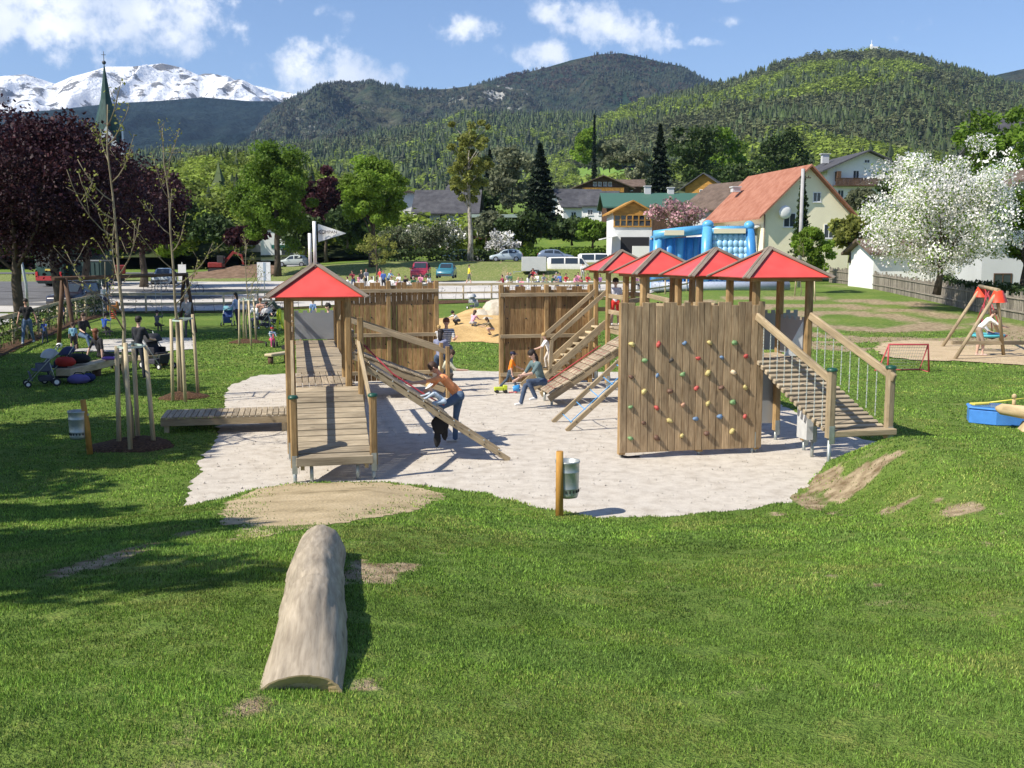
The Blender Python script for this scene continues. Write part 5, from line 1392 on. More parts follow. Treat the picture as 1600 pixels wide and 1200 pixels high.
tree("garden_tree", "young green tree in front of the yellow house", "tree", px(1266, 74), 74, 7, .10, 1.2, 1.5, 3.4, 2.3, L_BRT, 5000, .13, 36, 37, clr=.32)
def blossom_tree():
    x, y = px(1462, 58), 58; t = tree("blossom_tree", "huge fruit tree covered in white blossom by the right-hand fence", "tree", x, y, 10, .18, 1.2, 3.8, 4.4, 3.9, L_WHT, 48000, .075, 150, 41, mat2=L_BRT, clr=.26, limbs=34, lean=(.2, 0), z=pz(452, 58))
    return t
blossom_tree()
tree("blossom_tree", "small white blossoming tree beside the silver hatchback", "tree", px(786, 128), 128, 4, .1, .8, 2.3, 2.3, 1.5, L_WHT, 2600, .15, 30, 42, mat2=L_GRY)
tree("blossom_tree", "pink blossoming tree behind the inflatable", "tree", px(1052, 118), 118, 5, .1, 1.2, 3.1, 2.6, 1.3, L_PNK, 4500, .17, 36, 43, mat2=L_GRY, z=pz(372, 118))
for i, (u, v, Y, rx, rz, lab) in enumerate(((672, 402, 128, 2.9, 1.7, "grey-green orchard tree left of the poplar trunk"), (625, 402, 130, 2.7, 1.5, "grey-green orchard tree under the white barn"), (700, 398, 135, 2.4, 1.5, "whitish orchard tree touching the poplar trunk"),
      (650, 395, 140, 2.4, 1.4, "whitish orchard tree below the silo"))):
    tree("orchard_tree", lab, "tree", px(u, Y), Y, 5, .12, 1.0, rx, 1.0 + rz, rz, L_GRY, 3200, .17, 34, 50 + i, z=pz(v, Y), group="orchard trees on the bank", mat2=L_WHT if i > 1 else L_DRK, clr=.36)
tree("young_tree", "thin yellow-green young tree at the foot of the bank", "tree", px(590, 98), 98, 4.6, .09, 1.4, 1.9, 3.2, 1.6, L_YEL, 1500, .11, 34, 56, clr=.22)
for i, (u, v, Y, rx, rz, mt, lab) in enumerate(((860, 372, 160, 3.2, 1.3, L_DRK, "dark green bushy tree under the broad spruce"), (893, 380, 140, 3.0, 1.2, L_DRK, "round dark shrub tree below the steep-roofed house"), (925, 384, 132, 2.2, 1.1, L_GRN, "green shrub tree left of the wooden gable"),
      (815, 385, 135, 3.6, 1.8, L_DRK, "dark hedge-like tree right of the small white blossom"), (800, 330, 175, 4.2, 5.4, L_GRY, "bare brownish tall tree between poplar and spruce"), (1080, 305, 210, 6, 6.5, L_DRK, "large dark green tree right of the tall spruce"),
      (1120, 300, 235, 6, 6.5, L_GRN, "broad green tree at the foot of the big hill"), (950, 268, 330, 5, 5, L_GRY, "pale grey-green tree beside the hillside meadow"), (912, 262, 330, 4.5, 6, L_BRT, "bright green tree left of the hillside meadow"), (1165, 325, 190, 5, 3.4, L_DRK, "dark tree behind the red tiled roof"),
      (1215, 300, 260, 7, 7, L_DRK, "dark woodland tree above the red tiled ridge"), (1338, 338, 120, 1.7, 1.1, L_GRY, "pale bush tree between yellow and white houses"), (1392, 318, 125, 1.9, 1.6, L_DRK, "dark green tree in front of the long balcony"), (1325, 405, 84, 1.6, 1.4, L_YEL, "small flowering bush beside the yellow gable wall"),
      (545, 385, 140, 3.4, 2.6, L_DRK, "dark tree behind the pennant"), (480, 395, 125, 3.0, 1.8, L_DRK, "low dark tree at the right of the white hall"), (345, 392, 150, 3.6, 2.0, L_DRK, "dark green tree right of the cream gable"), (265, 385, 130, 4, 3.0, L_DRK, "dark tree at the edge of the purple trees"),
      (760, 380, 145, 2.6, 1.8, L_GRY, "pale bush left of the flat green roof"), (1545, 300, 105, 3.5, 4.0, L_GRN, "green tree behind the big blossom tree"), (1595, 445, 60, 1.8, 2.2, L_GRN, "green shrub tree by the right-hand wall"), (560, 350, 165, 4, 2.6, L_DRK, "dark tree behind the bright green maple"),
      (995, 300, 260, 4.5, 5.5, L_GRY, "grey-green tree between chalet and tall spruce"), (592, 352, 175, 3.4, 2.0, L_DRK, "dark tree left of the white barn"), (745, 345, 190, 4.6, 3.4, L_DRK, "dark tree behind the farmhouse"), (385, 395, 130, 2.2, 1.2, L_RED, "reddish bush below the big green maple"))):
    tree("background_tree", lab, "tree", px(u, Y), Y, 5, .15, 1.0, rx, .8 + rz, rz, mt, 3600, .012 * Y ** .65 * 1.1, 36, 80 + i, z=pz(v, Y), group="trees of the village", clr=.34, limbs=8)

# ------------------------------------------------------------ young staked trees
def sapling(label, u, v, hh, seed, stakes, stake_h, leaf=L_YEL, nb=11, mound=.75, spread=1.0, smound=True, slab="", trunk_u=None, nl=16, br0=.33):
    x, y = UV0(u, v); r = random.Random(seed); z = Hz(x, y)
    t = empty("young_tree", (x, y, z), 0, label, "tree", "staked young trees")
    m = MB(); n = 9; pth = []; lx, ly = r.uniform(-.3, .1), 0
    for i in range(n): k = i / (n - 1); pth.append(Vector((lx * k + r.uniform(-.05, .05) * (i > 0), r.uniform(-.05, .05) * (i > 0), -.1 + (hh + .1) * k)))
    tr = .030 * hh / 6 + .010
    m.tube(pth, [tr * (1 - .85 * i / (n - 1)) + .004 for i in range(n)], 7); tips = []
    for b in range(nb):
        k = br0 + (1 - br0) * (b + .5) / nb * .95; i = min(int(k * (n - 1)), n - 2); s = pth[i].lerp(pth[i + 1], k * (n - 1) - i)
        a = r.uniform(0, 6.28); L = spread * (1.25 - .75 * k) * r.uniform(.8, 1.3) * hh * .19; up = r.uniform(.9, 1.7); p = [s]; d = Vector((math.cos(a), math.sin(a) * .8, .35))
        for j in range(1, 6): d = (d + Vector((r.uniform(-.15, .15), r.uniform(-.15, .15), .22 * up))).normalized(); p.append(p[-1] + d * L / 5 * 1.5)
        r0 = tr * .38 * (1.1 - .6 * k); m.tube(p, [r0 * (1 - .75 * j / 5) + .003 for j in range(6)], 5); tips += p[2:]
        for sb in range(3):
            j = r.choice((2, 3, 4)); d2 = Vector((r.uniform(-1, 1), r.uniform(-1, 1), r.uniform(.3, 1.3))).normalized(); e = p[j] + d2 * L * r.uniform(.3, .6); md = p[j].lerp(e, .5) + Vector((0, 0, -.03)); m.tube([p[j], md, e], [.006, .005, .003], 4); tips += [e, md]
    m.obj("trunk", BARKP, t)
    rg = np.random.default_rng(seed); P_ = []
    for tp in tips:
        for _ in range(rg.integers(1, nl // 3 + 1)): P_.append(np.array(tp) + rg.normal(size=3) * .05)
    vv, ff = leaves(np.array(P_), .032, rg); npmesh("crown", vv, ff, leaf, rg.uniform(.8, 1.3, len(ff)), parent=t)
    if mound:
        mb = MB(); nr = 8; na = 26
        for i in range(nr):
            rr = mound * i / (nr - 1)
            for k in range(na):
                a = 2 * math.pi * k / na; q_ = rr * (1 + .10 * math.sin(3 * a + seed) + r.uniform(-.05, .05)); zz = (.13 * (1 - (i / (nr - 1)) ** 2) + r.uniform(-.015, .015)) if i < nr - 1 else -.04
                X_, Y_ = x + q_ * math.cos(a), y + q_ * math.sin(a); mb.v.append((X_, Y_, Hz(X_, Y_) + zz))
        for i in range(nr - 1):
            for k in range(na): mb.face((i * na + k, (i + 1) * na + k, (i + 1) * na + (k + 1) % na, i * na + (k + 1) % na), None, 1, 0, True)
        tag(mb.obj("bark_mulch", MULCH), "mound of brown bark mulch under the " + slab, "mulch", kind='structure')
    s = empty("tree_support", (x, y, z), 0, "pale round stakes with a top band around the " + slab, "tree stakes", "supports of the young trees")
    tops = []
    for (du, dv) in stakes:
        X_, Y_ = UV0(u + du, v + dv); dx, dy = X_ - x, Y_ - y; lean = .035 * (1 if dx > 0 else -1)
        m = MB(); a = Vector((dx, dy, -.2)); b = Vector((dx * .80, dy * .85, stake_h + r.uniform(-.06, .06))); m.tube([a, b], [.043, .038], 10); m.obj("stake", W_STAKE, s); tops.append(b)
    m = MB(); c = [(tp.x, tp.y, stake_h - .05) for tp in tops]
    for i in range(len(c)): a, b = Vector(c[i]), Vector(c[(i + 1) % len(c)]); m.beam(a, b, .012, .035)
    m.obj("tie_band", plain("tie_band", (.45, .55, .50), .6), s)
    return t
sapling("tall bare sapling with few new leaves in the nearest stake frame", 208, 699, 6.0, 3, [(-22, 3), (-4, 9), (33, 0), (8, -9)], 1.85, slab="nearest sapling", mound=.80, spread=.85, nb=12)
sapling("tall straight sapling in the stake frame behind the low bench", 286, 622, 6.4, 8, [(-16, 6), (-6, -3), (24, -4), (4, 8)], 1.95, slab="second sapling", mound=.62, nb=10, spread=.75)
sapling("bare sapling in the four-stake frame near the pushchairs", 386, 536, 3.9, 15, [(-12, 4), (-5, -5), (7, 6), (15, -2)], 1.75, slab="sapling by the pushchairs", mound=.75, nb=10)
sapling("small leafy sapling between two thin stakes on the right lawn", 1250, 478, 3.6, 22, [(-9, 0), (23, 6)], 2.0, slab="sapling on the right lawn", mound=0, nb=8, nl=24)
sapling("small sapling in front of the yellow wall", 1165, 462, 3.4, 27, [(-12, 0), (14, 4)], 1.4, slab="sapling beside the inflatable", mound=0, nb=9, nl=22)
# ============================================================ things on the lawn
random.seed(21)
def half_log():
    """big halved trunk lying down the slope, flat side in the grass"""
    a = G(465, 1082); b = G(504, 868)
    t = empty("half_log", a, 0, "big pale barkless half log lying down the grass slope in front", "log")
    d = b - a; L = d.length; d.normalize(); x = d.cross(Vector((0, 0, 1))).normalized(); up = x.cross(d)
    R0 = 70 * a.y / 1600 * 1.0; m = MB(); n = 90; k = 40
    for i in range(n + 1):
        s = i / n; kink = .02 * math.sin(s * 5.2 + .5)
        for j in range(k + 1):
            th = math.pi * (-.04 + 1.08 * j / k); ct, st = math.cos(th), math.sin(th)
            ns = float(fnoise(np.array([s * 9.0]), np.array([j * .22]), .9, 3, 3)[0]) - .5; gr = float(fnoise(np.array([s * 3.0]), np.array([j * 1.1]), .8, 7, 2)[0]) - .5
            r = R0 * (1.0 + .03 * s) + .012 * ns + .008 * gr + .010 * math.exp(-((s - .40) / .012) ** 2) + .008 * math.exp(-((s - .68) / .01) ** 2) - .012 * math.exp(-((s - .43) / .02) ** 2)
            e = .03 if i == 0 else 0
            c = d * (L * s - e * math.sin(th) * .6) + x * kink
            m.v.append(tuple(c + x * (r * ct) + up * (r * st * (.54 + .84 * min(1.0, s / .25)) - .03)))
    for i in range(n):
        for j in range(k):
            q_ = (i * (k + 1) + j, i * (k + 1) + j + 1, (i + 1) * (k + 1) + j + 1, (i + 1) * (k + 1) + j)
            m.face(q_, [(L * (i + e) / n, .9 * (j + f) / k) for e, f in ((0, 0), (0, 1), (1, 1), (1, 0))], 1, 0, True)
    for e_, i in ((0, 0), (1, n)):
        c = d * (L * i / n) + x * (.02 * math.sin(i / n * 5.2 + .5)) - up * .02; o = len(m.v)
        for rr in (1.0, .93, .5):
            for j in range(k + 1): p = Vector(m.v[i * (k + 1) + j]); m.v.append(tuple(c + (p - c) * rr + d * ((0, .0, .035)[(1.0, .93, .5).index(rr)]) * (1 if i == 0 else -1)))
        c0 = len(m.v); m.v.append(tuple(c + d * (.05 if i == 0 else -.05)))
        for ring in range(3):
            for j in range(k):
                A = o + ring * (k + 1) + j
                f1 = (A, A + k + 1, A + k + 2, A + 1) if ring < 2 else (A, c0, A + 1)
                if e_: f1 = f1[::-1]
                uv = [(Vector(m.v[q_]).dot(x) * 2 + 3, Vector(m.v[q_]).dot(up)) for q_ in f1]
                m.face(f1, uv, 1, 1)
    m.obj("trunk", [W_LOG, W_CUT], t)
half_log()

def bin_(u, v, side, label, Y=None, hz=.905, tilt=0.0):
    x, y = UV0(u, v); z = Hz(x, y) if Y is None else 0; t = empty("litter_bin", (x, y, z), 0, label, "bin", "litter bins on round posts")
    m = MB(); m.tube([(0, 0, -.2), (tilt * .5, 0, hz * .55), (tilt, 0, hz)], [.052, .05, .046], 14); m.obj("post", W_ORANGE, t)
    c = (side[0], side[1], .27); m = MB(); r = .155
    m.lathe(c, [(.02, .03), (r * .86, .0), (r * .93, .03), (r * .95, .05), (r * .93, .07), (r * .96, .12), (r * .975, .125), (r * .96, .13), (r, .34), (r * 1.02, .345), (r, .35), (r * 1.01, .45), (r * 1.07, .47), (r * 1.05, .49), (r * .98, .48), (r * .9, .08), (.01, .06)], 26)
    b = m.obj("bucket", STEEL, t)
    m = MB()
    for i in range(18):
        a = 2 * math.pi * i / 18; m.box((c[0] + math.cos(a) * r * .965, c[1] + math.sin(a) * r * .965, c[2] + .09), (.016, .016, .035), Matrix.Rotation(a, 3, 'Z'))
    m.obj("slots", BLACK, b)
    m = MB(); m.beam((0, 0, c[2] + .42), (c[0] * .5, c[1] * .5, c[2] + .42), .05, .03); m.beam((0, 0, c[2] + .12), (c[0] * .5, c[1] * .5, c[2] + .12), .05, .03); m.obj("bracket", STEEL, t)
bin_(874, 811, (.11, .13), "galvanised litter bin behind its round post at the edge of the gravel", Y=0)
bin_(142, 712, (-.20, .02), "galvanised litter bin hanging left of its post beside the mulch mound", hz=.95, tilt=-.09)

# low slatted platform beside the ramp
BN = empty("low_platform", W(-1.35, 20.95), R_(12), "low slatted wooden platform left of the ramp", "bench")
m = MB(); n = 22
for i in range(n): m.box((-1.22 + (i + .5) * 2.44 / n, 0, .33), (2.44 / n - .012, 1.05, .035), None, tn(.85, 1.15))
m.obj("slats", W_DECK, BN, bevel=.004)
for yy_ in (-.5, .5): m = MB(); m.box((0, yy_, .24), (2.44, .05, .13), None, 1.0); m.obj("side_board", W_RAIL, BN)
for a_ in (-1.12, 1.1):
    for yy_ in (-.42, .42): m = MB(); m.box((a_, yy_, .08), (.09, .09, .24)); m.obj("leg", W_PALE, BN)
def bench(label, a, b, h, w, th, mat, name="bench", legs=2, z=None):
    A = Vector((a[0], a[1], Hz(*a))); B = Vector((b[0], b[1], Hz(*b))); c = (A + B) / 2; d = B - A; L = d.length; rz = math.atan2(d.y, d.x)
    t = empty(name, c, rz, label, "bench")
    m = MB(); m.box((0, 0, h - th / 2), (L, w, th), None, 1.0); m.obj("seat", mat, t, bevel=.02)
    for i in range(legs): x_ = (-.38 + .76 * i / max(1, legs - 1)) * L; m = MB(); m.cyl((x_, 0, -.1), w * .3, h - th + .1, 10); m.obj("leg", W_DARK, t)
bench("pale plank bench half hidden behind the castle's left post", UV0(419, 571), UV0(452, 566), .32, .3, .09, W_PALE)
bench("long squared log bench with a woman sitting on it", UV0(100, 603), UV0(196, 578), .42, .42, .2, W_PALE, "log_bench", 3)
bench("log bench behind the nearest sapling's stakes", UV0(222, 578), UV0(262, 572), .40, .35, .16, W_PALE, "log_bench", 2)

# swings in the left corner
def swing_frame():
    a = UV0(96, 548); b = UV0(294, 521); A = Vector((a[0], a[1], 0)); B = Vector((b[0], b[1], 0)); d = (B - A); L = d.length; rz = math.atan2(d.y, d.x)
    t = empty("swing", (A + B) / 2, rz, "dark wooden swing frame with two hanging seats in the left corner", "swing")
    hh = 2.62; m = MB(); m.tube([(-L / 2 - .25, 0, hh), (L / 2 + .1, 0, hh)], .075, 10); m.obj("crossbeam", W_DARK, t)
    for x_ in (-L / 2 + .35, L / 2 - .05):
        for s in (-1, 1): m = MB(); m.tube([(x_ + s * .12, s * .5, -.2), (x_, s * .05, hh)], .08, 10); m.obj("leg", W_DARK, t)
    for u in (160, 243):
        k = (u - 96) / 198.0; x_ = -L / 2 + L * k
        m = MB(); m.box((x_, 0, .5), (.42, .2, .05)); s_ = m.obj("swing_seat", BLACK, t)
        for e in (-.2, .2): m = MB(); m.tube([(x_ + e, 0, .52), (x_ + e * 1.1, 0, hh - .05)], .011, 5); m.obj("chain", STEEL, s_)
    return t
swing_frame()

# fences
L_HED = leafmat("hedge_leaves", (.07, .11, .028), .3)
VINES = leafmat("vine_leaves", (.12, .15, .05), .3)
def rail_fence(label, poly, h, seed, vines=0, rails=(1.0, .5), step=2.4, pmat=W_PALE, plants=True, name="rail_fence", vm=None, cat="fence", vh=1.0):
    r = random.Random(seed); c = Vector((poly[0][0], poly[0][1], 0)); t = empty(name, c, 0, label, cat)
    pts = []; 
    for i in range(len(poly) - 1):
        a, b = Vector(poly[i]), Vector(poly[i + 1]); n = max(1, round((b - a).length / step))
        for k in range(n): pts.append(a.lerp(b, k / n))
    pts.append(Vector(poly[-1])); P3 = [Vector((p.x, p.y, Hz(p.x, p.y))) - c for p in pts]
    for p in P3: m = MB(); m.tube([p + Vector((0, 0, -.2)), p + Vector((0, 0, h + .02))], .06, 8); m.obj("post", pmat, t)
    for k, f in enumerate(rails):
        m = MB()
        for a, b in zip(P3[:-1], P3[1:]): m.beam(a + Vector((0, -.05, h * f - .04)), b + Vector((0, -.05, h * f - .04)), .04, .17 if k == 0 else .12, tint=tn(.9, 1.1))
        m.obj("rail", pmat, t)
    if plants:
        for a, b in zip(P3[:-1], P3[1:]):
            for k in range(2):
                m = MB(); p = a.lerp(b, (k + .5) / 2); q_ = [p + Vector((r.uniform(-.05, .05), 0, z_)) for z_ in (0, h * .4, h * .8)]; m.tube(q_, .012, 4); m.obj("stem", BARK, t)
    rg = np.random.default_rng(seed)
    if vines:
        V_ = []
        for a, b in zip(P3[:-1], P3[1:]):
            n = int(vines * (b - a).length); k = rg.uniform(0, 1, n); zz = rg.uniform(0, 1, n) ** .8 * h * .95 * vh
            cl = vnoise(k * (b - a).length + a.x * 3 + a.y, zz * 2, .45, seed); s = cl > .38; k, zz = k[s], zz[s]
            V_.append(np.stack([a.x + (b.x - a.x) * k, a.y + (b.y - a.y) * k, a.z + (b.z - a.z) * k + zz], -1) + rg.normal(size=(len(k), 3)) * np.array([.09, .09, .02]))
        V_ = np.concatenate(V_); vv, ff = leaves(V_, .055, rg); npmesh("leaves", vv, ff, vm or VINES, rg.uniform(.6, 1.4, len(ff)), parent=t)
    return t
rail_fence("rail fence overgrown with young climbers along the left path", [(-15.0, 24.5), (-18.6, 37), (-22.6, 52), (-24.4, 61)], 1.15, 5, vines=170, step=2.6, vm=L_HED)
rail_fence("pale low rail fence with small climbers along the parking lot", [(-24.2, 61.2), (-17.5, 62.3), (-5.4, 72), (4.5, 73), (9.5, 74.5), (15, 79)], 1.15, 6, vines=9, step=2.2)
drape("bark_mulch", [(-15.4, 24.5), (-14.5, 24.5), (-18.0, 37), (-22.0, 52), (-23.6, 60.6), (-24.3, 60.9), (-23.0, 52), (-19.0, 37)], MULCH, .03, 1.0, "strip of dark bark mulch along the left fence", cat="mulch", jag=.1)
drape("bark_mulch", [(-24.0, 60.4), (-17.3, 61.4), (-5.2, 71.0), (4.5, 72.0), (9.4, 73.4), (9.4, 74.2), (4.5, 72.8), (-5.5, 71.8), (-17.6, 62.1), (-24.2, 61.0)], MULCH, .03, 1.0, "strip of dark bark mulch along the back fence", cat="mulch", jag=.1)
def picket(label, poly, h, seed, mat, dens=.16):
    r = random.Random(seed); c = Vector((poly[0][0], poly[0][1], 0)); t = empty("picket_fence", c, 0, label, "fence"); m = MB(); 
    for i in range(len(poly) - 1):
        a, b = Vector(poly[i]), Vector(poly[i + 1]); n = int((b - a).length / dens)
        for k in range(n):
            p = a.lerp(b, k / n); z = Hz(p.x, p.y); hh = h * r.uniform(.88, 1.05)
            m.box((p.x - c.x, p.y - c.y, z + hh / 2), (.02 if abs((b - a).y) > abs((b - a).x) else .09, .09 if abs((b - a).y) > abs((b - a).x) else .02, hh), None, r.uniform(.6, 1.3))
    m.obj("pickets", mat, t)
    for i in range(len(poly) - 1):
        a, b = Vector(poly[i]), Vector(poly[i + 1]); A = Vector((a.x, a.y, Hz(a.x, a.y))) - c; B = Vector((b.x, b.y, Hz(b.x, b.y))) - c
        for f in (.3, .8): m = MB(); m.beam(A + Vector((-.05, 0, h * f)), B + Vector((-.05, 0, h * f)), .04, .08); m.obj("rail", mat, t)
        n = int((b - a).length / 2.6)
        for k in range(n): q_ = A.lerp(B, k / n); m = MB(); m.box((q_.x + .03, q_.y, q_.z + h * .52), (.1, .1, h * 1.1)); m.obj("post", mat, t)
    return t
W_GREYF = wood("weathered_fence_wood", (.16, .14, .115), (.36, .32, .27), 14)
picket("weathered picket fence climbing along the right side of the lawn", [(29, 94), (27.6, 76), (27.0, 66), (26.3, 58), (26.0, 50), (26.0, 42)], 1.35, 9, W_GREYF)
def hedge(name, label, poly, w, h, n, mat, ls, seed, cat="hedge"):
    rg = np.random.default_rng(seed); c = Vector((poly[0][0], poly[0][1], 0)); t = empty(name, c, 0, label, cat); V_ = []
    for i in range(len(poly) - 1):
        a, b = np.array(poly[i]), np.array(poly[i + 1]); m_ = int(n * np.hypot(*(b - a)) / 10); k = rg.uniform(0, 1, m_)
        X_ = a[0] + (b[0] - a[0]) * k + rg.normal(size=m_) * w * .4; Y_ = a[1] + (b[1] - a[1]) * k + rg.normal(size=m_) * w * .4
        zz = rg.uniform(0, 1, m_) ** .6 * h * (.65 + .5 * vnoise(X_ + Y_, Y_, 1.3, seed)); V_.append(np.stack([X_ - c.x, Y_ - c.y, H(X_, Y_) + zz], -1))
    V_ = np.concatenate(V_); vv, ff = leaves(V_, ls, rg); npmesh("foliage", vv, ff, mat, rg.uniform(.55, 1.45, len(ff)), parent=t)
    for k in range(6): m = MB(); i = rg.integers(0, len(V_)); m.tube([(V_[i][0], V_[i][1], Hz(V_[i][0] + c.x, V_[i][1] + c.y) - .1), tuple(V_[i])], .03, 5); m.obj("stem", BARK, t)
    return t
hedge("hedge", "dark ivy-like hedge behind the right-hand picket fence", [(27.6, 66), (27.2, 56), (26.9, 46), (26.9, 40)], .5, 1.7, 2600, L_DRK, .11, 3)
hedge("hedge", "green bushes along the lane above the bank", [(-16, 119), (-3, 124), (-1, 130)], 1.0, 1.6, 1100, L_DRK, .2, 4)
hedge("hedge", "long grass and bushes between the orchard trees and the broad spruce", [(0.5, 133), (9, 133), (13, 138)], 2.2, 1.7, 1800, L_GRN, .2, 5)

# nest swing on the right
def nest_swing():
    t = empty("nest_swing", (15.9, 35.5, Hz(15.9, 35.5)), 0, "timber A-frame nest swing with red caps on the right-hand sand", "swing"); o = Vector((15.9, 35.5, 0))
    apN, apF = Vector((16.05, 34.0, 2.22)), Vector((17.55, 38.5, 2.22))
    for ap, fs in ((apN, (Vector((14.5, 33.6, 0)), Vector((16.9, 35.0, 0)))), (apF, (Vector((16.05, 38.3, 0)), Vector((19.1, 39.6, 0))))):
        for f in fs: m = MB(); m.tube([f - o + Vector((0, 0, -.15)), ap - o + (ap - f).normalized() * .1], .062, 10); m.obj("leg", W_RAIL, t)
        m = MB(); c = ap - o + Vector((.05, 0, -.17)); b_ = len(m.v)
        m.lathe(c, [(.33, -.18), (.16, .2), (.001, .24)], 4); m.obj("cap", ORED, t)
    m = MB(); m.tube([apN - o + Vector((0, -.1, .05)), apF - o + Vector((0, .1, .05))], .065, 10); m.obj("crossbeam", W_RAIL, t)
    m = MB(); m.beam((14.9 - o.x, 34.6 - o.y, .48), (18.4 - o.x, 34.9 - o.y, .44), .1, .12); m.obj("low_rail", W_RAIL, t)
    c = Vector((16.9 - o.x, 36.4 - o.y, .55)); m = MB(); ring = [c + Vector((.55 * math.cos(a), .55 * math.sin(a), .05)) for a in np.linspace(0, 2 * math.pi, 25)]
    m.tube(ring, .05, 8, caps=False); nb = m.obj("nest_ring", plain("turquoise", (.08, .42, .48), .6), t)
    m = MB()
    for k in range(-4, 5): s_ = math.sqrt(max(0, .55 ** 2 - (k * .12) ** 2)); m.tube([c + Vector((k * .12, -s_, .04)), c + Vector((k * .12, 0, -.05)), c + Vector((k * .12, s_, .04))], .012, 5); m.tube([c + Vector((-s_, k * .12, .04)), c + Vector((0, k * .12, -.05)), c + Vector((s_, k * .12, .04))], .012, 5)
    m.obj("net", BLACK, nb)
    for i, a in enumerate((.8, 2.3, 3.9, 5.5)):
        e = apN.lerp(apF, .42 if i in (0, 1) else .62) - o; m = MB(); m.tube([c + Vector((.55 * math.cos(a), .55 * math.sin(a), .06)), e], .018, 6); m.obj("rope", REDROPE, t)
nest_swing()
# small goal
def goal():
    a = UV0(1385, 582); b = UV0(1446, 583); t = empty("football_goal", ((a[0] + b[0]) / 2, (a[1] + b[1]) / 2, Hz(*a)), 0, "small red football goal with worn net on the lawn", "goal")
    w = .62; hh = .82; RP = plain("faded_red_paint", (.50, .07, .08), .5); m = MB()
    m.tube([(-w + .04, -.1, 0), (-w + .08, 0, hh), (w, 0, hh), (w + .02, -.1, 0)], .032, 8); m.obj("frame", RP, t)
    for s in (-1, 1): m = MB(); m.tube([(s * w + (.08 if s < 0 else 0), 0, hh), (s * w * 1.0, .55, .03), (s * w, -.1, .02)], .02, 6); m.obj("side_bar", RP, t)
    m = MB(); m.tube([(-w - .22, .25, .03), (w + .1, .5, .03)], .02, 6); m.obj("base_bar", RP, t)
    m = MB()
    for k in range(17): x = -w + .08 + (2 * w - .1) * k / 16; m.tube([(x, .01, hh), (x, .3, .38), (x, .53, .04)], .004, 3)
    for k in range(9): q_ = k / 8; m.tube([(-w + .05, .53 * q_, hh - (hh - .05) * q_), (w, .53 * q_, hh - (hh - .05) * q_)], .004, 3)
    m.obj("net", plain("net_cord", (.30, .33, .30), .8), t)
goal()

# blue sandbox, oar and log horse at the right edge
def blue_box():
    c = UV0(1551, 662); t = empty("sand_box", (c[0], c[1], Hz(*c)), R_(-10), "blue plastic sand box with rim on the lawn at the right", "toy"); BL = plain("blue_plastic", (.07, .25, .68), .4)
    m = MB(); oct_ = [(-.5, -.15), (-.05, -.42), (.55, -.38), (.62, .1), (.2, .4), (-.42, .36)]
    m.prism([(x, y, 0) for x, y in oct_], (0, 0, 0), (0, 0, .30)); m.prism([(x * 1.05, y * 1.05, .30) for x, y in oct_], (0, 0, 0), (0, 0, .05)); m.obj("box", BL, t, bevel=.02)
    m = MB(); m.prism([(x * .9, y * .9, .352) for x, y in oct_], (0, 0, 0), (0, 0, .012)); m.obj("water", plain("inner_blue", (.04, .16, .36), .25), t)
    o = empty("oar", (c[0] + .05, c[1] + .15, Hz(*c) + .37), R_(6), "yellow plastic oar lying across the blue box", "toy")
    m = MB(); m.tube([(-.1, 0, .03), (.85, 0, .12)], .016, 8); m.obj("shaft", plain("yellow_plastic", (.72, .62, .10), .45), o)
    m = MB(); m.prism([(-.48, -.05, 0), (-.44, -.09, 0), (-.12, -.07, .01), (-.05, 0, .02), (-.12, .07, .01), (-.44, .09, 0), (-.48, .05, 0)], (0, 0, 0), (0, 0, .025)); m.obj("blade", plain("yellow_plastic", (.72, .62, .10), .45), o)
blue_box()
def log_horse():
    c = UV0(1586, 672); t = empty("log_horse", (c[0], c[1], Hz(*c)), R_(-14), "pale log animal with dark straps beside the blue box", "toy")
    m = MB(); m.tube([(-.38, 0, .42), (-.28, 0, .40), (.3, 0, .33), (1.3, 0, .28)], [.03, .11, .14, .14], 14); m.obj("body", W_CUT, t)
    for x in (.28, .62): m = MB(); m.cyl((x, 0, .335 if x < .5 else .31), .148, .11, 14, axis=(1, 0, -.05)); m.obj("strap", BLACK, t)
    m = MB(); m.cyl((-.05, 0, .46), .035, .14, 10); m.ell((-.05, 0, .66), (.05, .05, .055), 10, 6); m.obj("peg", W_CUT, t)
    m = MB(); m.prism([(.05, -.3, -.02), (.5, -.3, -.02), (.5, -.3, .12), (.35, -.3, .2), (.15, -.3, .16)], (0, 0, 0), (0, .45, 0)); m.obj("stump", W_CUT, t, bevel=.03)
log_horse()

# boulders by the sand
def boulder(label, u, v, r, seed):
    x, y = UV0(u, v); random.seed(seed); m = MB(); m.ell((0, 0, r[2] * .5), r, 14, 9, noise=.12); o = m.obj("boulder", ROCKM, None, (x, y, Hz(x, y) + .1), random.uniform(0, 3)); tag(o, label, "rock", "boulders beside the sand heap")
boulder("rounded brown boulder left of the bigger pale rocks", 753, 515, (.6, .5, .55), 2); boulder("big pale boulder next to the right plank wall", 776, 514, (1.0, .7, .85), 3)
boulder("low pale boulder at the foot of the rocks", 764, 521, (.55, .5, .4), 4); random.seed(33)

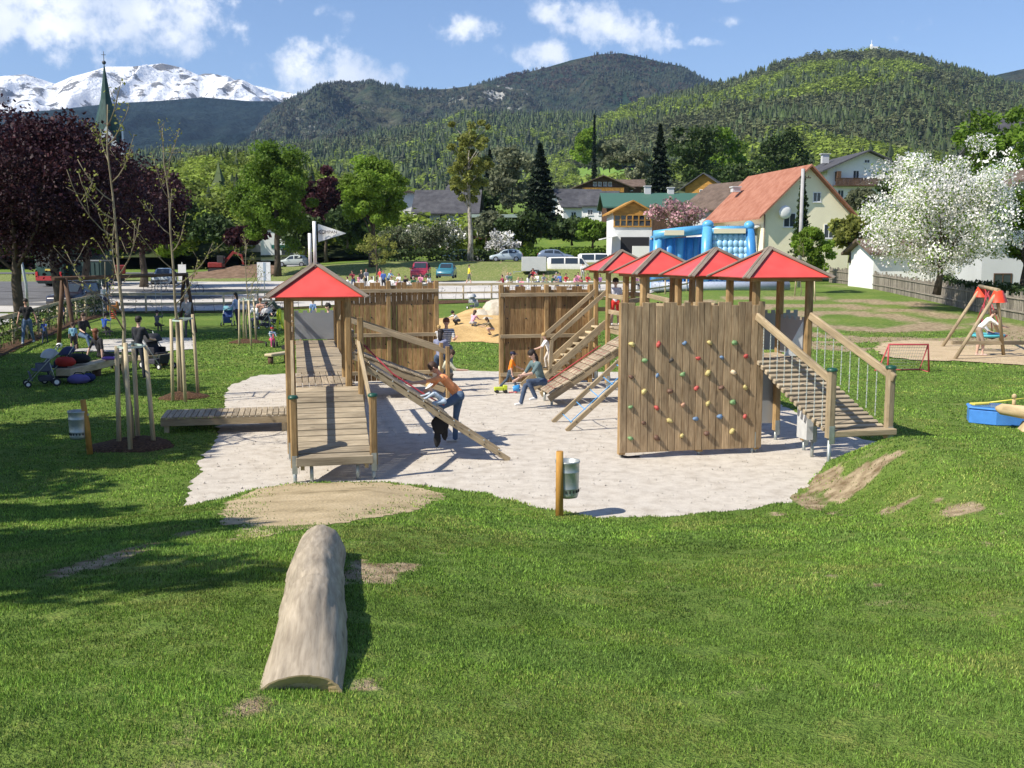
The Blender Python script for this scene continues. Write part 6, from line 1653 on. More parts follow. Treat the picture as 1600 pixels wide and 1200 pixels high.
# toys in the gravel
def bucket(name, label, u, v, c1, r=.10, h=.17, tip=False):
    x, y = UV0(u, v); t = empty(name, (x, y, .0), .4, label, "toy"); m = MB(); prof = [(r * .75, 0), (r, h), (r * .93, h), (r * .7, .01), (.001, .01)]
    m.lathe((0, 0, 0), prof, 16); b = m.obj("pail", plain("toy_plastic", c1, .4), t)
    if tip: b.rotation_euler = (R_(80), 0, R_(60)); b.location = (0, 0, r)
    m = MB(); m.tube([(-r, 0, h)] + [(-r * math.cos(a), 0, h + .07 * math.sin(a)) for a in np.linspace(.3, 2.8, 7)] + [(r, 0, h)], .006, 5); hd = m.obj("handle", WHITE, b)
bucket("toy_bucket", "tipped blue toy bucket at the boy's feet", 802, 614, (.05, .28, .62), tip=True)
def toy_truck():
    x, y = UV0(782, 614); t = empty("toy_truck", (x, y, 0), .2, "yellow-green toy truck with a red shovel on the gravel", "toy"); YG_ = plain("lime_plastic", (.55, .65, .05), .4)
    m = MB(); m.box((-.05, 0, .11), (.22, .14, .09)); m.box((.12, 0, .13), (.10, .13, .13)); m.obj("body", YG_, t, bevel=.01)
    for a in (-.1, .12):
        for s in (-1, 1): m = MB(); m.cyl((a, s * .07, .045), .045, .03 * s, 12, axis=(0, 1, 0)); m.obj("wheel", BLACK, t)
    m = MB(); m.tube([(.2, -.1, .03), (.34, -.12, .03)], .01, 5); m.ell((.37, -.12, .03), (.05, .035, .015), 8, 5); m.obj("shovel", RED, t)
toy_truck()

# pushchairs
def stroller(label, u, v, rz, c1, c2, seed=0, s=1.0, group="pushchairs on the lawn"):
    x, y = UV0(u, v); t = empty("pushchair", (x, y, Hz(x, y)), rz, label, "pushchair", group); fr = STEEL
    def S(p): return tuple(a * s for a in p)
    for k in (-1, 1):
        m = MB(); m.tube([S((k * .22, .45, 1.02)), S((k * .22, .30, .78)), S((k * .24, -.30, .14))], .014 * s, 6); m.obj("frame_bar", fr, t)
        m = MB(); m.tube([S((k * .22, .22, .62)), S((k * .26, .34, .12))], .013 * s, 6); m.obj("frame_bar", fr, t)
        for yy_, r in ((-.32, .085), (.36, .11)):
            m = MB(); m.cyl(S((k * .26 - .02, yy_, r)), r * s, .04 * s, 14, axis=(1, 0, 0)); w_ = m.obj("wheel", BLACK, t)
            m = MB(); m.cyl(S((k * .26 - .024, yy_, r)), r * .55 * s, .048 * s, 12, axis=(1, 0, 0)); m.obj("hub", WHITE, w_)
    m = MB(); m.tube([S((-.22, .45, 1.02)), S((-.12, .50, 1.06)), S((.12, .50, 1.06)), S((.22, .45, 1.02))], .018 * s, 6); m.obj("handle", BLACK, t)
    m = MB(); m.box(S((0, -.02, .42)), S((.38, .36, .05)), Matrix.Rotation(R_(-8), 3, 'X')); m.box(S((0, .21, .66)), S((.38, .05, .52)), Matrix.Rotation(R_(-22), 3, 'X')); m.box(S((0, -.24, .28)), S((.34, .04, .26)), Matrix.Rotation(R_(14), 3, 'X'))
    m.box(S((-.2, .08, .5)), S((.03, .34, .2))); m.box(S((.2, .08, .5)), S((.03, .34, .2))); m.obj("seat", paint(c1, .8), t, bevel=.02)
    m = MB(); n = 8
    for j in range(2):
        for i in range(n): a0 = math.pi * i / n; a1 = math.pi * (i + 1) / n
    pts = []
    for i in range(n + 1):
        a = R_(20) + R_(115) * i / n; pts.append((.26 * math.cos(a), .30 * math.sin(a)))
    b = len(m.v)
    for sx in (-.21, .21):
        for (py, pz_) in pts: m.v.append(S((sx, .28 - py * 1.0, .66 + pz_)))
    for i in range(n): m.face((b + i, b + i + 1, b + n + 1 + i + 1, b + n + 1 + i), None, 1, 0, True)
    cidx = len(m.v); m.v.append(S((-.21, .28, .72))); m.v.append(S((.21, .28, .72)))
    for i in range(n): m.face((b + i, cidx, b + i + 1), None, 1, 0, True); m.face((b + n + 1 + i, b + n + 2 + i, cidx + 1), None, 1, 0, True)
    m.obj("hood", paint(c2, .8), t)
    m = MB(); m.box(S((0, .12, .2)), S((.34, .34, .14))); m.obj("basket", paint((.05, .05, .07), .8), t, bevel=.02)
    return t
stroller("light grey and navy pushchair at the far left end of the log bench", 64, 606, R_(-60), (.10, .11, .16), (.45, .47, .50))
stroller("dark navy pushchair touching the end of the log bench", 92, 600, R_(-70), (.03, .035, .07), (.04, .05, .12))
stroller("black pushchair with large wheels beside the standing dark-clad person", 248, 578, R_(60), (.02, .02, .03), (.025, .025, .03), s=1.1)
stroller("blue pushchair nearest the back fence, left of the stakes", 356, 510, R_(5), (.03, .07, .22), (.12, .30, .36))
stroller("black pushchair with white seat edge right of the staked sapling", 410, 515, R_(-50), (.03, .03, .035), (.5, .5, .5))
stroller("black pushchair with dark hood beside the castle post", 424, 508, R_(-40), (.02, .02, .025), (.03, .03, .035))
stroller("grey and white pushchair on the grass behind the sand heap", 741, 486, R_(40), (.35, .36, .38), (.5, .5, .52))

def bag(label, u, v, c1, r, dz=0, rz=0, z=None):
    x, y = UV0(u, v); t = empty("bag", (x, y, (Hz(x, y) if z is None else z) + dz), rz, label, "bag", "bags by the log bench"); m = MB(); m.ell((0, 0, r[2]), r, 14, 9, noise=.06, zmin=-.75); m.obj("body", paint(c1, .8), t)
    m = MB(); m.tube([(-r[0] * .5, 0, r[2] * 1.7), (-r[0] * .3, 0, r[2] * 2.25), (r[0] * .3, 0, r[2] * 2.25), (r[0] * .5, 0, r[2] * 1.7)], .015, 6); m.obj("strap", BLACK, t)
bag("red bag on the left end of the log bench", 104, 601, (.42, .03, .02), (.28, .18, .15), .42); bag("black bag on the log bench beside the seated woman", 124, 596, (.015, .015, .02), (.34, .2, .16), .42)
bag("violet and white bag on the grass under the log bench", 124, 603, (.12, .10, .30), (.30, .18, .14)); bag("dark blue bag on the grass right of the violet bag", 139, 600, (.02, .03, .12), (.18, .14, .13))
bag("purple jacket rolled up on the log bench", 172, 588, (.22, .10, .38), (.22, .12, .06), .42)
m = MB(); xb, yb = UV0(93, 546); m.ell((0, 0, .11), (.11, .11, .11), 16, 10); tag(m.obj("football", WHITE, None, (xb, yb, Hz(xb, yb))), "small white ball on the grass near the swings", "ball")
# spring rider
def rider():
    x, y = UV0(178, 500); t = empty("spring_rider", (x, y, Hz(x, y)), .5, "red spring rider on a coil spring by the left fence", "play equipment"); m = MB()
    m.tube([(.13 * math.cos(a), .13 * math.sin(a), .02 + a * .018) for a in np.linspace(0, 8 * math.pi, 60)], .022, 6); m.obj("spring", plain("spring_red", (.5, .05, .03), .5), t)
    m = MB(); m.box((0, 0, .62), (.6, .06, .3)); m.box((.2, 0, .82), (.12, .06, .3)); m.box((0, 0, .6), (.3, .3, .05)); m.obj("seat", plain("rider_orange", (.5, .2, .06), .5), t, bevel=.03)
rider()
# signs, lamp, poles
def sign(label, u, v, Y, w, h, zc, mat=WHITE, ht=2.0, name="sign_board"):
    x = px(u, Y); t = empty(name, (x, Y, Hz(x, Y)), 0, label, "sign"); m = MB(); m.tube([(0, .05, -.2), (0, .05, ht)], .035, 8); m.obj("post", STEEL, t)
    m = MB(); m.box((0, 0, zc), (w, .04, h)); m.obj("panel", mat, t)
    return t
sg = sign("blank white sign board with grey stripe on a thin post by the lot", 414, 470, 68, .88, 1.22, 2.2, ht=2.8)
m = MB(); m.box((.05, -.025, 2.2), (.16, .01, 1.18)); m.obj("stripe", plain("sign_grey", (.35, .42, .5), .5), sg)
sign("white panel standing between the parked car and the saplings", 287, 430, 92, .7, 1.4, 1.1)
LP = empty("street_lamp", (px(43, 50), 50, Hz(px(43, 50), 50)), 0, "grey street lamp pole beside the walking woman", "lamp"); m = MB(); m.tube([(0, 0, -.2), (0, 0, 2.0), (-.35, 0, 4.6)], [.09, .07, .05], 10); m.obj("pole", STEEL, LP); m = MB(); m.box((-.55, 0, 4.65), (.6, .2, .1)); m.obj("lamp_head", STEEL, LP)
UP = empty("utility_pole", (px(1247, 82), 82, Hz(px(1247, 82), 82)), 0, "tall grey utility pole before the yellow gable", "pole"); m = MB(); m.tube([(0, 0, -.4), (0, 0, 9.3)], [.17, .13], 12); m.obj("shaft", plain("weathered_pole", (.38, .37, .37), .9, 0, .15, 3), UP)
m = MB(); m.box((.2, 0, 8.6), (.9, .08, .08)); 
for k in range(3): m.cyl((-.15 + k * .3, 0, 8.64), .05, .12, 8)
m.obj("insulators", BARK, UP)
# low greenhouse frames above the bank
GF = empty("cold_frame", (px(868, 136), 136, Hz(px(868, 136), 136)), 0, "row of grey glazed garden frames behind the parked cars", "garden frame"); m = MB()
for k in range(6): m.prism([(-2.4 + k * .8, 0, 0), (-1.65 + k * .8, 0, 0), (-1.65 + k * .8, .9, 1.3), (-2.4 + k * .8, .9, 1.3)], (0, 0, 0), (0, .05, 0))
m.obj("panes", plain("frame_glass", (.28, .33, .38), .25), GF)

# inflatable slide
def inflatable():
    Y = 79; x0 = px(1018, Y); z0 = Hz(14, Y) - .1; t = empty("inflatable", (x0, Y, z0), 0, "big light blue inflatable slide with columns in front of the yellow house", "inflatable")
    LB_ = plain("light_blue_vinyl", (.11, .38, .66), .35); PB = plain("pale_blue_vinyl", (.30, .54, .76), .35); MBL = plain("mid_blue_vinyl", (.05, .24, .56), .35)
    Wt = 7.6; top = 4.55
    m = MB(); m.tube([(-.2, -1.2, .35), (Wt + 2.6, -1.2, .35)], .38, 14); m.obj("base_roll", plain("grey_blue_vinyl", (.36, .40, .50), .4), t)
    m = MB(); m.box((Wt / 2, 1.8, .35), (Wt, 5, .7)); m.obj("base", PB, t, bevel=.2)
    for i, x in enumerate((.25, 1.15, 2.0, 2.8, 3.3)):
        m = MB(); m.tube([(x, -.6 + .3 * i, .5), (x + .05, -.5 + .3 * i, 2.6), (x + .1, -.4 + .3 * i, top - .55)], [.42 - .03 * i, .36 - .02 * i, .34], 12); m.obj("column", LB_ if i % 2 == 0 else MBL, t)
    m = MB(); m.tube([(0, -.5, top - .35), (1.9, -.4, top - .1), (3.9, -.3, top + .1)], .36, 12); m.obj("lintel_roll", LB_, t)
    m = MB(); m.box((1.5, -.82, top - .15), (1.5, .06, .38)); m.obj("blank_label", P_CRM, t)
    m = MB(); m.tube([(3.75, -.9, .5), (3.95, -.9, 2.4), (4.05, -.5, top + .25)], [.42, .42, .40], 12); m.obj("column", LB_, t); m = MB(); m.ell((4.1, -.5, top + .45), (.45, .4, .36), 12, 8); m.obj("corner_ball", LB_, t)
    m = MB(); m.tube([(7.5, -.9, .5), (7.45, -.7, 2.4), (7.25, -.4, top + .1)], [.40, .40, .38], 12); m.obj("column", MBL, t); m = MB(); m.ell((7.25, -.4, top + .35), (.42, .4, .40), 12, 8); m.obj("corner_ball", LB_, t)
    m = MB(); nx, nz = 7, 7
    for i in range(nx):
        for k in range(nz): m.ell((4.40 + (i + .5) * 2.85 / nx, -.80 + .05 * k, .8 + (k + .5) * 3.5 / nz), (2.85 / nx * .66, .20, 3.5 / nz * .66), 10, 6, tint=tn(.95, 1.06))
    m.obj("quilted_wall", PB, t)
    m = MB(); m.tube([(4.1, -.5, top + .0), (7.3, -.4, top + .05)], .33, 12); m.obj("lintel_roll", LB_, t)
    m = MB(); m.box((5.7, -.82, top - .02), (2.4, .06, .36)); m.obj("blank_label", P_CRM, t)
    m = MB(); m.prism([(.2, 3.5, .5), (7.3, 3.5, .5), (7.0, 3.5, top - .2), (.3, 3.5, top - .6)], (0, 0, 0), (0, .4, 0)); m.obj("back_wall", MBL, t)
    m = MB(); m.prism([(.1, -.4, top - .45), (4.0, -.3, top), (4.0, 3.6, top), (.3, 3.6, top - .5)], (0, 0, 0), (0, 0, .15)); m.obj("canopy", LB_, t)
inflatable()
# thin stakes and marker posts with small yellow feet by the inflatable
# ============================================================ vehicles
random.seed(44)
TYRE = plain("tyre", (.02, .02, .021), .8); RIM = plain("alloy_rim", (.5, .5, .52), .35, .7); LAMPR = plain("tail_lamp", (.45, .02, .02), .3); LAMPW = plain("head_lamp", (.75, .75, .72), .2); PLATE = plain("number_plate", (.75, .75, .72), .5)
def car(name, label, x, y, rz, L, Wd, Hh, col, prof, win, z=None, cat="car", group=None, coat=.6, wheels=None, wr=.31, rails=False, extra=None):
    """prof: stations (x 0 front..1 rear, belt height, roof height, roof half-width factor); front faces local -X"""
    z = Hz(x, y) if z is None else z; t = empty(name, (x, y, z), rz, label, cat, group); hw = Wd / 2; M_ = paint(col, .3, .0, coat)
    def st(f):
        xs = [p[0] for p in prof]; return tuple(np.interp(f, xs, [p[i] for p in prof]) for i in (1, 2, 3))
    m = MB(); n = 28; rings = []
    for i in range(n + 1):
        f = i / n; b, r, k = st(f); e = min(f, 1 - f); w_ = hw * (1 - .16 * max(0, 1 - e / .10) ** 2); zb = .20 + .06 * max(0, 1 - e / .05)
        X = (f - .5) * L; R2 = [(-w_ * .9, zb), (-w_, zb + .16), (-w_ * 1.0, b * .72), (-w_ * .97, b), (-w_ * k, max(r - .07, b + .005)), (-w_ * k * .75, max(r, b + .01))]
        ring = R2 + [(-a, c) for a, c in R2[::-1]]; rings.append(ring)
        for a, c in ring: m.v.append((X, a, c))
    q = 12
    for i in range(n):
        for k in range(q): m.face((i * q + k, i * q + (k + 1) % q, (i + 1) * q + (k + 1) % q, (i + 1) * q + k), None, 1, 0, True)
    m.face(list(range(q))[::-1]); m.face([n * q + k for k in range(q)]); body = m.obj("body", M_, t)
    for p_ in body.data.polygons: p_.use_smooth = True
    def sp(f, g, s, off=.012):   # a point on the side glass plane
        b, r, k = st(f); e = min(f, 1 - f); w_ = hw; y0, y1 = w_ * .97, w_ * k; z0, z1 = b, max(r - .07, b + .005)
        return Vector(((f - .5) * L, s * (y0 + (y1 - y0) * g + off), z0 + (z1 - z0) * g))
    for (f0, f1, f2, f3) in win['side']:
        for s in (-1, 1):
            m = MB(); a = [sp(f0, .08, s), sp(f1, .08, s), sp(f2, .94, s), sp(f3, .94, s)]
            if s > 0: a = a[::-1]
            for p in a: m.v.append(tuple(p))
            m.face((0, 1, 2, 3)); m.obj("side_window", GLASS, t)
    for nm, (f0, f1) in (("windscreen", win['front']), ("rear_window", win['rear'])):
        m = MB(); pts = []
        for f, g in ((f0, .12), (f1, .9)):
            b, r, k = st(f); zz = r if nm else r
            pts.append(((f - .5) * L, hw * (k * .80), r))
        (xa, wa, za), (xb, wb, zb_) = pts; off = -.018 if nm == "windscreen" else .018
        A = [(xa + off, -wa, za + .012), (xa + off, wa, za + .012), (xb + off, wb, zb_ + .012), (xb + off, -wb, zb_ + .012)]
        if nm != "windscreen": A = A[::-1]
        for p in A: m.v.append(p)
        m.face((3, 2, 1, 0)); m.obj(nm, GLASS, t)
    for fx in (wheels or (.19, .80)):
        for s in (-1, 1):
            m = MB(); m.cyl(((fx - .5) * L, s * (hw - .17), wr), wr, s * .19, 20, axis=(0, 1, 0)); w2 = m.obj("wheel", TYRE, t)
            m = MB(); m.cyl(((fx - .5) * L, s * (hw + .012), wr), wr * .62, s * .015, 12, axis=(0, 1, 0)); m.obj("rim", RIM, w2)
    bf = st(.02)[0]; br_ = st(.98)[0]
    for s in (-1, 1):
        m = MB(); m.ell(((.025 - .5) * L, s * hw * .70, bf * .83), (.09, .16, .08), 8, 6); m.obj("headlight", LAMPW, t)
        m = MB(); m.box((.495 * L, s * hw * .72, br_ * .88), (.05, .2, .24)); m.obj("tail_light", LAMPR, t, bevel=.02)
        m = MB(); m.ell(((win['front'][1] - .06 - .5) * L, s * (hw + .09), st(.4)[0] + .05), (.05, .09, .06), 8, 6); m.obj("mirror", M_, t)
    m = MB(); m.box((.505 * L, 0, br_ * .62), (.02, .5, .11)); m.obj("number_plate", PLATE, t)
    for e_ in (-1, 1): m = MB(); m.box((e_ * .497 * L, 0, .36), (.06, Wd * .8, .16)); m.obj("bumper", plain("bumper_plastic", (.04, .04, .045), .6), t, bevel=.02)
    if rails:
        for s in (-1, 1): m = MB(); m.tube([(-.05 * L, s * hw * .66, Hh + .0), (-.02 * L, s * hw * .66, Hh + .07), (.38 * L, s * hw * .66, Hh + .07), (.42 * L, s * hw * .66, Hh)], .025, 6); m.obj("roof_rail", RIM, t)
    return t
HATCH = [(0, .62, .62, .8), (.05, .72, .74, .8), (.22, .86, .88, .82), (.28, .88, .98, .80), (.42, .92, 1.38, .76), (.55, .94, 1.47, .75), (.75, .98, 1.46, .75), (.88, 1.0, 1.36, .74), (.97, 1.0, 1.05, .78), (1, .85, .87, .8)]
HW_ = dict(side=[(.31, .55, .54, .43), (.58, .82, .80, .575)], front=(.285, .42), rear=(.965, .885))
SUV = [(0, .7, .7, .85), (.04, .85, .88, .85), (.24, .98, 1.0, .85), (.30, 1.0, 1.08, .83), (.42, 1.02, 1.58, .80), (.55, 1.04, 1.68, .80), (.85, 1.06, 1.66, .80), (.96, 1.06, 1.45, .80), (.99, 1.0, 1.05, .84), (1, .9, .92, .85)]
SW_ = dict(side=[(.33, .55, .54, .44), (.58, .78, .78, .575), (.81, .93, .90, .81)], front=(.30, .42), rear=(.985, .945))
VAN = [(0, .75, .75, .9), (.03, 1.0, 1.05, .9), (.10, 1.18, 1.25, .9), (.20, 1.22, 1.85, .88), (.26, 1.24, 2.0, .88), (.5, 1.24, 2.04, .88), (.97, 1.24, 2.0, .88), (1, 1.2, 1.9, .88)]
VW_ = dict(side=[(.15, .28, .28, .22), (.32, .60, .60, .32), (.63, .92, .92, .63)], front=(.11, .21), rear=(1.0, .97))
G_ = "cars and vans parked beyond the playground"
car("parked_car", "silver-blue hatchback seen from the side on top of the grass bank", px(791, 124), 124, 0, 4.0, 1.68, 1.48, (.42, .50, .55), HATCH, HW_, group=G_)
car("parked_car", "grey-blue estate car half hidden behind the pale trailer", px(868, 128), 128.5, R_(180), 4.5, 1.74, 1.5, (.16, .21, .30), HATCH, HW_, group=G_)
car("parked_car", "dark red car seen from behind below the bank", px(658, 101), 101, R_(90), 4.2, 1.74, 1.5, (.33, .02, .04), SUV, SW_, group=G_, z=pz(437, 99))
car("parked_car", "teal blue car seen from behind right of the dark red car", px(698, 102), 102, R_(88), 4.2, 1.72, 1.42, (.04, .19, .25), HATCH, HW_, group=G_, z=pz(435, 100))
car("parked_van", "white minibus seen from the side right of the trailer", px(889, 112), 112, R_(180), 4.8, 1.9, 2.02, (.74, .73, .68), VAN, VW_, cat="van", group=G_, z=pz(431, 111), wr=.34)
car("parked_van", "white delivery van behind the farthest red roof", px(935, 118), 118, R_(180), 4.8, 1.9, 2.02, (.74, .74, .74), VAN, VW_, cat="van", group=G_, z=pz(424, 117), wr=.34)
car("parked_car", "black estate car with roof rails and red tail lights on the road", px(109, 64), 65, R_(86), 4.5, 1.8, 1.68, (.02, .015, .02), SUV, SW_, group="cars on the road side", rails=True)
car("parked_car", "silver car seen from the front behind the parked bicycles", px(253, 92), 93, R_(-80) + math.pi, 4.3, 1.76, 1.5, (.40, .46, .50), HATCH, HW_, group="cars on the road side")
car("parked_car", "pale car under the big green maple", px(460, 128), 128, 0, 4.0, 1.68, 1.45, (.45, .50, .48), HATCH, HW_, group=G_)
car("parked_car", "dark blue car on the lane left of the poplar trunk", px(716, 136), 136, R_(20), 4.0, 1.68, 1.42, (.03, .07, .18), HATCH, HW_, group=G_)
# box trailer
def trailer():
    x, y = px(834, 109), 109; t = empty("trailer", (x, y, pz(431, 109)), 0, "pale grey closed box trailer left of the white minibus", "trailer"); m = MB(); m.box((0, 0, 1.25), (2.6, 1.5, 1.5)); m.obj("box", plain("trailer_grey", (.52, .53, .52), .5, 0, .05, 2), t, bevel=.03)
    for s in (-1, 1): m = MB(); m.cyl((.1, s * .7, .32), .32, s * .18, 18, axis=(0, 1, 0)); w_ = m.obj("wheel", TYRE, t); m = MB(); m.cyl((.1, s * .885, .32), .2, s * .012, 12, axis=(0, 1, 0)); m.obj("rim", RIM, w_)
    m = MB(); m.beam((-1.3, 0, .45), (-2.2, 0, .42), .08, .08); m.cyl((-2.1, 0, .0), .03, .45, 8); m.obj("drawbar", STEEL, t)
    m = MB(); m.tube([(-.3, -.78, .62), (.5, -.78, .62)], .03, 6); m.tube([(-.28, -.70, .35), (-.28, -.78, .62)], .03, 6); m.tube([(.5, -.70, .35), (.5, -.78, .62)], .03, 6); m.obj("mudguard", BLACK, t)
trailer()
# coach
def bus():
    x, y = px(64, 84), 87; t = empty("bus", (x, y, Hz(x, y)), R_(-6), "dark green coach with red lower stripe behind the lamp pole", "bus"); G = plain("coach_green", (.015, .055, .05), .3, coat=.5)
    m = MB(); m.box((0, 3.5, 1.75), (2.5, 9, 2.9)); m.obj("body", G, t, bevel=.18)
    m = MB(); m.box((0, -1.02, 2.35), (2.1, .05, 1.1)); m.obj("rear_window", GLASS, t)
    m = MB(); m.box((0, -1.03, .75), (2.3, .06, .38)); m.obj("stripe", plain("coach_red", (.35, .03, .03), .4), t)
    for s in (-1, 1):
        m = MB(); m.box((s * 1.05, -1.04, 1.1), (.2, .06, .4)); m.obj("tail_light", LAMPR, t)
        m = MB(); m.box((s * 1.26, 3.5, 2.3), (.03, 8, .9)); m.obj("side_window", GLASS, t)
        for yy_ in (1.0, 6.3): m = MB(); m.cyl((s * 1.05, yy_, .48), .48, s * .24, 18, axis=(1, 0, 0)); m.obj("wheel", TYRE, t)
    m = MB(); m.box((0, -1.04, 1.45), (.55, .04, .16)); m.obj("number_plate", plain("yellow_plate", (.55, .42, .08), .5), t)
bus()
def container():
    x, y = px(110, 84), 88; t = empty("container", (x, y, Hz(x, y)), R_(-4), "dark green skip container right of the coach", "container"); m = MB(); m.box((0, 0, 1.15), (3.2, 2, 1.9)); 
    for k in range(8): m.box((-1.4 + k * .4, -1.03, 1.15), (.07, .06, 1.8))
    m.obj("body", plain("skip_green", (.02, .05, .045), .6), t); m = MB(); m.box((0, 0, 2.2), (3.3, 2.1, .1)); m.obj("lid", plain("skip_grey", (.25, .27, .28), .5), t)
container()
def excavator(label, u, Y, z, rz, s=1.0, mir=1):
    t = empty("excavator", (px(u, Y), Y, z), rz, label, "excavator", "red excavators"); RP = plain("machine_red", (.22, .025, .022), .4)
    for k in (-1, 1): m = MB(); m.prism([(-1.3 * s, k * .8 * s, 0), (1.3 * s, k * .8 * s, 0), (1.5 * s, k * .8 * s, .3 * s), (1.3 * s, k * .8 * s, .6 * s), (-1.3 * s, k * .8 * s, .6 * s), (-1.5 * s, k * .8 * s, .3 * s)], (0, -.2 * s, 0), (0, .2 * s, 0)); m.obj("track", BLACK, t)
    m = MB(); m.box((.4 * s, 0, 1.1 * s), (2.2 * s, 1.7 * s, .8 * s)); m.obj("engine_housing", RP, t, bevel=.08)
    m = MB(); m.box((-.4 * s, .4 * s, 1.9 * s), (1.0 * s, .8 * s, 1.2 * s)); c = m.obj("cab", BLACK, t, bevel=.05); m = MB(); m.box((-.92 * s, .4 * s, 2.0 * s), (.03, .7 * s, .8 * s)); m.obj("pane", GLASS, c)
    m = MB(); m.beam((-.6 * s, -.3 * s, 1.3 * s), (-2.2 * s, -.3 * s, 3.1 * s), .28 * s, .35 * s); m.beam((-2.1 * s, -.3 * s, 3.05 * s), (-3.4 * s, -.3 * s, 2.5 * s), .26 * s, .32 * s); m.obj("boom", RP, t)
    m = MB(); m.beam((-3.3 * s, -.3 * s, 2.7 * s), (-3.6 * s, -.3 * s, 1.1 * s), .22 * s, .26 * s); a = m.obj("dipper_arm", RP, t)
    m = MB(); m.prism([(-3.9 * s, -.6 * s, .5 * s), (-3.3 * s, -.6 * s, .4 * s), (-3.2 * s, -.6 * s, 1.1 * s), (-3.6 * s, -.6 * s, 1.2 * s)], (0, 0, 0), (0, .6 * s, 0)); m.obj("bucket", BLACK, a)
excavator("red excavator with bent arm beyond the lot, left of the white sign", 345, 112, Hz(-31, 112), R_(180), .72)
excavator("red excavator raised arm seen through the purple tree trunks", 172, 104, Hz(-40, 104), R_(20), 1.1)
tag(drape("soil_heap", [(px(300, 108), 106), (px(340, 108), 105), (px(420, 108), 106), (px(440, 112), 112), (px(400, 118), 118), (px(320, 118), 117)], ramp_mat("brown_soil", [(.3, (.11, .07, .045)), (.7, (.24, .16, .11))], 1.5, 8, .95, .5, .1), .05, 1.0, "low heap of reddish brown soil around the excavator", jag=.3,
      bump=lambda x, y: .55 * SS(1 - np.hypot((x + 29) / 6.5, (y - 112) / 5.5)) * (.5 + fnoise(x, y, 1.6, 8, 4))), kind='structure')

def bicycle(label, u, v, Y, rz, col, z=None):
    x = px(u, Y); t = empty("bicycle", (x, Y, Hz(x, Y) if z is None else z), rz, label, "bicycle", "bicycles parked by the path"); fm = paint(col, .4)
    for w_ in (-.52, .52):
        m = MB(); m.tube([(w_ + .33 * math.cos(a), 0, .34 + .33 * math.sin(a)) for a in np.linspace(0, 2 * math.pi, 21)], .02, 6, caps=False); wh = m.obj("wheel", TYRE, t)
        m = MB()
        for k in range(8): a = k * math.pi / 4; m.tube([(w_, 0, .34), (w_ + .31 * math.cos(a), 0, .34 + .31 * math.sin(a))], .004, 3)
        m.obj("spokes", STEEL, wh)
    m = MB()
    for a, b in (((-.52, .34), (-.14, .36)), ((-.52, .34), (-.26, .78)), ((-.14, .36), (-.26, .80)), ((-.26, .76), (.36, .80)), ((-.14, .36), (.38, .72)), ((.52, .34), (.36, .92))): m.tube([(a[0], 0, a[1]), (b[0], 0, b[1])], .018, 6)
    m.obj("frame", fm, t)
    m = MB(); m.ell((-.28, 0, .86), (.13, .07, .04), 10, 6); m.tube([(-.26, 0, .78), (-.28, 0, .86)], .014, 5); m.obj("saddle", BLACK, t)
    m = MB(); m.tube([(.28, -.26, .98), (.36, -.1, .96), (.36, .1, .96), (.28, .26, .98)], .014, 6); m.obj("handlebar", BLACK, t)
bicycle("black bicycle parked leftmost in the row by the swing beam", 122, 462, 58, R_(12), (.03, .03, .035))
bicycle("second black bicycle, close behind the swing beam", 133, 461, 59, R_(-20), (.04, .05, .07))
bicycle("silver bicycle lying near the seated person in white", 168, 458, 62, R_(70), (.4, .4, .42))
bicycle("dark bicycle in front of the silver car", 243, 440, 80, R_(5), (.05, .05, .06))
bicycle("pale bicycle beside the dark one in front of the silver car", 258, 441, 80.5, R_(-12), (.45, .45, .45))
bicycle("bicycle on the lot edge right of the tall second sapling", 302, 447, 78, R_(30), (.06, .06, .08))
# ============================================================ people
random.seed(71)
SKIN = plain("skin", (.52, .30, .21), .6, 0, .06, 12); SKIN2 = plain("fair_skin", (.62, .40, .31), .6, 0, .06, 12)
HAIRC = {'brown': (.06, .03, .018), 'dark': (.018, .012, .01), 'blond': (.42, .28, .11), 'grey': (.28, .27, .26), 'red': (.16, .05, .02)}
def vdir(pitch, splay=0.0):
    """unit vector hanging down, swung forward (towards -Y) by pitch and sideways by splay"""
    p, s = R_(pitch), R_(splay); return Vector((math.sin(s) * math.cos(p), -math.sin(p), -math.cos(p) * math.cos(s)))

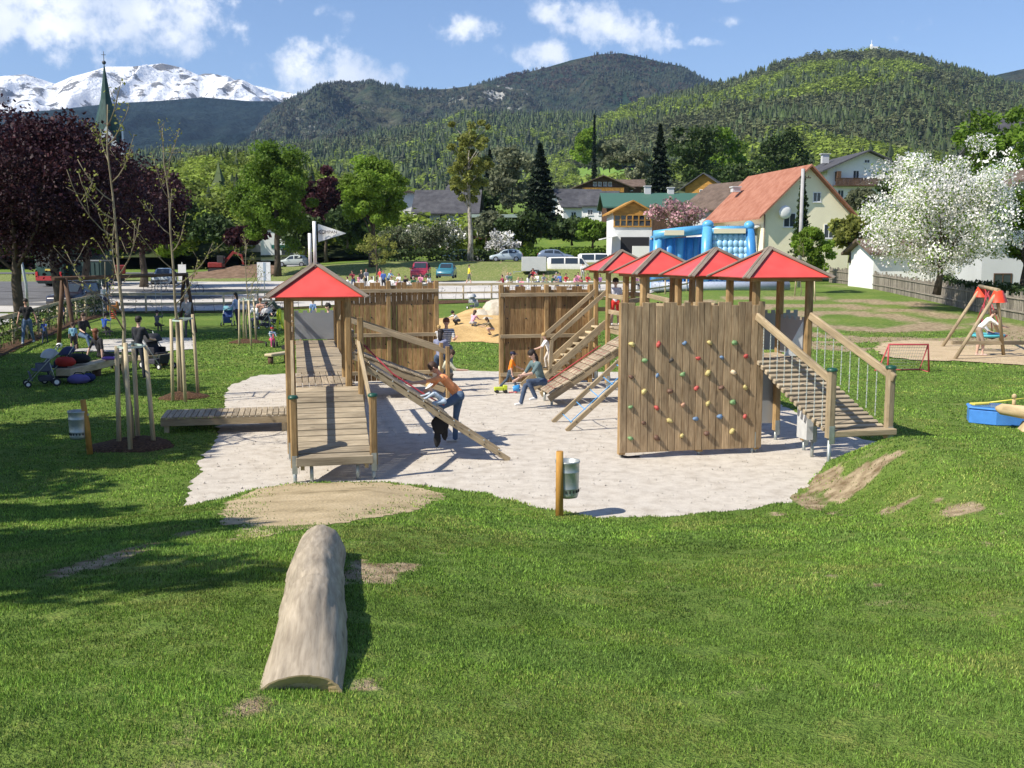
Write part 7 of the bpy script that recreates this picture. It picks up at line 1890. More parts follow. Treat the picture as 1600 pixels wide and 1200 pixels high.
def skeleton(hh, lean=0, side=0, thigh=(0, 0), knee=(0, 0), tsplay=(4, 4), arm=(5, 5), elbow=(15, 15), asplay=(10, 10), head=(0, 0), kid=False, hipz=None, elin=(0, 0)):
    k = hh; J = {}; Z0 = Vector((0, 0, 0)); leg = .245 * k * (.9 if kid else 1.0); tor = .30 * k * (1.0 if not kid else .98)
    J['hip'] = Z0; up = Vector((math.sin(R_(side)), -math.sin(R_(lean)) * math.cos(R_(side)), math.cos(R_(lean)) * math.cos(R_(side))))
    J['up'] = up; J['chest'] = up * tor * .78; J['neck'] = up * tor; hd = (up * .75 + Vector((0, -math.sin(R_(lean * .6 + head[0])), math.cos(R_(lean * .6 + head[0])))) * .6).normalized(); J['hd'] = hd
    J['head'] = J['neck'] + hd * (.115 * k if not kid else .125 * k)
    for i, s in enumerate((-1, 1)):
        h = Vector((s * .052 * k, 0, -.01 * k)); kn = h + vdir(thigh[i], s * tsplay[i]) * leg; an = kn + vdir(thigh[i] - knee[i], s * tsplay[i] * .6) * leg
        sh = J['neck'] + Vector((s * .098 * k, 0, -.022 * k)); el = sh + vdir(arm[i], s * asplay[i]) * .17 * k; wr = el + vdir(arm[i] + elbow[i], s * (asplay[i] * .5 - elin[i])) * .145 * k
        J['h%d' % i], J['k%d' % i], J['a%d' % i], J['s%d' % i], J['e%d' % i], J['w%d' % i] = h, kn, an, sh, el, wr
        J['fd%d' % i] = vdir(arm[i] + elbow[i] + 8, s * (asplay[i] * .3 - elin[i])); J['fp%d' % i] = thigh[i] - knee[i]
    low = min(J['a0'].z, J['a1'].z) - .042 * k; off = (-low) if hipz is None else hipz
    for n in list(J):
        if isinstance(J[n], Vector) and n not in ('up', 'hd', 'fd0', 'fd1'): J[n] = J[n] + Vector((0, 0, off))
    J['k'] = k; return J

def body_mesh(J, voxel, sleeves='short', legs='long', build=1.0, fingers=False, kid=False, skirt=False):
    """all limbs as tapering rods, melted into one skin; returns mesh with slots skin, top, trousers, shoes, features"""
    k = J['k']; prims = []
    def cap(a, b, ra, rb, reg): prims.append((Vector(a), Vector(b), ra * k, rb * k, reg))
    up = J['up']; hip, ch, nk, hd = J['hip'], J['chest'], J['neck'], J['head']; b = build; X = Vector((1, 0, 0))
    cap(hip - X * .035 * k, hip + X * .035 * k, .058 * b, .058 * b, 2); cap(hip + up * .03 * k, hip + up * .13 * k, .062 * b, .058 * b, 1)
    for s in (-1, 1): cap(hip + up * .12 * k + X * s * .03 * k, nk + X * s * .045 * k - up * .05 * k, .050 * b, .052 * b, 1); cap(nk - up * .03 * k, J['s%d' % (0 if s < 0 else 1)], .040 * b, .034 * b, 1)
    cap(nk - up * .02 * k, hd - J['hd'] * .05 * k, .028, .027, 0)
    hs = 1.22 if kid else 1.0; fw = Vector((0, -1, 0)); fw = (fw - J['hd'] * fw.dot(J['hd'])).normalized(); sx = J['hd'].cross(fw).normalized()
    cap(hd - J['hd'] * .012 * k * hs, hd + J['hd'] * .022 * k * hs, .046 * hs, .047 * hs, 0); cap(hd - J['hd'] * .030 * k * hs + fw * .014 * k, hd - J['hd'] * .036 * k * hs + fw * .020 * k, .028 * hs, .022 * hs, 0)
    cap(hd + fw * .044 * k * hs + J['hd'] * .004 * k, hd + fw * .056 * k * hs - J['hd'] * .010 * k, .006 * hs, .009 * hs, 0)
    for s in (-1, 1): cap(hd + sx * s * .046 * k * hs - J['hd'] * .008 * k, hd + sx * s * .050 * k * hs + J['hd'] * .008 * k, .009 * hs, .011 * hs, 0)
    for i in (0, 1):
        h, kn, an, sh, el, wr = (J[c + str(i)] for c in 'hkasew')
        cap(h, h.lerp(kn, .5), .056 * b, .048 * b, 2 if not legs == 'bare' else 0); cap(h.lerp(kn, .5), kn, .046 * b, .035 * b, 2 if legs in ('long', 'shorts') else 0)
        lr = 2 if legs == 'long' else 0
        cap(kn, kn.lerp(an, .35), .034, .036, lr); cap(kn.lerp(an, .35), an, .034, .024 if legs != 'long' else .030, lr)
        fp = R_(J['fp%d' % i] * .4); ft = Vector((0, -math.cos(fp) * .085 * k, math.sin(fp) * .02 * k - .022 * k)); cap(an + Vector((0, .012 * k, -.018 * k)), an + ft, .024, .019, 3)
        cap(sh, sh.lerp(el, .55), .034 * b, .031, 1); cap(sh.lerp(el, .55), el, .028, .024, 1 if sleeves in ('long', 'short') else 0)
        lr = 1 if sleeves == 'long' else 0
        cap(el, wr, .024, .016, lr)
        fd = J['fd%d' % i]; sd = fd.cross(Vector((1, 0, 0)))
        sd = sd.normalized() if sd.length > .1 else Vector((0, 0, 1))
        cap(wr, wr + fd * .042 * k, .017, .018, 0)
        if fingers:
            p0 = wr + fd * .048 * k
            for f in range(4):
                q0 = p0 + sd * (f - 1.5) * .0115 * k; L = (.036, .043, .040, .031)[f] * k; m1 = q0 + fd * L * .55; curl = (fd - Vector((1 if i == 0 else -1, 0, 0)) * .7).normalized(); cap(q0, m1, .0056, .0052, 0); cap(m1, m1 + curl * L * .5, .0052, .0045, 0)
            th = wr + fd * .012 * k + sd * -.018 * k; cap(th, th + (fd - sd * .9).normalized() * .03 * k, .0065, .0055, 0)
        else: cap(wr + fd * .04 * k, wr + fd * .075 * k, .016, .009, 0)
    m = MB()
    for a, c, ra, rb, reg in prims:
        d = (c - a); L = d.length
        if L < 1e-6: c = a + Vector((0, 0, 1e-4)); d = c - a; L = 1e-4
        d = d / L; pts = []; rr = []
        for t in (-1, -.85, -.5, 0): pts.append(a + d * ra * t); rr.append(ra * math.sqrt(max(0.0, 1 - t * t)) + 1e-4)
        for t in (0, .5, .85, 1): pts.append(c + d * rb * t); rr.append(rb * math.sqrt(max(0.0, 1 - t * t)) + 1e-4)
        m.tube(pts, rr, 10)
    me = bpy.data.meshes.new("body"); me.from_pydata(m.v, [], m.f); o = bpy.data.objects.new("tmp", me); COL.objects.link(o)
    r = o.modifiers.new('r', 'REMESH'); r.mode = 'VOXEL'; r.voxel_size = voxel; r.use_smooth_shade = True
    s = o.modifiers.new('s', 'SMOOTH'); s.iterations = 2 if fingers else 3; s.factor = .5
    dg = bpy.context.evaluated_depsgraph_get(); out_ = bpy.data.meshes.new_from_object(o.evaluated_get(dg)); bpy.data.objects.remove(o)
    nf = len(out_.polygons); ctr = np.empty(nf * 3); out_.polygons.foreach_get('center', ctr); ctr = ctr.reshape(-1, 3); best = np.full(nf, 1e9); reg = np.zeros(nf, int)
    for a, c, ra, rb, rg_ in prims:
        a_ = np.array(a); d = np.array(c) - a_; t = np.clip(((ctr - a_) @ d) / (d @ d + 1e-12), 0, 1); ds = np.linalg.norm(ctr - a_ - t[:, None] * d, axis=1) - (ra + (rb - ra) * t)
        w = ds < best; best[w] = ds[w]; reg[w] = rg_
    hdn = np.array(hd); 
    for s in (-1, 1):
        e = hdn + np.array(fw) * .043 * k * hs + np.array(sx) * s * .018 * k * hs + np.array(J['hd']) * .006 * k; reg[(np.linalg.norm(ctr - e, axis=1) < .0085 * k * hs) & (reg == 0)] = 4
    e = hdn + np.array(fw) * .044 * k * hs - np.array(J['hd']) * .026 * k; mm = np.abs((ctr - e) @ np.array(sx)) < .015 * k; mm &= np.abs((ctr - e) @ np.array(J['hd'])) < .005 * k; mm &= (np.linalg.norm(ctr - e, axis=1) < .03 * k) & (reg == 0); reg[mm] = 5
    out_.polygons.foreach_set('material_index', reg.astype(np.int32)); out_.polygons.foreach_set('use_smooth', np.ones(nf, bool))
    at = out_.attributes.new('tint', 'FLOAT', 'FACE'); at.data.foreach_set('value', np.ones(nf, np.float32))
    return out_, (hd, J['hd'], fw, sx, hs)

_cl = {}
def cloth(c):
    k = tuple(round(x, 3) for x in c)
    if k not in _cl: _cl[k] = plain("cloth", c, .9, 0, .22, 9.0, 1.0)
    return _cl[k]
EYE = plain("eye_dark", (.03, .02, .02), .3); LIP = plain("lip", (.40, .14, .12), .5)
def person(label, x, y, z, rz, hh, pose, top=(.5, .5, .5), legs_c=(.05, .08, .16), shoe=(.05, .05, .05), hair='brown', hairlen='short', hat=None, voxel=None, group=None, near=False, stripes=None, fair=True, mats=None, **kw):
    kid = hh < 1.35; J = skeleton(hh, kid=kid, **pose)
    voxel = voxel or (.0105 if near else .026) * (hh / 1.7 if kid else 1)
    me, (hd, hv, fw, sx, hs) = body_mesh(J, voxel, fingers=near, kid=kid, **kw); k = hh
    t = empty("person", (x, y, z), rz, label, "person", group)
    for m_ in (SKIN2 if fair else SKIN, stripes or cloth(top), cloth(legs_c), paint(shoe, .7), EYE, LIP): me.materials.append(m_)
    o = bpy.data.objects.new("body", me); COL.objects.link(o); o.parent = t
    Rm = Matrix((sx, -fw, hv)).transposed()
    if hairlen != 'none':
        m = MB(); c = hd + hv * .026 * k * hs - fw * .002 * k * hs; m.ell(c, (.056 * k * hs, .055 * k * hs, .052 * k * hs), 16, 10, rot=Rm, noise=.035)
        m.ell(c - fw * .012 * k * hs - hv * .025 * k * hs, (.049 * k * hs, .040 * k * hs, .042 * k * hs), 14, 8, rot=Rm, noise=.04)
        if hairlen == 'long': m.ell(hd - hv * .055 * k - fw * .036 * k, (.046 * k, .028 * k, .085 * k), 12, 8, rot=Rm, noise=.06)
        m.obj("hair", paint(HAIRC[hair], .7, var=.25), t)
    if hat:
        kind, hc = hat; m = MB(); c = hd + hv * .022 * k * hs - fw * .004 * k * hs; m.ell(c, (.060 * k * hs, .060 * k * hs, .050 * k * hs), 18, 10, rot=Rm, zmin=-.25)
        if kind == 'cap': m.ell(c + fw * .065 * k * hs + hv * .0 * k, (.045 * k * hs, .045 * k * hs, .006 * k * hs), 14, 6, rot=Rm)
        if kind == 'sun': m.ell(c - hv * .008 * k * hs, (.082 * k * hs, .082 * k * hs, .007 * k * hs), 18, 6, rot=Rm)
        m.obj("hat", paint(hc, .8), t)
    return t

def stripe_mat():
    m, t, b = newmat("striped_shirt"); co = t.nodes.new('ShaderNodeTexCoord'); s = t.nodes.new('ShaderNodeSeparateXYZ'); t.links.new(co.outputs['Object'], s.inputs[0])
    f = m_('GREATER_THAN', m_('FRACT', m_('MULTIPLY', s.outputs[2], 17.0, tree=t), tree=t), .5, tree=t); mx = t.nodes.new('ShaderNodeMix'); mx.data_type = 'RGBA'; t.links.new(f, mx.inputs[0])
    mx.inputs[6].default_value = (.62, .62, .62, 1); mx.inputs[7].default_value = (.12, .12, .14, 1); t.links.new(mx.outputs[2], b.inputs['Base Color']); b.inputs['Roughness'].default_value = .9; return m
JEANS = (.055, .085, .15); NAVY = (.03, .04, .09)
def at(u, Y): return px(u, Y)
# around the castle
# facing: rz=0 looks at the viewer, +90 looks to the right of the picture, -90 to the left
person("woman in an orange top and jeans bending over the sloping beams to hold a child", px(717, 18.7), 18.65, 0, R_(-82), 1.66, dict(lean=42, thigh=(8, 62), knee=(6, 74), tsplay=(3, 10), arm=(42, 78), elbow=(14, 8), asplay=(8, 4), head=(18, 0)),
       (.88, .33, .13), (.08, .13, .21), (.6, .58, .55), 'brown', near=True, sleeves='short', fair=False)
jx, jy = W(2.32, 17.05).x, W(2.32, 17.05).y
person("toddler in white hat and pale blue clothes crawling up the climbing boards", jx + .12, jy - .02, .74, R_(-78), .82, dict(lean=50, thigh=(70, 85), knee=(95, 100), arm=(70, 60), elbow=(10, 15), head=(-20, 0), hipz=.26),
       (.50, .58, .66), (.38, .46, .56), (.5, .48, .46), 'blond', hat=('sun', (.78, .78, .76)), near=True, sleeves='long')
bj = empty("jacket", (px(688, 17.6), 17.3, .62), .3, "black jacket hanging down behind the lower ladder beam", "jacket"); m = MB()
m.ell((0, 0, -.05), (.15, .06, .17), 18, 11, noise=.1); m.ell((-.05, .0, -.26), (.06, .035, .18), 12, 9, noise=.12); m.ell((.08, .0, -.2), (.06, .03, .13), 12, 9, noise=.12); m.obj("cloth", paint((.012, .012, .014), .9), bj)
person("man in a grey and white striped T-shirt and jeans standing before the sand heap", px(697, 28.2), 28.2, 0, R_(10), 1.70, dict(lean=2, thigh=(3, -2), knee=(2, 6), arm=(4, 35), elbow=(8, 70), asplay=(9, 8), elin=(0, 18)), hair='red', legs_c=(.12, .16, .20), stripes=stripe_mat(), near=True, fair=False)
person("small blond toddler in white carried by the striped man", px(686, 27.9), 27.85, .86, R_(-160), .80, dict(lean=5, thigh=(60, 55), knee=(60, 60), arm=(60, 60), elbow=(30, 30), hipz=.30), (.72, .72, .72), (.7, .7, .68), (.6, .6, .6), 'blond', near=False)
person("dark-haired woman in grey-blue with her back to us behind the board ramp", px(686, 26.6), 26.7, 0, R_(170), 1.5, dict(lean=12, thigh=(5, 2), knee=(4, 4), arm=(30, 25), elbow=(40, 40)), (.24, .26, .38), JEANS, hair='dark', hairlen='long', sleeves='short')
person("person with brown hair in a cream top crouching beside the ramp end post", px(679, 25.6), 25.9, 0, R_(100), 1.6, dict(lean=38, thigh=(95, 85), knee=(130, 125), arm=(45, 35), elbow=(40, 50)), (.72, .70, .52), (.10, .08, .07), hair='brown', hairlen='long')
person("boy in an orange T-shirt and dark blue cap striding towards the stairs", px(797, 26.3), 26.3, 0, R_(88), 1.04, dict(lean=10, thigh=(26, -22), knee=(8, 22), arm=(-8, 28), elbow=(18, 35), asplay=(8, 8)), (.85, .24, .02), (.06, .09, .13), (.12, .11, .1), 'dark', hat=('cap', (.02, .02, .06)), near=True, sleeves='short')
person("woman in a grey-green T-shirt and jeans sitting on the edge of the board ramp", px(846, 23.9), 23.2, 0, R_(-62), 1.62, dict(lean=22, thigh=(78, 96), knee=(64, 118), tsplay=(6, 16), arm=(34, 42), elbow=(22, 40), asplay=(6, 10), head=(16, 0), hipz=.60), (.12, .18, .19), JEANS, (.75, .75, .75), 'dark', 'long', near=True, sleeves='short')
person("fair child in white coming down the stair behind the seated woman", px(859, 26.6), 26.5, .50, R_(-80), 1.0, dict(lean=22, thigh=(30, 10), knee=(40, 20), arm=(30, 40), elbow=(40, 30)), (.75, .75, .76), (.55, .5, .45), hair='blond')
person("boy in a white and navy shirt and red shorts standing on the high platform", px(961, 26.6), 26.55, 1.655, R_(4), 1.22, dict(lean=2, thigh=(2, -2), knee=(2, 4), arm=(4, 2), elbow=(8, 8), asplay=(10, 10)), (.62, .62, .68), (.75, .05, .04), (.7, .7, .7), 'dark', near=True, legs='shorts', sleeves='none')
# sand heap
sz = .42
person("dark-haired child in white kneeling in the sand, leftmost of the three there", px(716, 44), 44, Hz(-2.3, 44) + sz, R_(-40), 1.15, dict(lean=48, thigh=(95, 90), knee=(140, 135), arm=(70, 60), elbow=(10, 14)), (.72, .72, .72), (.05, .05, .06), hair='dark')
person("girl in a pink top kneeling in the sand with her back to us", px(737, 42.5), 42.5, Hz(-1.7, 42.5) + sz, R_(150), 1.15, dict(lean=32, thigh=(90, 90), knee=(140, 140), arm=(50, 50), elbow=(30, 30)), (.75, .38, .48), (.45, .42, .40), hair='brown', hairlen='long')
person("child in a brown top crouching in the sand beside the right plank wall", px(770, 41), 41, Hz(-.8, 41) + sz * .6, R_(-70), 1.1, dict(lean=35, thigh=(100, 95), knee=(135, 130), arm=(60, 55), elbow=(20, 20)), (.20, .16, .10), (.6, .4, .32), hair='brown', hairlen='long', legs='bare')
for i, (u, Y, c, lab) in enumerate(((698, 53, (.62, .62, .62), "pale shoes left on the grass edge behind the sand"),)):
    m = MB(); m.ell((0, 0, .05), (.14, .06, .05), 8, 5); m.ell((.22, .1, .05), (.14, .06, .05), 8, 5); tag(m.obj("shoes", WHITE, None, (px(u, Y), Y, Hz(px(u, Y), Y))), lab, "shoes")
# right-hand swing
person("man in a white T-shirt bending over the nest swing", px(1531, 34.9), 34.9, Hz(16, 34.9), R_(75), 1.72, dict(lean=42, thigh=(20, 6), knee=(22, 12), arm=(52, 46), elbow=(20, 24), head=(5, 0)), (.80, .80, .80), (.34, .26, .20), (.6, .45, .4), 'brown', near=False, legs='shorts', sleeves='short')
person("child in white shirt and jeans lying back in the nest swing", px(1552, 36.1), 36.3, Hz(16.9, 36.3) + .58, R_(78), 1.15, dict(lean=-38, thigh=(88, 84), knee=(10, 14), arm=(40, 40), elbow=(30, 30), hipz=.10), (.75, .75, .75), (.06, .13, .28), (.3, .05, .05), 'dark')
# left lawn
g0 = G(150, 592)
person("woman with long fair-brown hair sitting on the squared log bench, leaning back", px(153, 30.3), 30.4, 0, R_(150), 1.66, dict(lean=-14, thigh=(86, 84), knee=(75, 80), arm=(-10, -22), elbow=(4, 4), asplay=(16, 16), hipz=.52), (.02, .02, .025), (.03, .03, .035), hair='red', hairlen='long', sleeves='short', voxel=.02)
person("dark-clad person with short hair standing behind the nearest sapling stakes", px(214, 28.6), 28.6, 0, R_(165), 1.72, dict(lean=4, thigh=(2, -2), knee=(3, 4), arm=(25, 12), elbow=(50, 40)), (.02, .022, .03), (.025, .03, .045), hair='dark', voxel=.02)
person("small child in a light blue T-shirt standing by the swing leg", px(112, 37), 37, Hz(-15.9, 37), R_(-160), 1.02, dict(lean=3, thigh=(3, -2), knee=(2, 4), arm=(5, 8), elbow=(12, 12)), (.22, .42, .55), (.03, .03, .035), hair='brown', legs='shorts', sleeves='short')
person("person in black top and jeans sitting by the swing frame's left leg", px(122, 38.5), 38.8, Hz(-16, 38.5), R_(55), 1.70, dict(lean=8, thigh=(78, 70), knee=(50, 44), arm=(20, 20), elbow=(50, 50), hipz=.44), (.02, .02, .022), (.07, .12, .20), (.5, .5, .5), 'brown', 'long')
person("child in a bright blue jacket on the left swing seat", px(160, 40), 40.1, Hz(-16, 40) + .52, R_(172), 1.1, dict(lean=6, thigh=(80, 80), knee=(80, 80), arm=(70, 70), elbow=(60, 60), asplay=(30, 30), hipz=.1), (.02, .10, .48), (.03, .03, .04), hair='dark', sleeves='long')
person("child in grey with a dark cap on the right swing seat", px(243, 42.4), 42.5, Hz(-14.6, 42.4) + .52, R_(175), 1.1, dict(lean=6, thigh=(80, 80), knee=(80, 80), arm=(70, 70), elbow=(60, 60), asplay=(30, 30), hipz=.1), (.07, .08, .11), (.04, .04, .05), hair='dark', hat=('cap', (.03, .03, .05)), sleeves='long')
person("person in a grey sweater standing by the right end of the swing", px(294, 42.5), 42.5, Hz(-13.4, 42.5), R_(-20), 1.78, dict(lean=8, thigh=(4, -4), knee=(4, 6), arm=(20, 24), elbow=(50, 40)), (.32, .32, .33), (.10, .10, .10), hair='grey', sleeves='long')
person("woman in a black tank top and jeans walking on the path", px(41, 38.5), 38.5, Hz(-18.3, 38.5) + .1, R_(8), 1.68, dict(lean=3, thigh=(14, -12), knee=(4, 16), arm=(10, -4), elbow=(10, 8), asplay=(18, 28)), (.015, .015, .018), (.10, .16, .27), (.6, .6, .6), 'dark', sleeves='none', fair=False)
person("small child in blue led by the hand on the path", px(64, 38.5), 38.7, Hz(-17.7, 38.5) + .1, R_(8), .95, dict(lean=3, thigh=(10, -8), knee=(4, 10), arm=(5, 60), elbow=(10, 30)), (.05, .10, .32), (.05, .06, .1), hair='blond')
person("child in a white-printed blue T-shirt by the tree trunk on the path", px(96, 50), 50, Hz(-22, 50), R_(0), 1.15, dict(lean=3, thigh=(2, -2), knee=(3, 4), arm=(20, 10), elbow=(60, 20)), (.10, .10, .22), (.04, .04, .05), hair='brown')
person("person in a pale violet shirt and black trousers on a bicycle path behind the beam", px(133, 66), 66, Hz(-27, 66), R_(-60), 1.7, dict(lean=10, thigh=(3, -3), knee=(3, 4), arm=(25, 30), elbow=(30, 30)), (.50, .38, .62), (.02, .02, .025), hair='dark')
person("person in white sitting on the low fence near the bicycles", px(160, 58.5), 58.5, Hz(-23.4, 58.5) + .7, R_(60), 1.65, dict(lean=24, thigh=(80, 70), knee=(60, 50), arm=(30, 30), elbow=(40, 40), hipz=.35), (.68, .68, .70), (.03, .03, .06), hair='dark')
person("dark standing figure on the road between the purple trunks", px(190, 78), 78, Hz(-30, 78), R_(90), 1.78, dict(lean=4, thigh=(4, -4), knee=(3, 4), arm=(30, 10), elbow=(50, 20)), (.02, .02, .025), (.02, .02, .03), hair='dark', sleeves='long')
person("cyclist-like figure in dark blue beside the purple trunks", px(171, 74), 74, Hz(-29, 74), R_(60), 1.7, dict(lean=20, thigh=(20, -6), knee=(20, 10), arm=(40, 30), elbow=(30, 30)), (.06, .08, .16), (.04, .05, .09), hair='dark')
# by the pushchairs
person("person in a light blue shirt beside the blue pushchair", px(371, 47), 47, Hz(-12.6, 47), R_(-100), 1.70, dict(lean=6, thigh=(4, -4), knee=(3, 4), arm=(30, 20), elbow=(50, 40)), (.36, .45, .68), (.03, .03, .05), hair='dark', hairlen='long', sleeves='long')
person("seated person in a white shirt behind the staked sapling", px(401, 49), 49, Hz(-12.2, 49), R_(-30), 1.65, dict(lean=14, thigh=(84, 84), knee=(84, 84), arm=(30, 30), elbow=(50, 50), hipz=.44), (.72, .74, .72), (.10, .12, .16), hair='dark')
person("seated person in a grey top next to the white-shirted one", px(416, 49.5), 49.5, Hz(-11.9, 49.5), R_(20), 1.65, dict(lean=16, thigh=(84, 84), knee=(84, 84), arm=(30, 30), elbow=(50, 50), hipz=.44), (.30, .28, .30), (.4, .36, .30), hair='brown')
person("seated person with tanned shoulders and red hair near the castle post", px(408, 52), 52, Hz(-12.7, 52), R_(0), 1.65, dict(lean=10, thigh=(84, 84), knee=(84, 84), arm=(30, 30), elbow=(50, 50), hipz=.5), (.55, .30, .22), (.2, .2, .22), hair='red', sleeves='none')
person("person in bright yellow-green trousers bending by the castle post", px(436, 47), 47, Hz(-10.7, 47), R_(-70), 1.72, dict(lean=34, thigh=(8, -6), knee=(6, 10), arm=(60, 50), elbow=(20, 20)), (.10, .12, .10), (.62, .70, .05), hair='brown')
# toddler on a tricycle
tx, ty = px(424, 38.5), 38.5
person("toddler with a red hood riding a small tricycle on the lawn", tx, ty, Hz(tx, ty), R_(20), .92, dict(lean=14, thigh=(72, 68), knee=(60, 56), arm=(50, 50), elbow=(20, 20), hipz=.32), (.25, .32, .45), (.55, .08, .22), (.7, .3, .4), 'brown', hat=('hood', (.72, .04, .05)), sleeves='long')
tt = empty("tricycle", (tx, ty, Hz(tx, ty)), R_(20), "small red and grey tricycle under the toddler", "toy")
m = MB(); m.tube([(0, -.35, .5), (0, -.32, .2), (0, .1, .22), (0, .25, .12)], .02, 6); m.box((0, .05, .27), (.2, .26, .05)); m.obj("frame", RED, tt)
for (a, b, r) in ((0, -.34, .14), (-.2, .25, .09), (.2, .25, .09)): m = MB(); m.cyl((a - .025, b, r), r, .05, 14, axis=(1, 0, 0)); m.obj("wheel", TYRE, tt)
m = MB(); m.tube([(-.18, -.30, .52), (.18, -.30, .52)], .014, 6); m.obj("handlebar", STEEL, tt)
t2 = copy_tree(tt); t2.location = (px(452, 37), 37.4, Hz(px(452, 37), 37.4)); t2.rotation_euler = (0, 0, 1.2); t2['label'] = "second red tricycle standing empty by the castle post"
# far end of the deck
person("small child with a red cap standing on the grass beyond the end parapet", px(489, 47), 47, Hz(px(489, 47), 47) + .35, R_(10), 1.1, dict(lean=2, thigh=(3, -3), knee=(3, 4), arm=(20, 20), elbow=(30, 30)), (.22, .35, .60), (.05, .08, .25), hair='brown', hat=('cap', (.6, .06, .03)))
person("adult in black standing beyond the end parapet of the deck", px(515, 34), 34, Hz(px(515, 34), 34), R_(-70), 1.80, dict(lean=4, thigh=(3, -3), knee=(3, 4), arm=(30, 20), elbow=(60, 40)), (.03, .035, .05), (.025, .025, .03), hair='dark', sleeves='long')
person("man in a yellow T-shirt and dark shorts walking across the lot", px(733, 90), 90, Hz(-3.8, 90), R_(100), 1.78, dict(lean=2, thigh=(14, -12), knee=(4, 14), arm=(12, -8), elbow=(12, 12)), (.85, .66, .05), (.12, .13, .12), hair='brown', legs='shorts', sleeves='short')
person("person in white standing by the white delivery van", px(910, 105), 105, Hz(7.2, 105), R_(0), 1.75, dict(lean=2, thigh=(3, -3), knee=(2, 2), arm=(10, 10), elbow=(30, 30)), (.72, .72, .72), (.4, .38, .35), hair='dark')

# the crowd beyond the back fence: sitting or standing on the lot side
protos = {}
def proto(kind):
    if kind in protos: return protos[kind]
    P_ = {'sit': dict(lean=14, thigh=(86, 84), knee=(84, 84), arm=(35, 30), elbow=(50, 55), hipz=.46), 'stand': dict(lean=3, thigh=(3, -3), knee=(3, 4), arm=(18, 10), elbow=(40, 25)),
          'lean': dict(lean=30, thigh=(12, -4), knee=(10, 10), arm=(50, 42), elbow=(20, 30)), 'floor': dict(lean=20, thigh=(100, 96), knee=(110, 120), arm=(50, 45), elbow=(30, 30), hipz=.14)}[kind]
    J = skeleton(1.66, **P_); me, (hd, hv, fw, sx, hs) = body_mesh(J, .032, sleeves='short')
    for m_ in (SKIN, paint((.5, .5, .5)), paint(JEANS), paint((.05, .05, .05), .7), EYE, LIP): me.materials.append(m_)
    Rm = Matrix((sx, -fw, hv)).transposed(); m = MB(); c = hd + hv * .03 - fw * .02; m.ell(c, (.09, .09, .085), 12, 8, rot=Rm, noise=.05); m.ell(c - hv * .06 - fw * .02, (.08, .065, .08), 10, 6, rot=Rm, noise=.05)
    o = bpy.data.objects.new("body", me); h = m.obj("hair", paint((.05, .03, .02), .8))
    protos[kind] = (me, h.data); bpy.data.objects.remove(h); bpy.data.objects.remove(o); return protos[kind]
CW_ = {'white': (.74, .74, .74), 'pink': (.78, .30, .42), 'red': (.55, .04, .05), 'grey': (.33, .33, .35), 'black': (.02, .02, .022), 'dark green': (.03, .11, .06), 'blue': (.06, .14, .42), 'purple': (.20, .08, .26), 'cream': (.68, .60, .42), 'light blue': (.34, .48, .68), 'orange': (.78, .26, .05), 'maroon': (.24, .03, .05)}
TR = {'dark': (.03, .03, .04), 'jeans': JEANS, 'beige': (.42, .34, .24), 'white': (.66, .66, .66)}
def crowd(u, Y, kind, topn, tr, hair, where, s=1.0, rz=0.0):
    me, hm = proto(kind); x = px(u, Y); verb = {'sit': "sitting", 'stand': "standing", 'lean': "leaning forward", 'floor': "sitting low"}[kind]
    t = empty("person", (x, Y, Hz(x, Y) + .02), rz, "%s-haired person in %s, %s %s" % (hair, topn, verb, where), "person", "crowd beyond the low fence"); t.scale = (s, s, s)
    b = bpy.data.objects.new("body", me); COL.objects.link(b); b.parent = t
    for i, m_ in ((1, paint(CW_[topn], .85)), (2, paint(TR[tr], .85))): b.material_slots[i].link = 'OBJECT'; b.material_slots[i].material = m_
    h = bpy.data.objects.new("hair", hm); COL.objects.link(h); h.parent = t; h.material_slots[0].link = 'OBJECT'; h.material_slots[0].material = paint(HAIRC[hair], .8)
LW_ = [(546, 'sit', 'white', 'brown', "at the left end above the tall left wall"), (553, 'lean', 'maroon', 'dark', "next to the leftmost one"), (561, 'sit', 'pink', 'brown', "just left of the standing blonde"), (566, 'stand', 'black', 'blond', "left of the white frame"),
       (573, 'stand', 'grey', 'brown', "beside the blonde in black"), (583, 'sit', 'white', 'dark', "in front of the white frame"), (590, 'floor', 'cream', 'brown', "right of the white frame"), (595, 'stand', 'red', 'dark', "left of the middle wall post"), (600, 'stand', 'blue', 'dark', "right behind the middle wall post"),
       (607, 'lean', 'light blue', 'blond', "right of the middle wall post"), (613, 'sit', 'white', 'brown', "between two standing people"), (620, 'floor', 'pink', 'blond', "two places left of the black triangle of clothes"), (625, 'sit', 'white', 'red', "one place left of the person in black"), (633, 'sit', 'black', 'dark', "upright between two people in white"),
       (640, 'floor', 'white', 'brown', "to the right of the person in black"), (646, 'sit', 'dark green', 'grey', "in front of the dark red car's left wheel"), (652, 'floor', 'pink', 'brown', "in front of the dark red car"), (658, 'sit', 'pink', 'dark', "below the red car's number plate"), (664, 'floor', 'white', 'blond', "below the red car's right lamp"), (671, 'lean', 'dark green', 'dark', "by the tall left wall's end post"),
       (676, 'floor', 'purple', 'brown', "at the very end of the left wall")]
for i, (u, k, c, hr, wh) in enumerate(LW_): crowd(u, 80 + (i * 37 % 5) * 1.2, k, c, list(TR)[i % 4], hr, wh, rz=R_(-60 + (i * 53) % 120), s=.96)
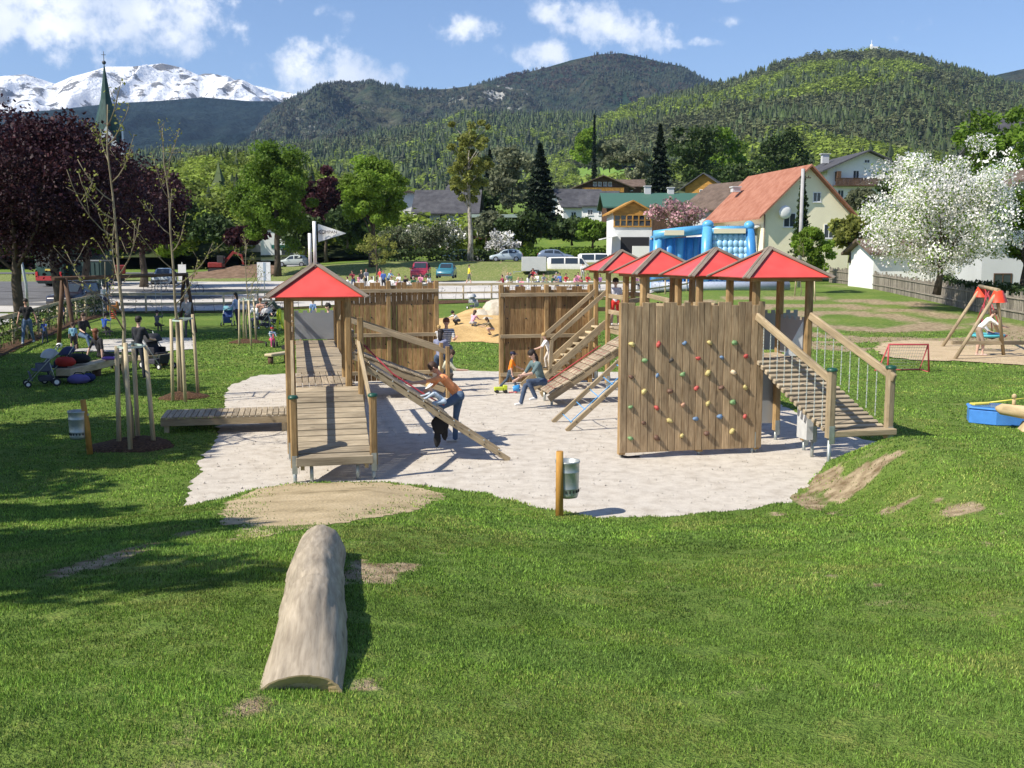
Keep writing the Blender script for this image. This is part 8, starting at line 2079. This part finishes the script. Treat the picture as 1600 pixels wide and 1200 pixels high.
RW_ = [(787, 'sit', 'maroon', 'brown', "above the right wall's first post"), (793, 'sit', 'grey', 'blond', "beside the one in maroon"), (799, 'sit', 'dark green', 'grey', "third from the right wall's first post"), (808, 'floor', 'white', 'blond', "left of the two leaning together"), (816, 'floor', 'pink', 'dark', "before the trailer's wheel"),
       (825, 'lean', 'black', 'dark', "over a child below the trailer"), (832, 'lean', 'red', 'dark', "right below the trailer's wheel"), (841, 'sit', 'white', 'brown', "below the trailer's right end"), (848, 'sit', 'grey', 'dark', "between trailer and minibus"), (855, 'floor', 'dark green', 'brown', "above the right wall's middle post"),
       (862, 'sit', 'dark green', 'dark', "below the minibus's rear wheel"), (869, 'sit', 'grey', 'grey', "below the minibus's rear window"), (876, 'sit', 'blue', 'brown', "under the middle of the minibus"), (883, 'sit', 'red', 'dark', "under the minibus's middle window"), (890, 'floor', 'white', 'blond', "under the minibus's door"), (897, 'sit', 'pink', 'brown', "under the minibus's front wheel"),
       (903, 'sit', 'pink', 'dark', "under the minibus's nose"), (910, 'floor', 'maroon', 'brown', "left of the farthest roof post"), (917, 'sit', 'red', 'brown', "at the right wall's end"), (938, 'sit', 'purple', 'dark', "between the farthest roof's posts"), (992, 'sit', 'pink', 'brown', "between the third roof's left posts"), (998, 'floor', 'dark green', 'dark', "right beside the third roof's second post"),
       (1030, 'sit', 'cream', 'dark', "between the posts of the middle roofs"), (975, 'floor', 'grey', 'brown', "left of the third roof's posts")]
for i, (u, k, c, hr, wh) in enumerate(RW_): crowd(u, 83 + (i * 29 % 5) * 1.2, k, c, list(TR)[(i * 3) % 4], hr, wh, rz=R_(-60 + (i * 71) % 120), s=.96)
WF = empty("chair_frame", (px(580, 79), 79, Hz(px(580, 79), 79)), .2, "white folding frame standing among the crowd", "frame"); m = MB(); m.tube([(-.22, 0, 0), (-.22, 0, 1.3), (.22, 0, 1.3), (.22, 0, 0)], .03, 6); m.tube([(-.22, 0, .7), (.22, 0, .7)], .03, 6); m.obj("frame", WHITE, WF)
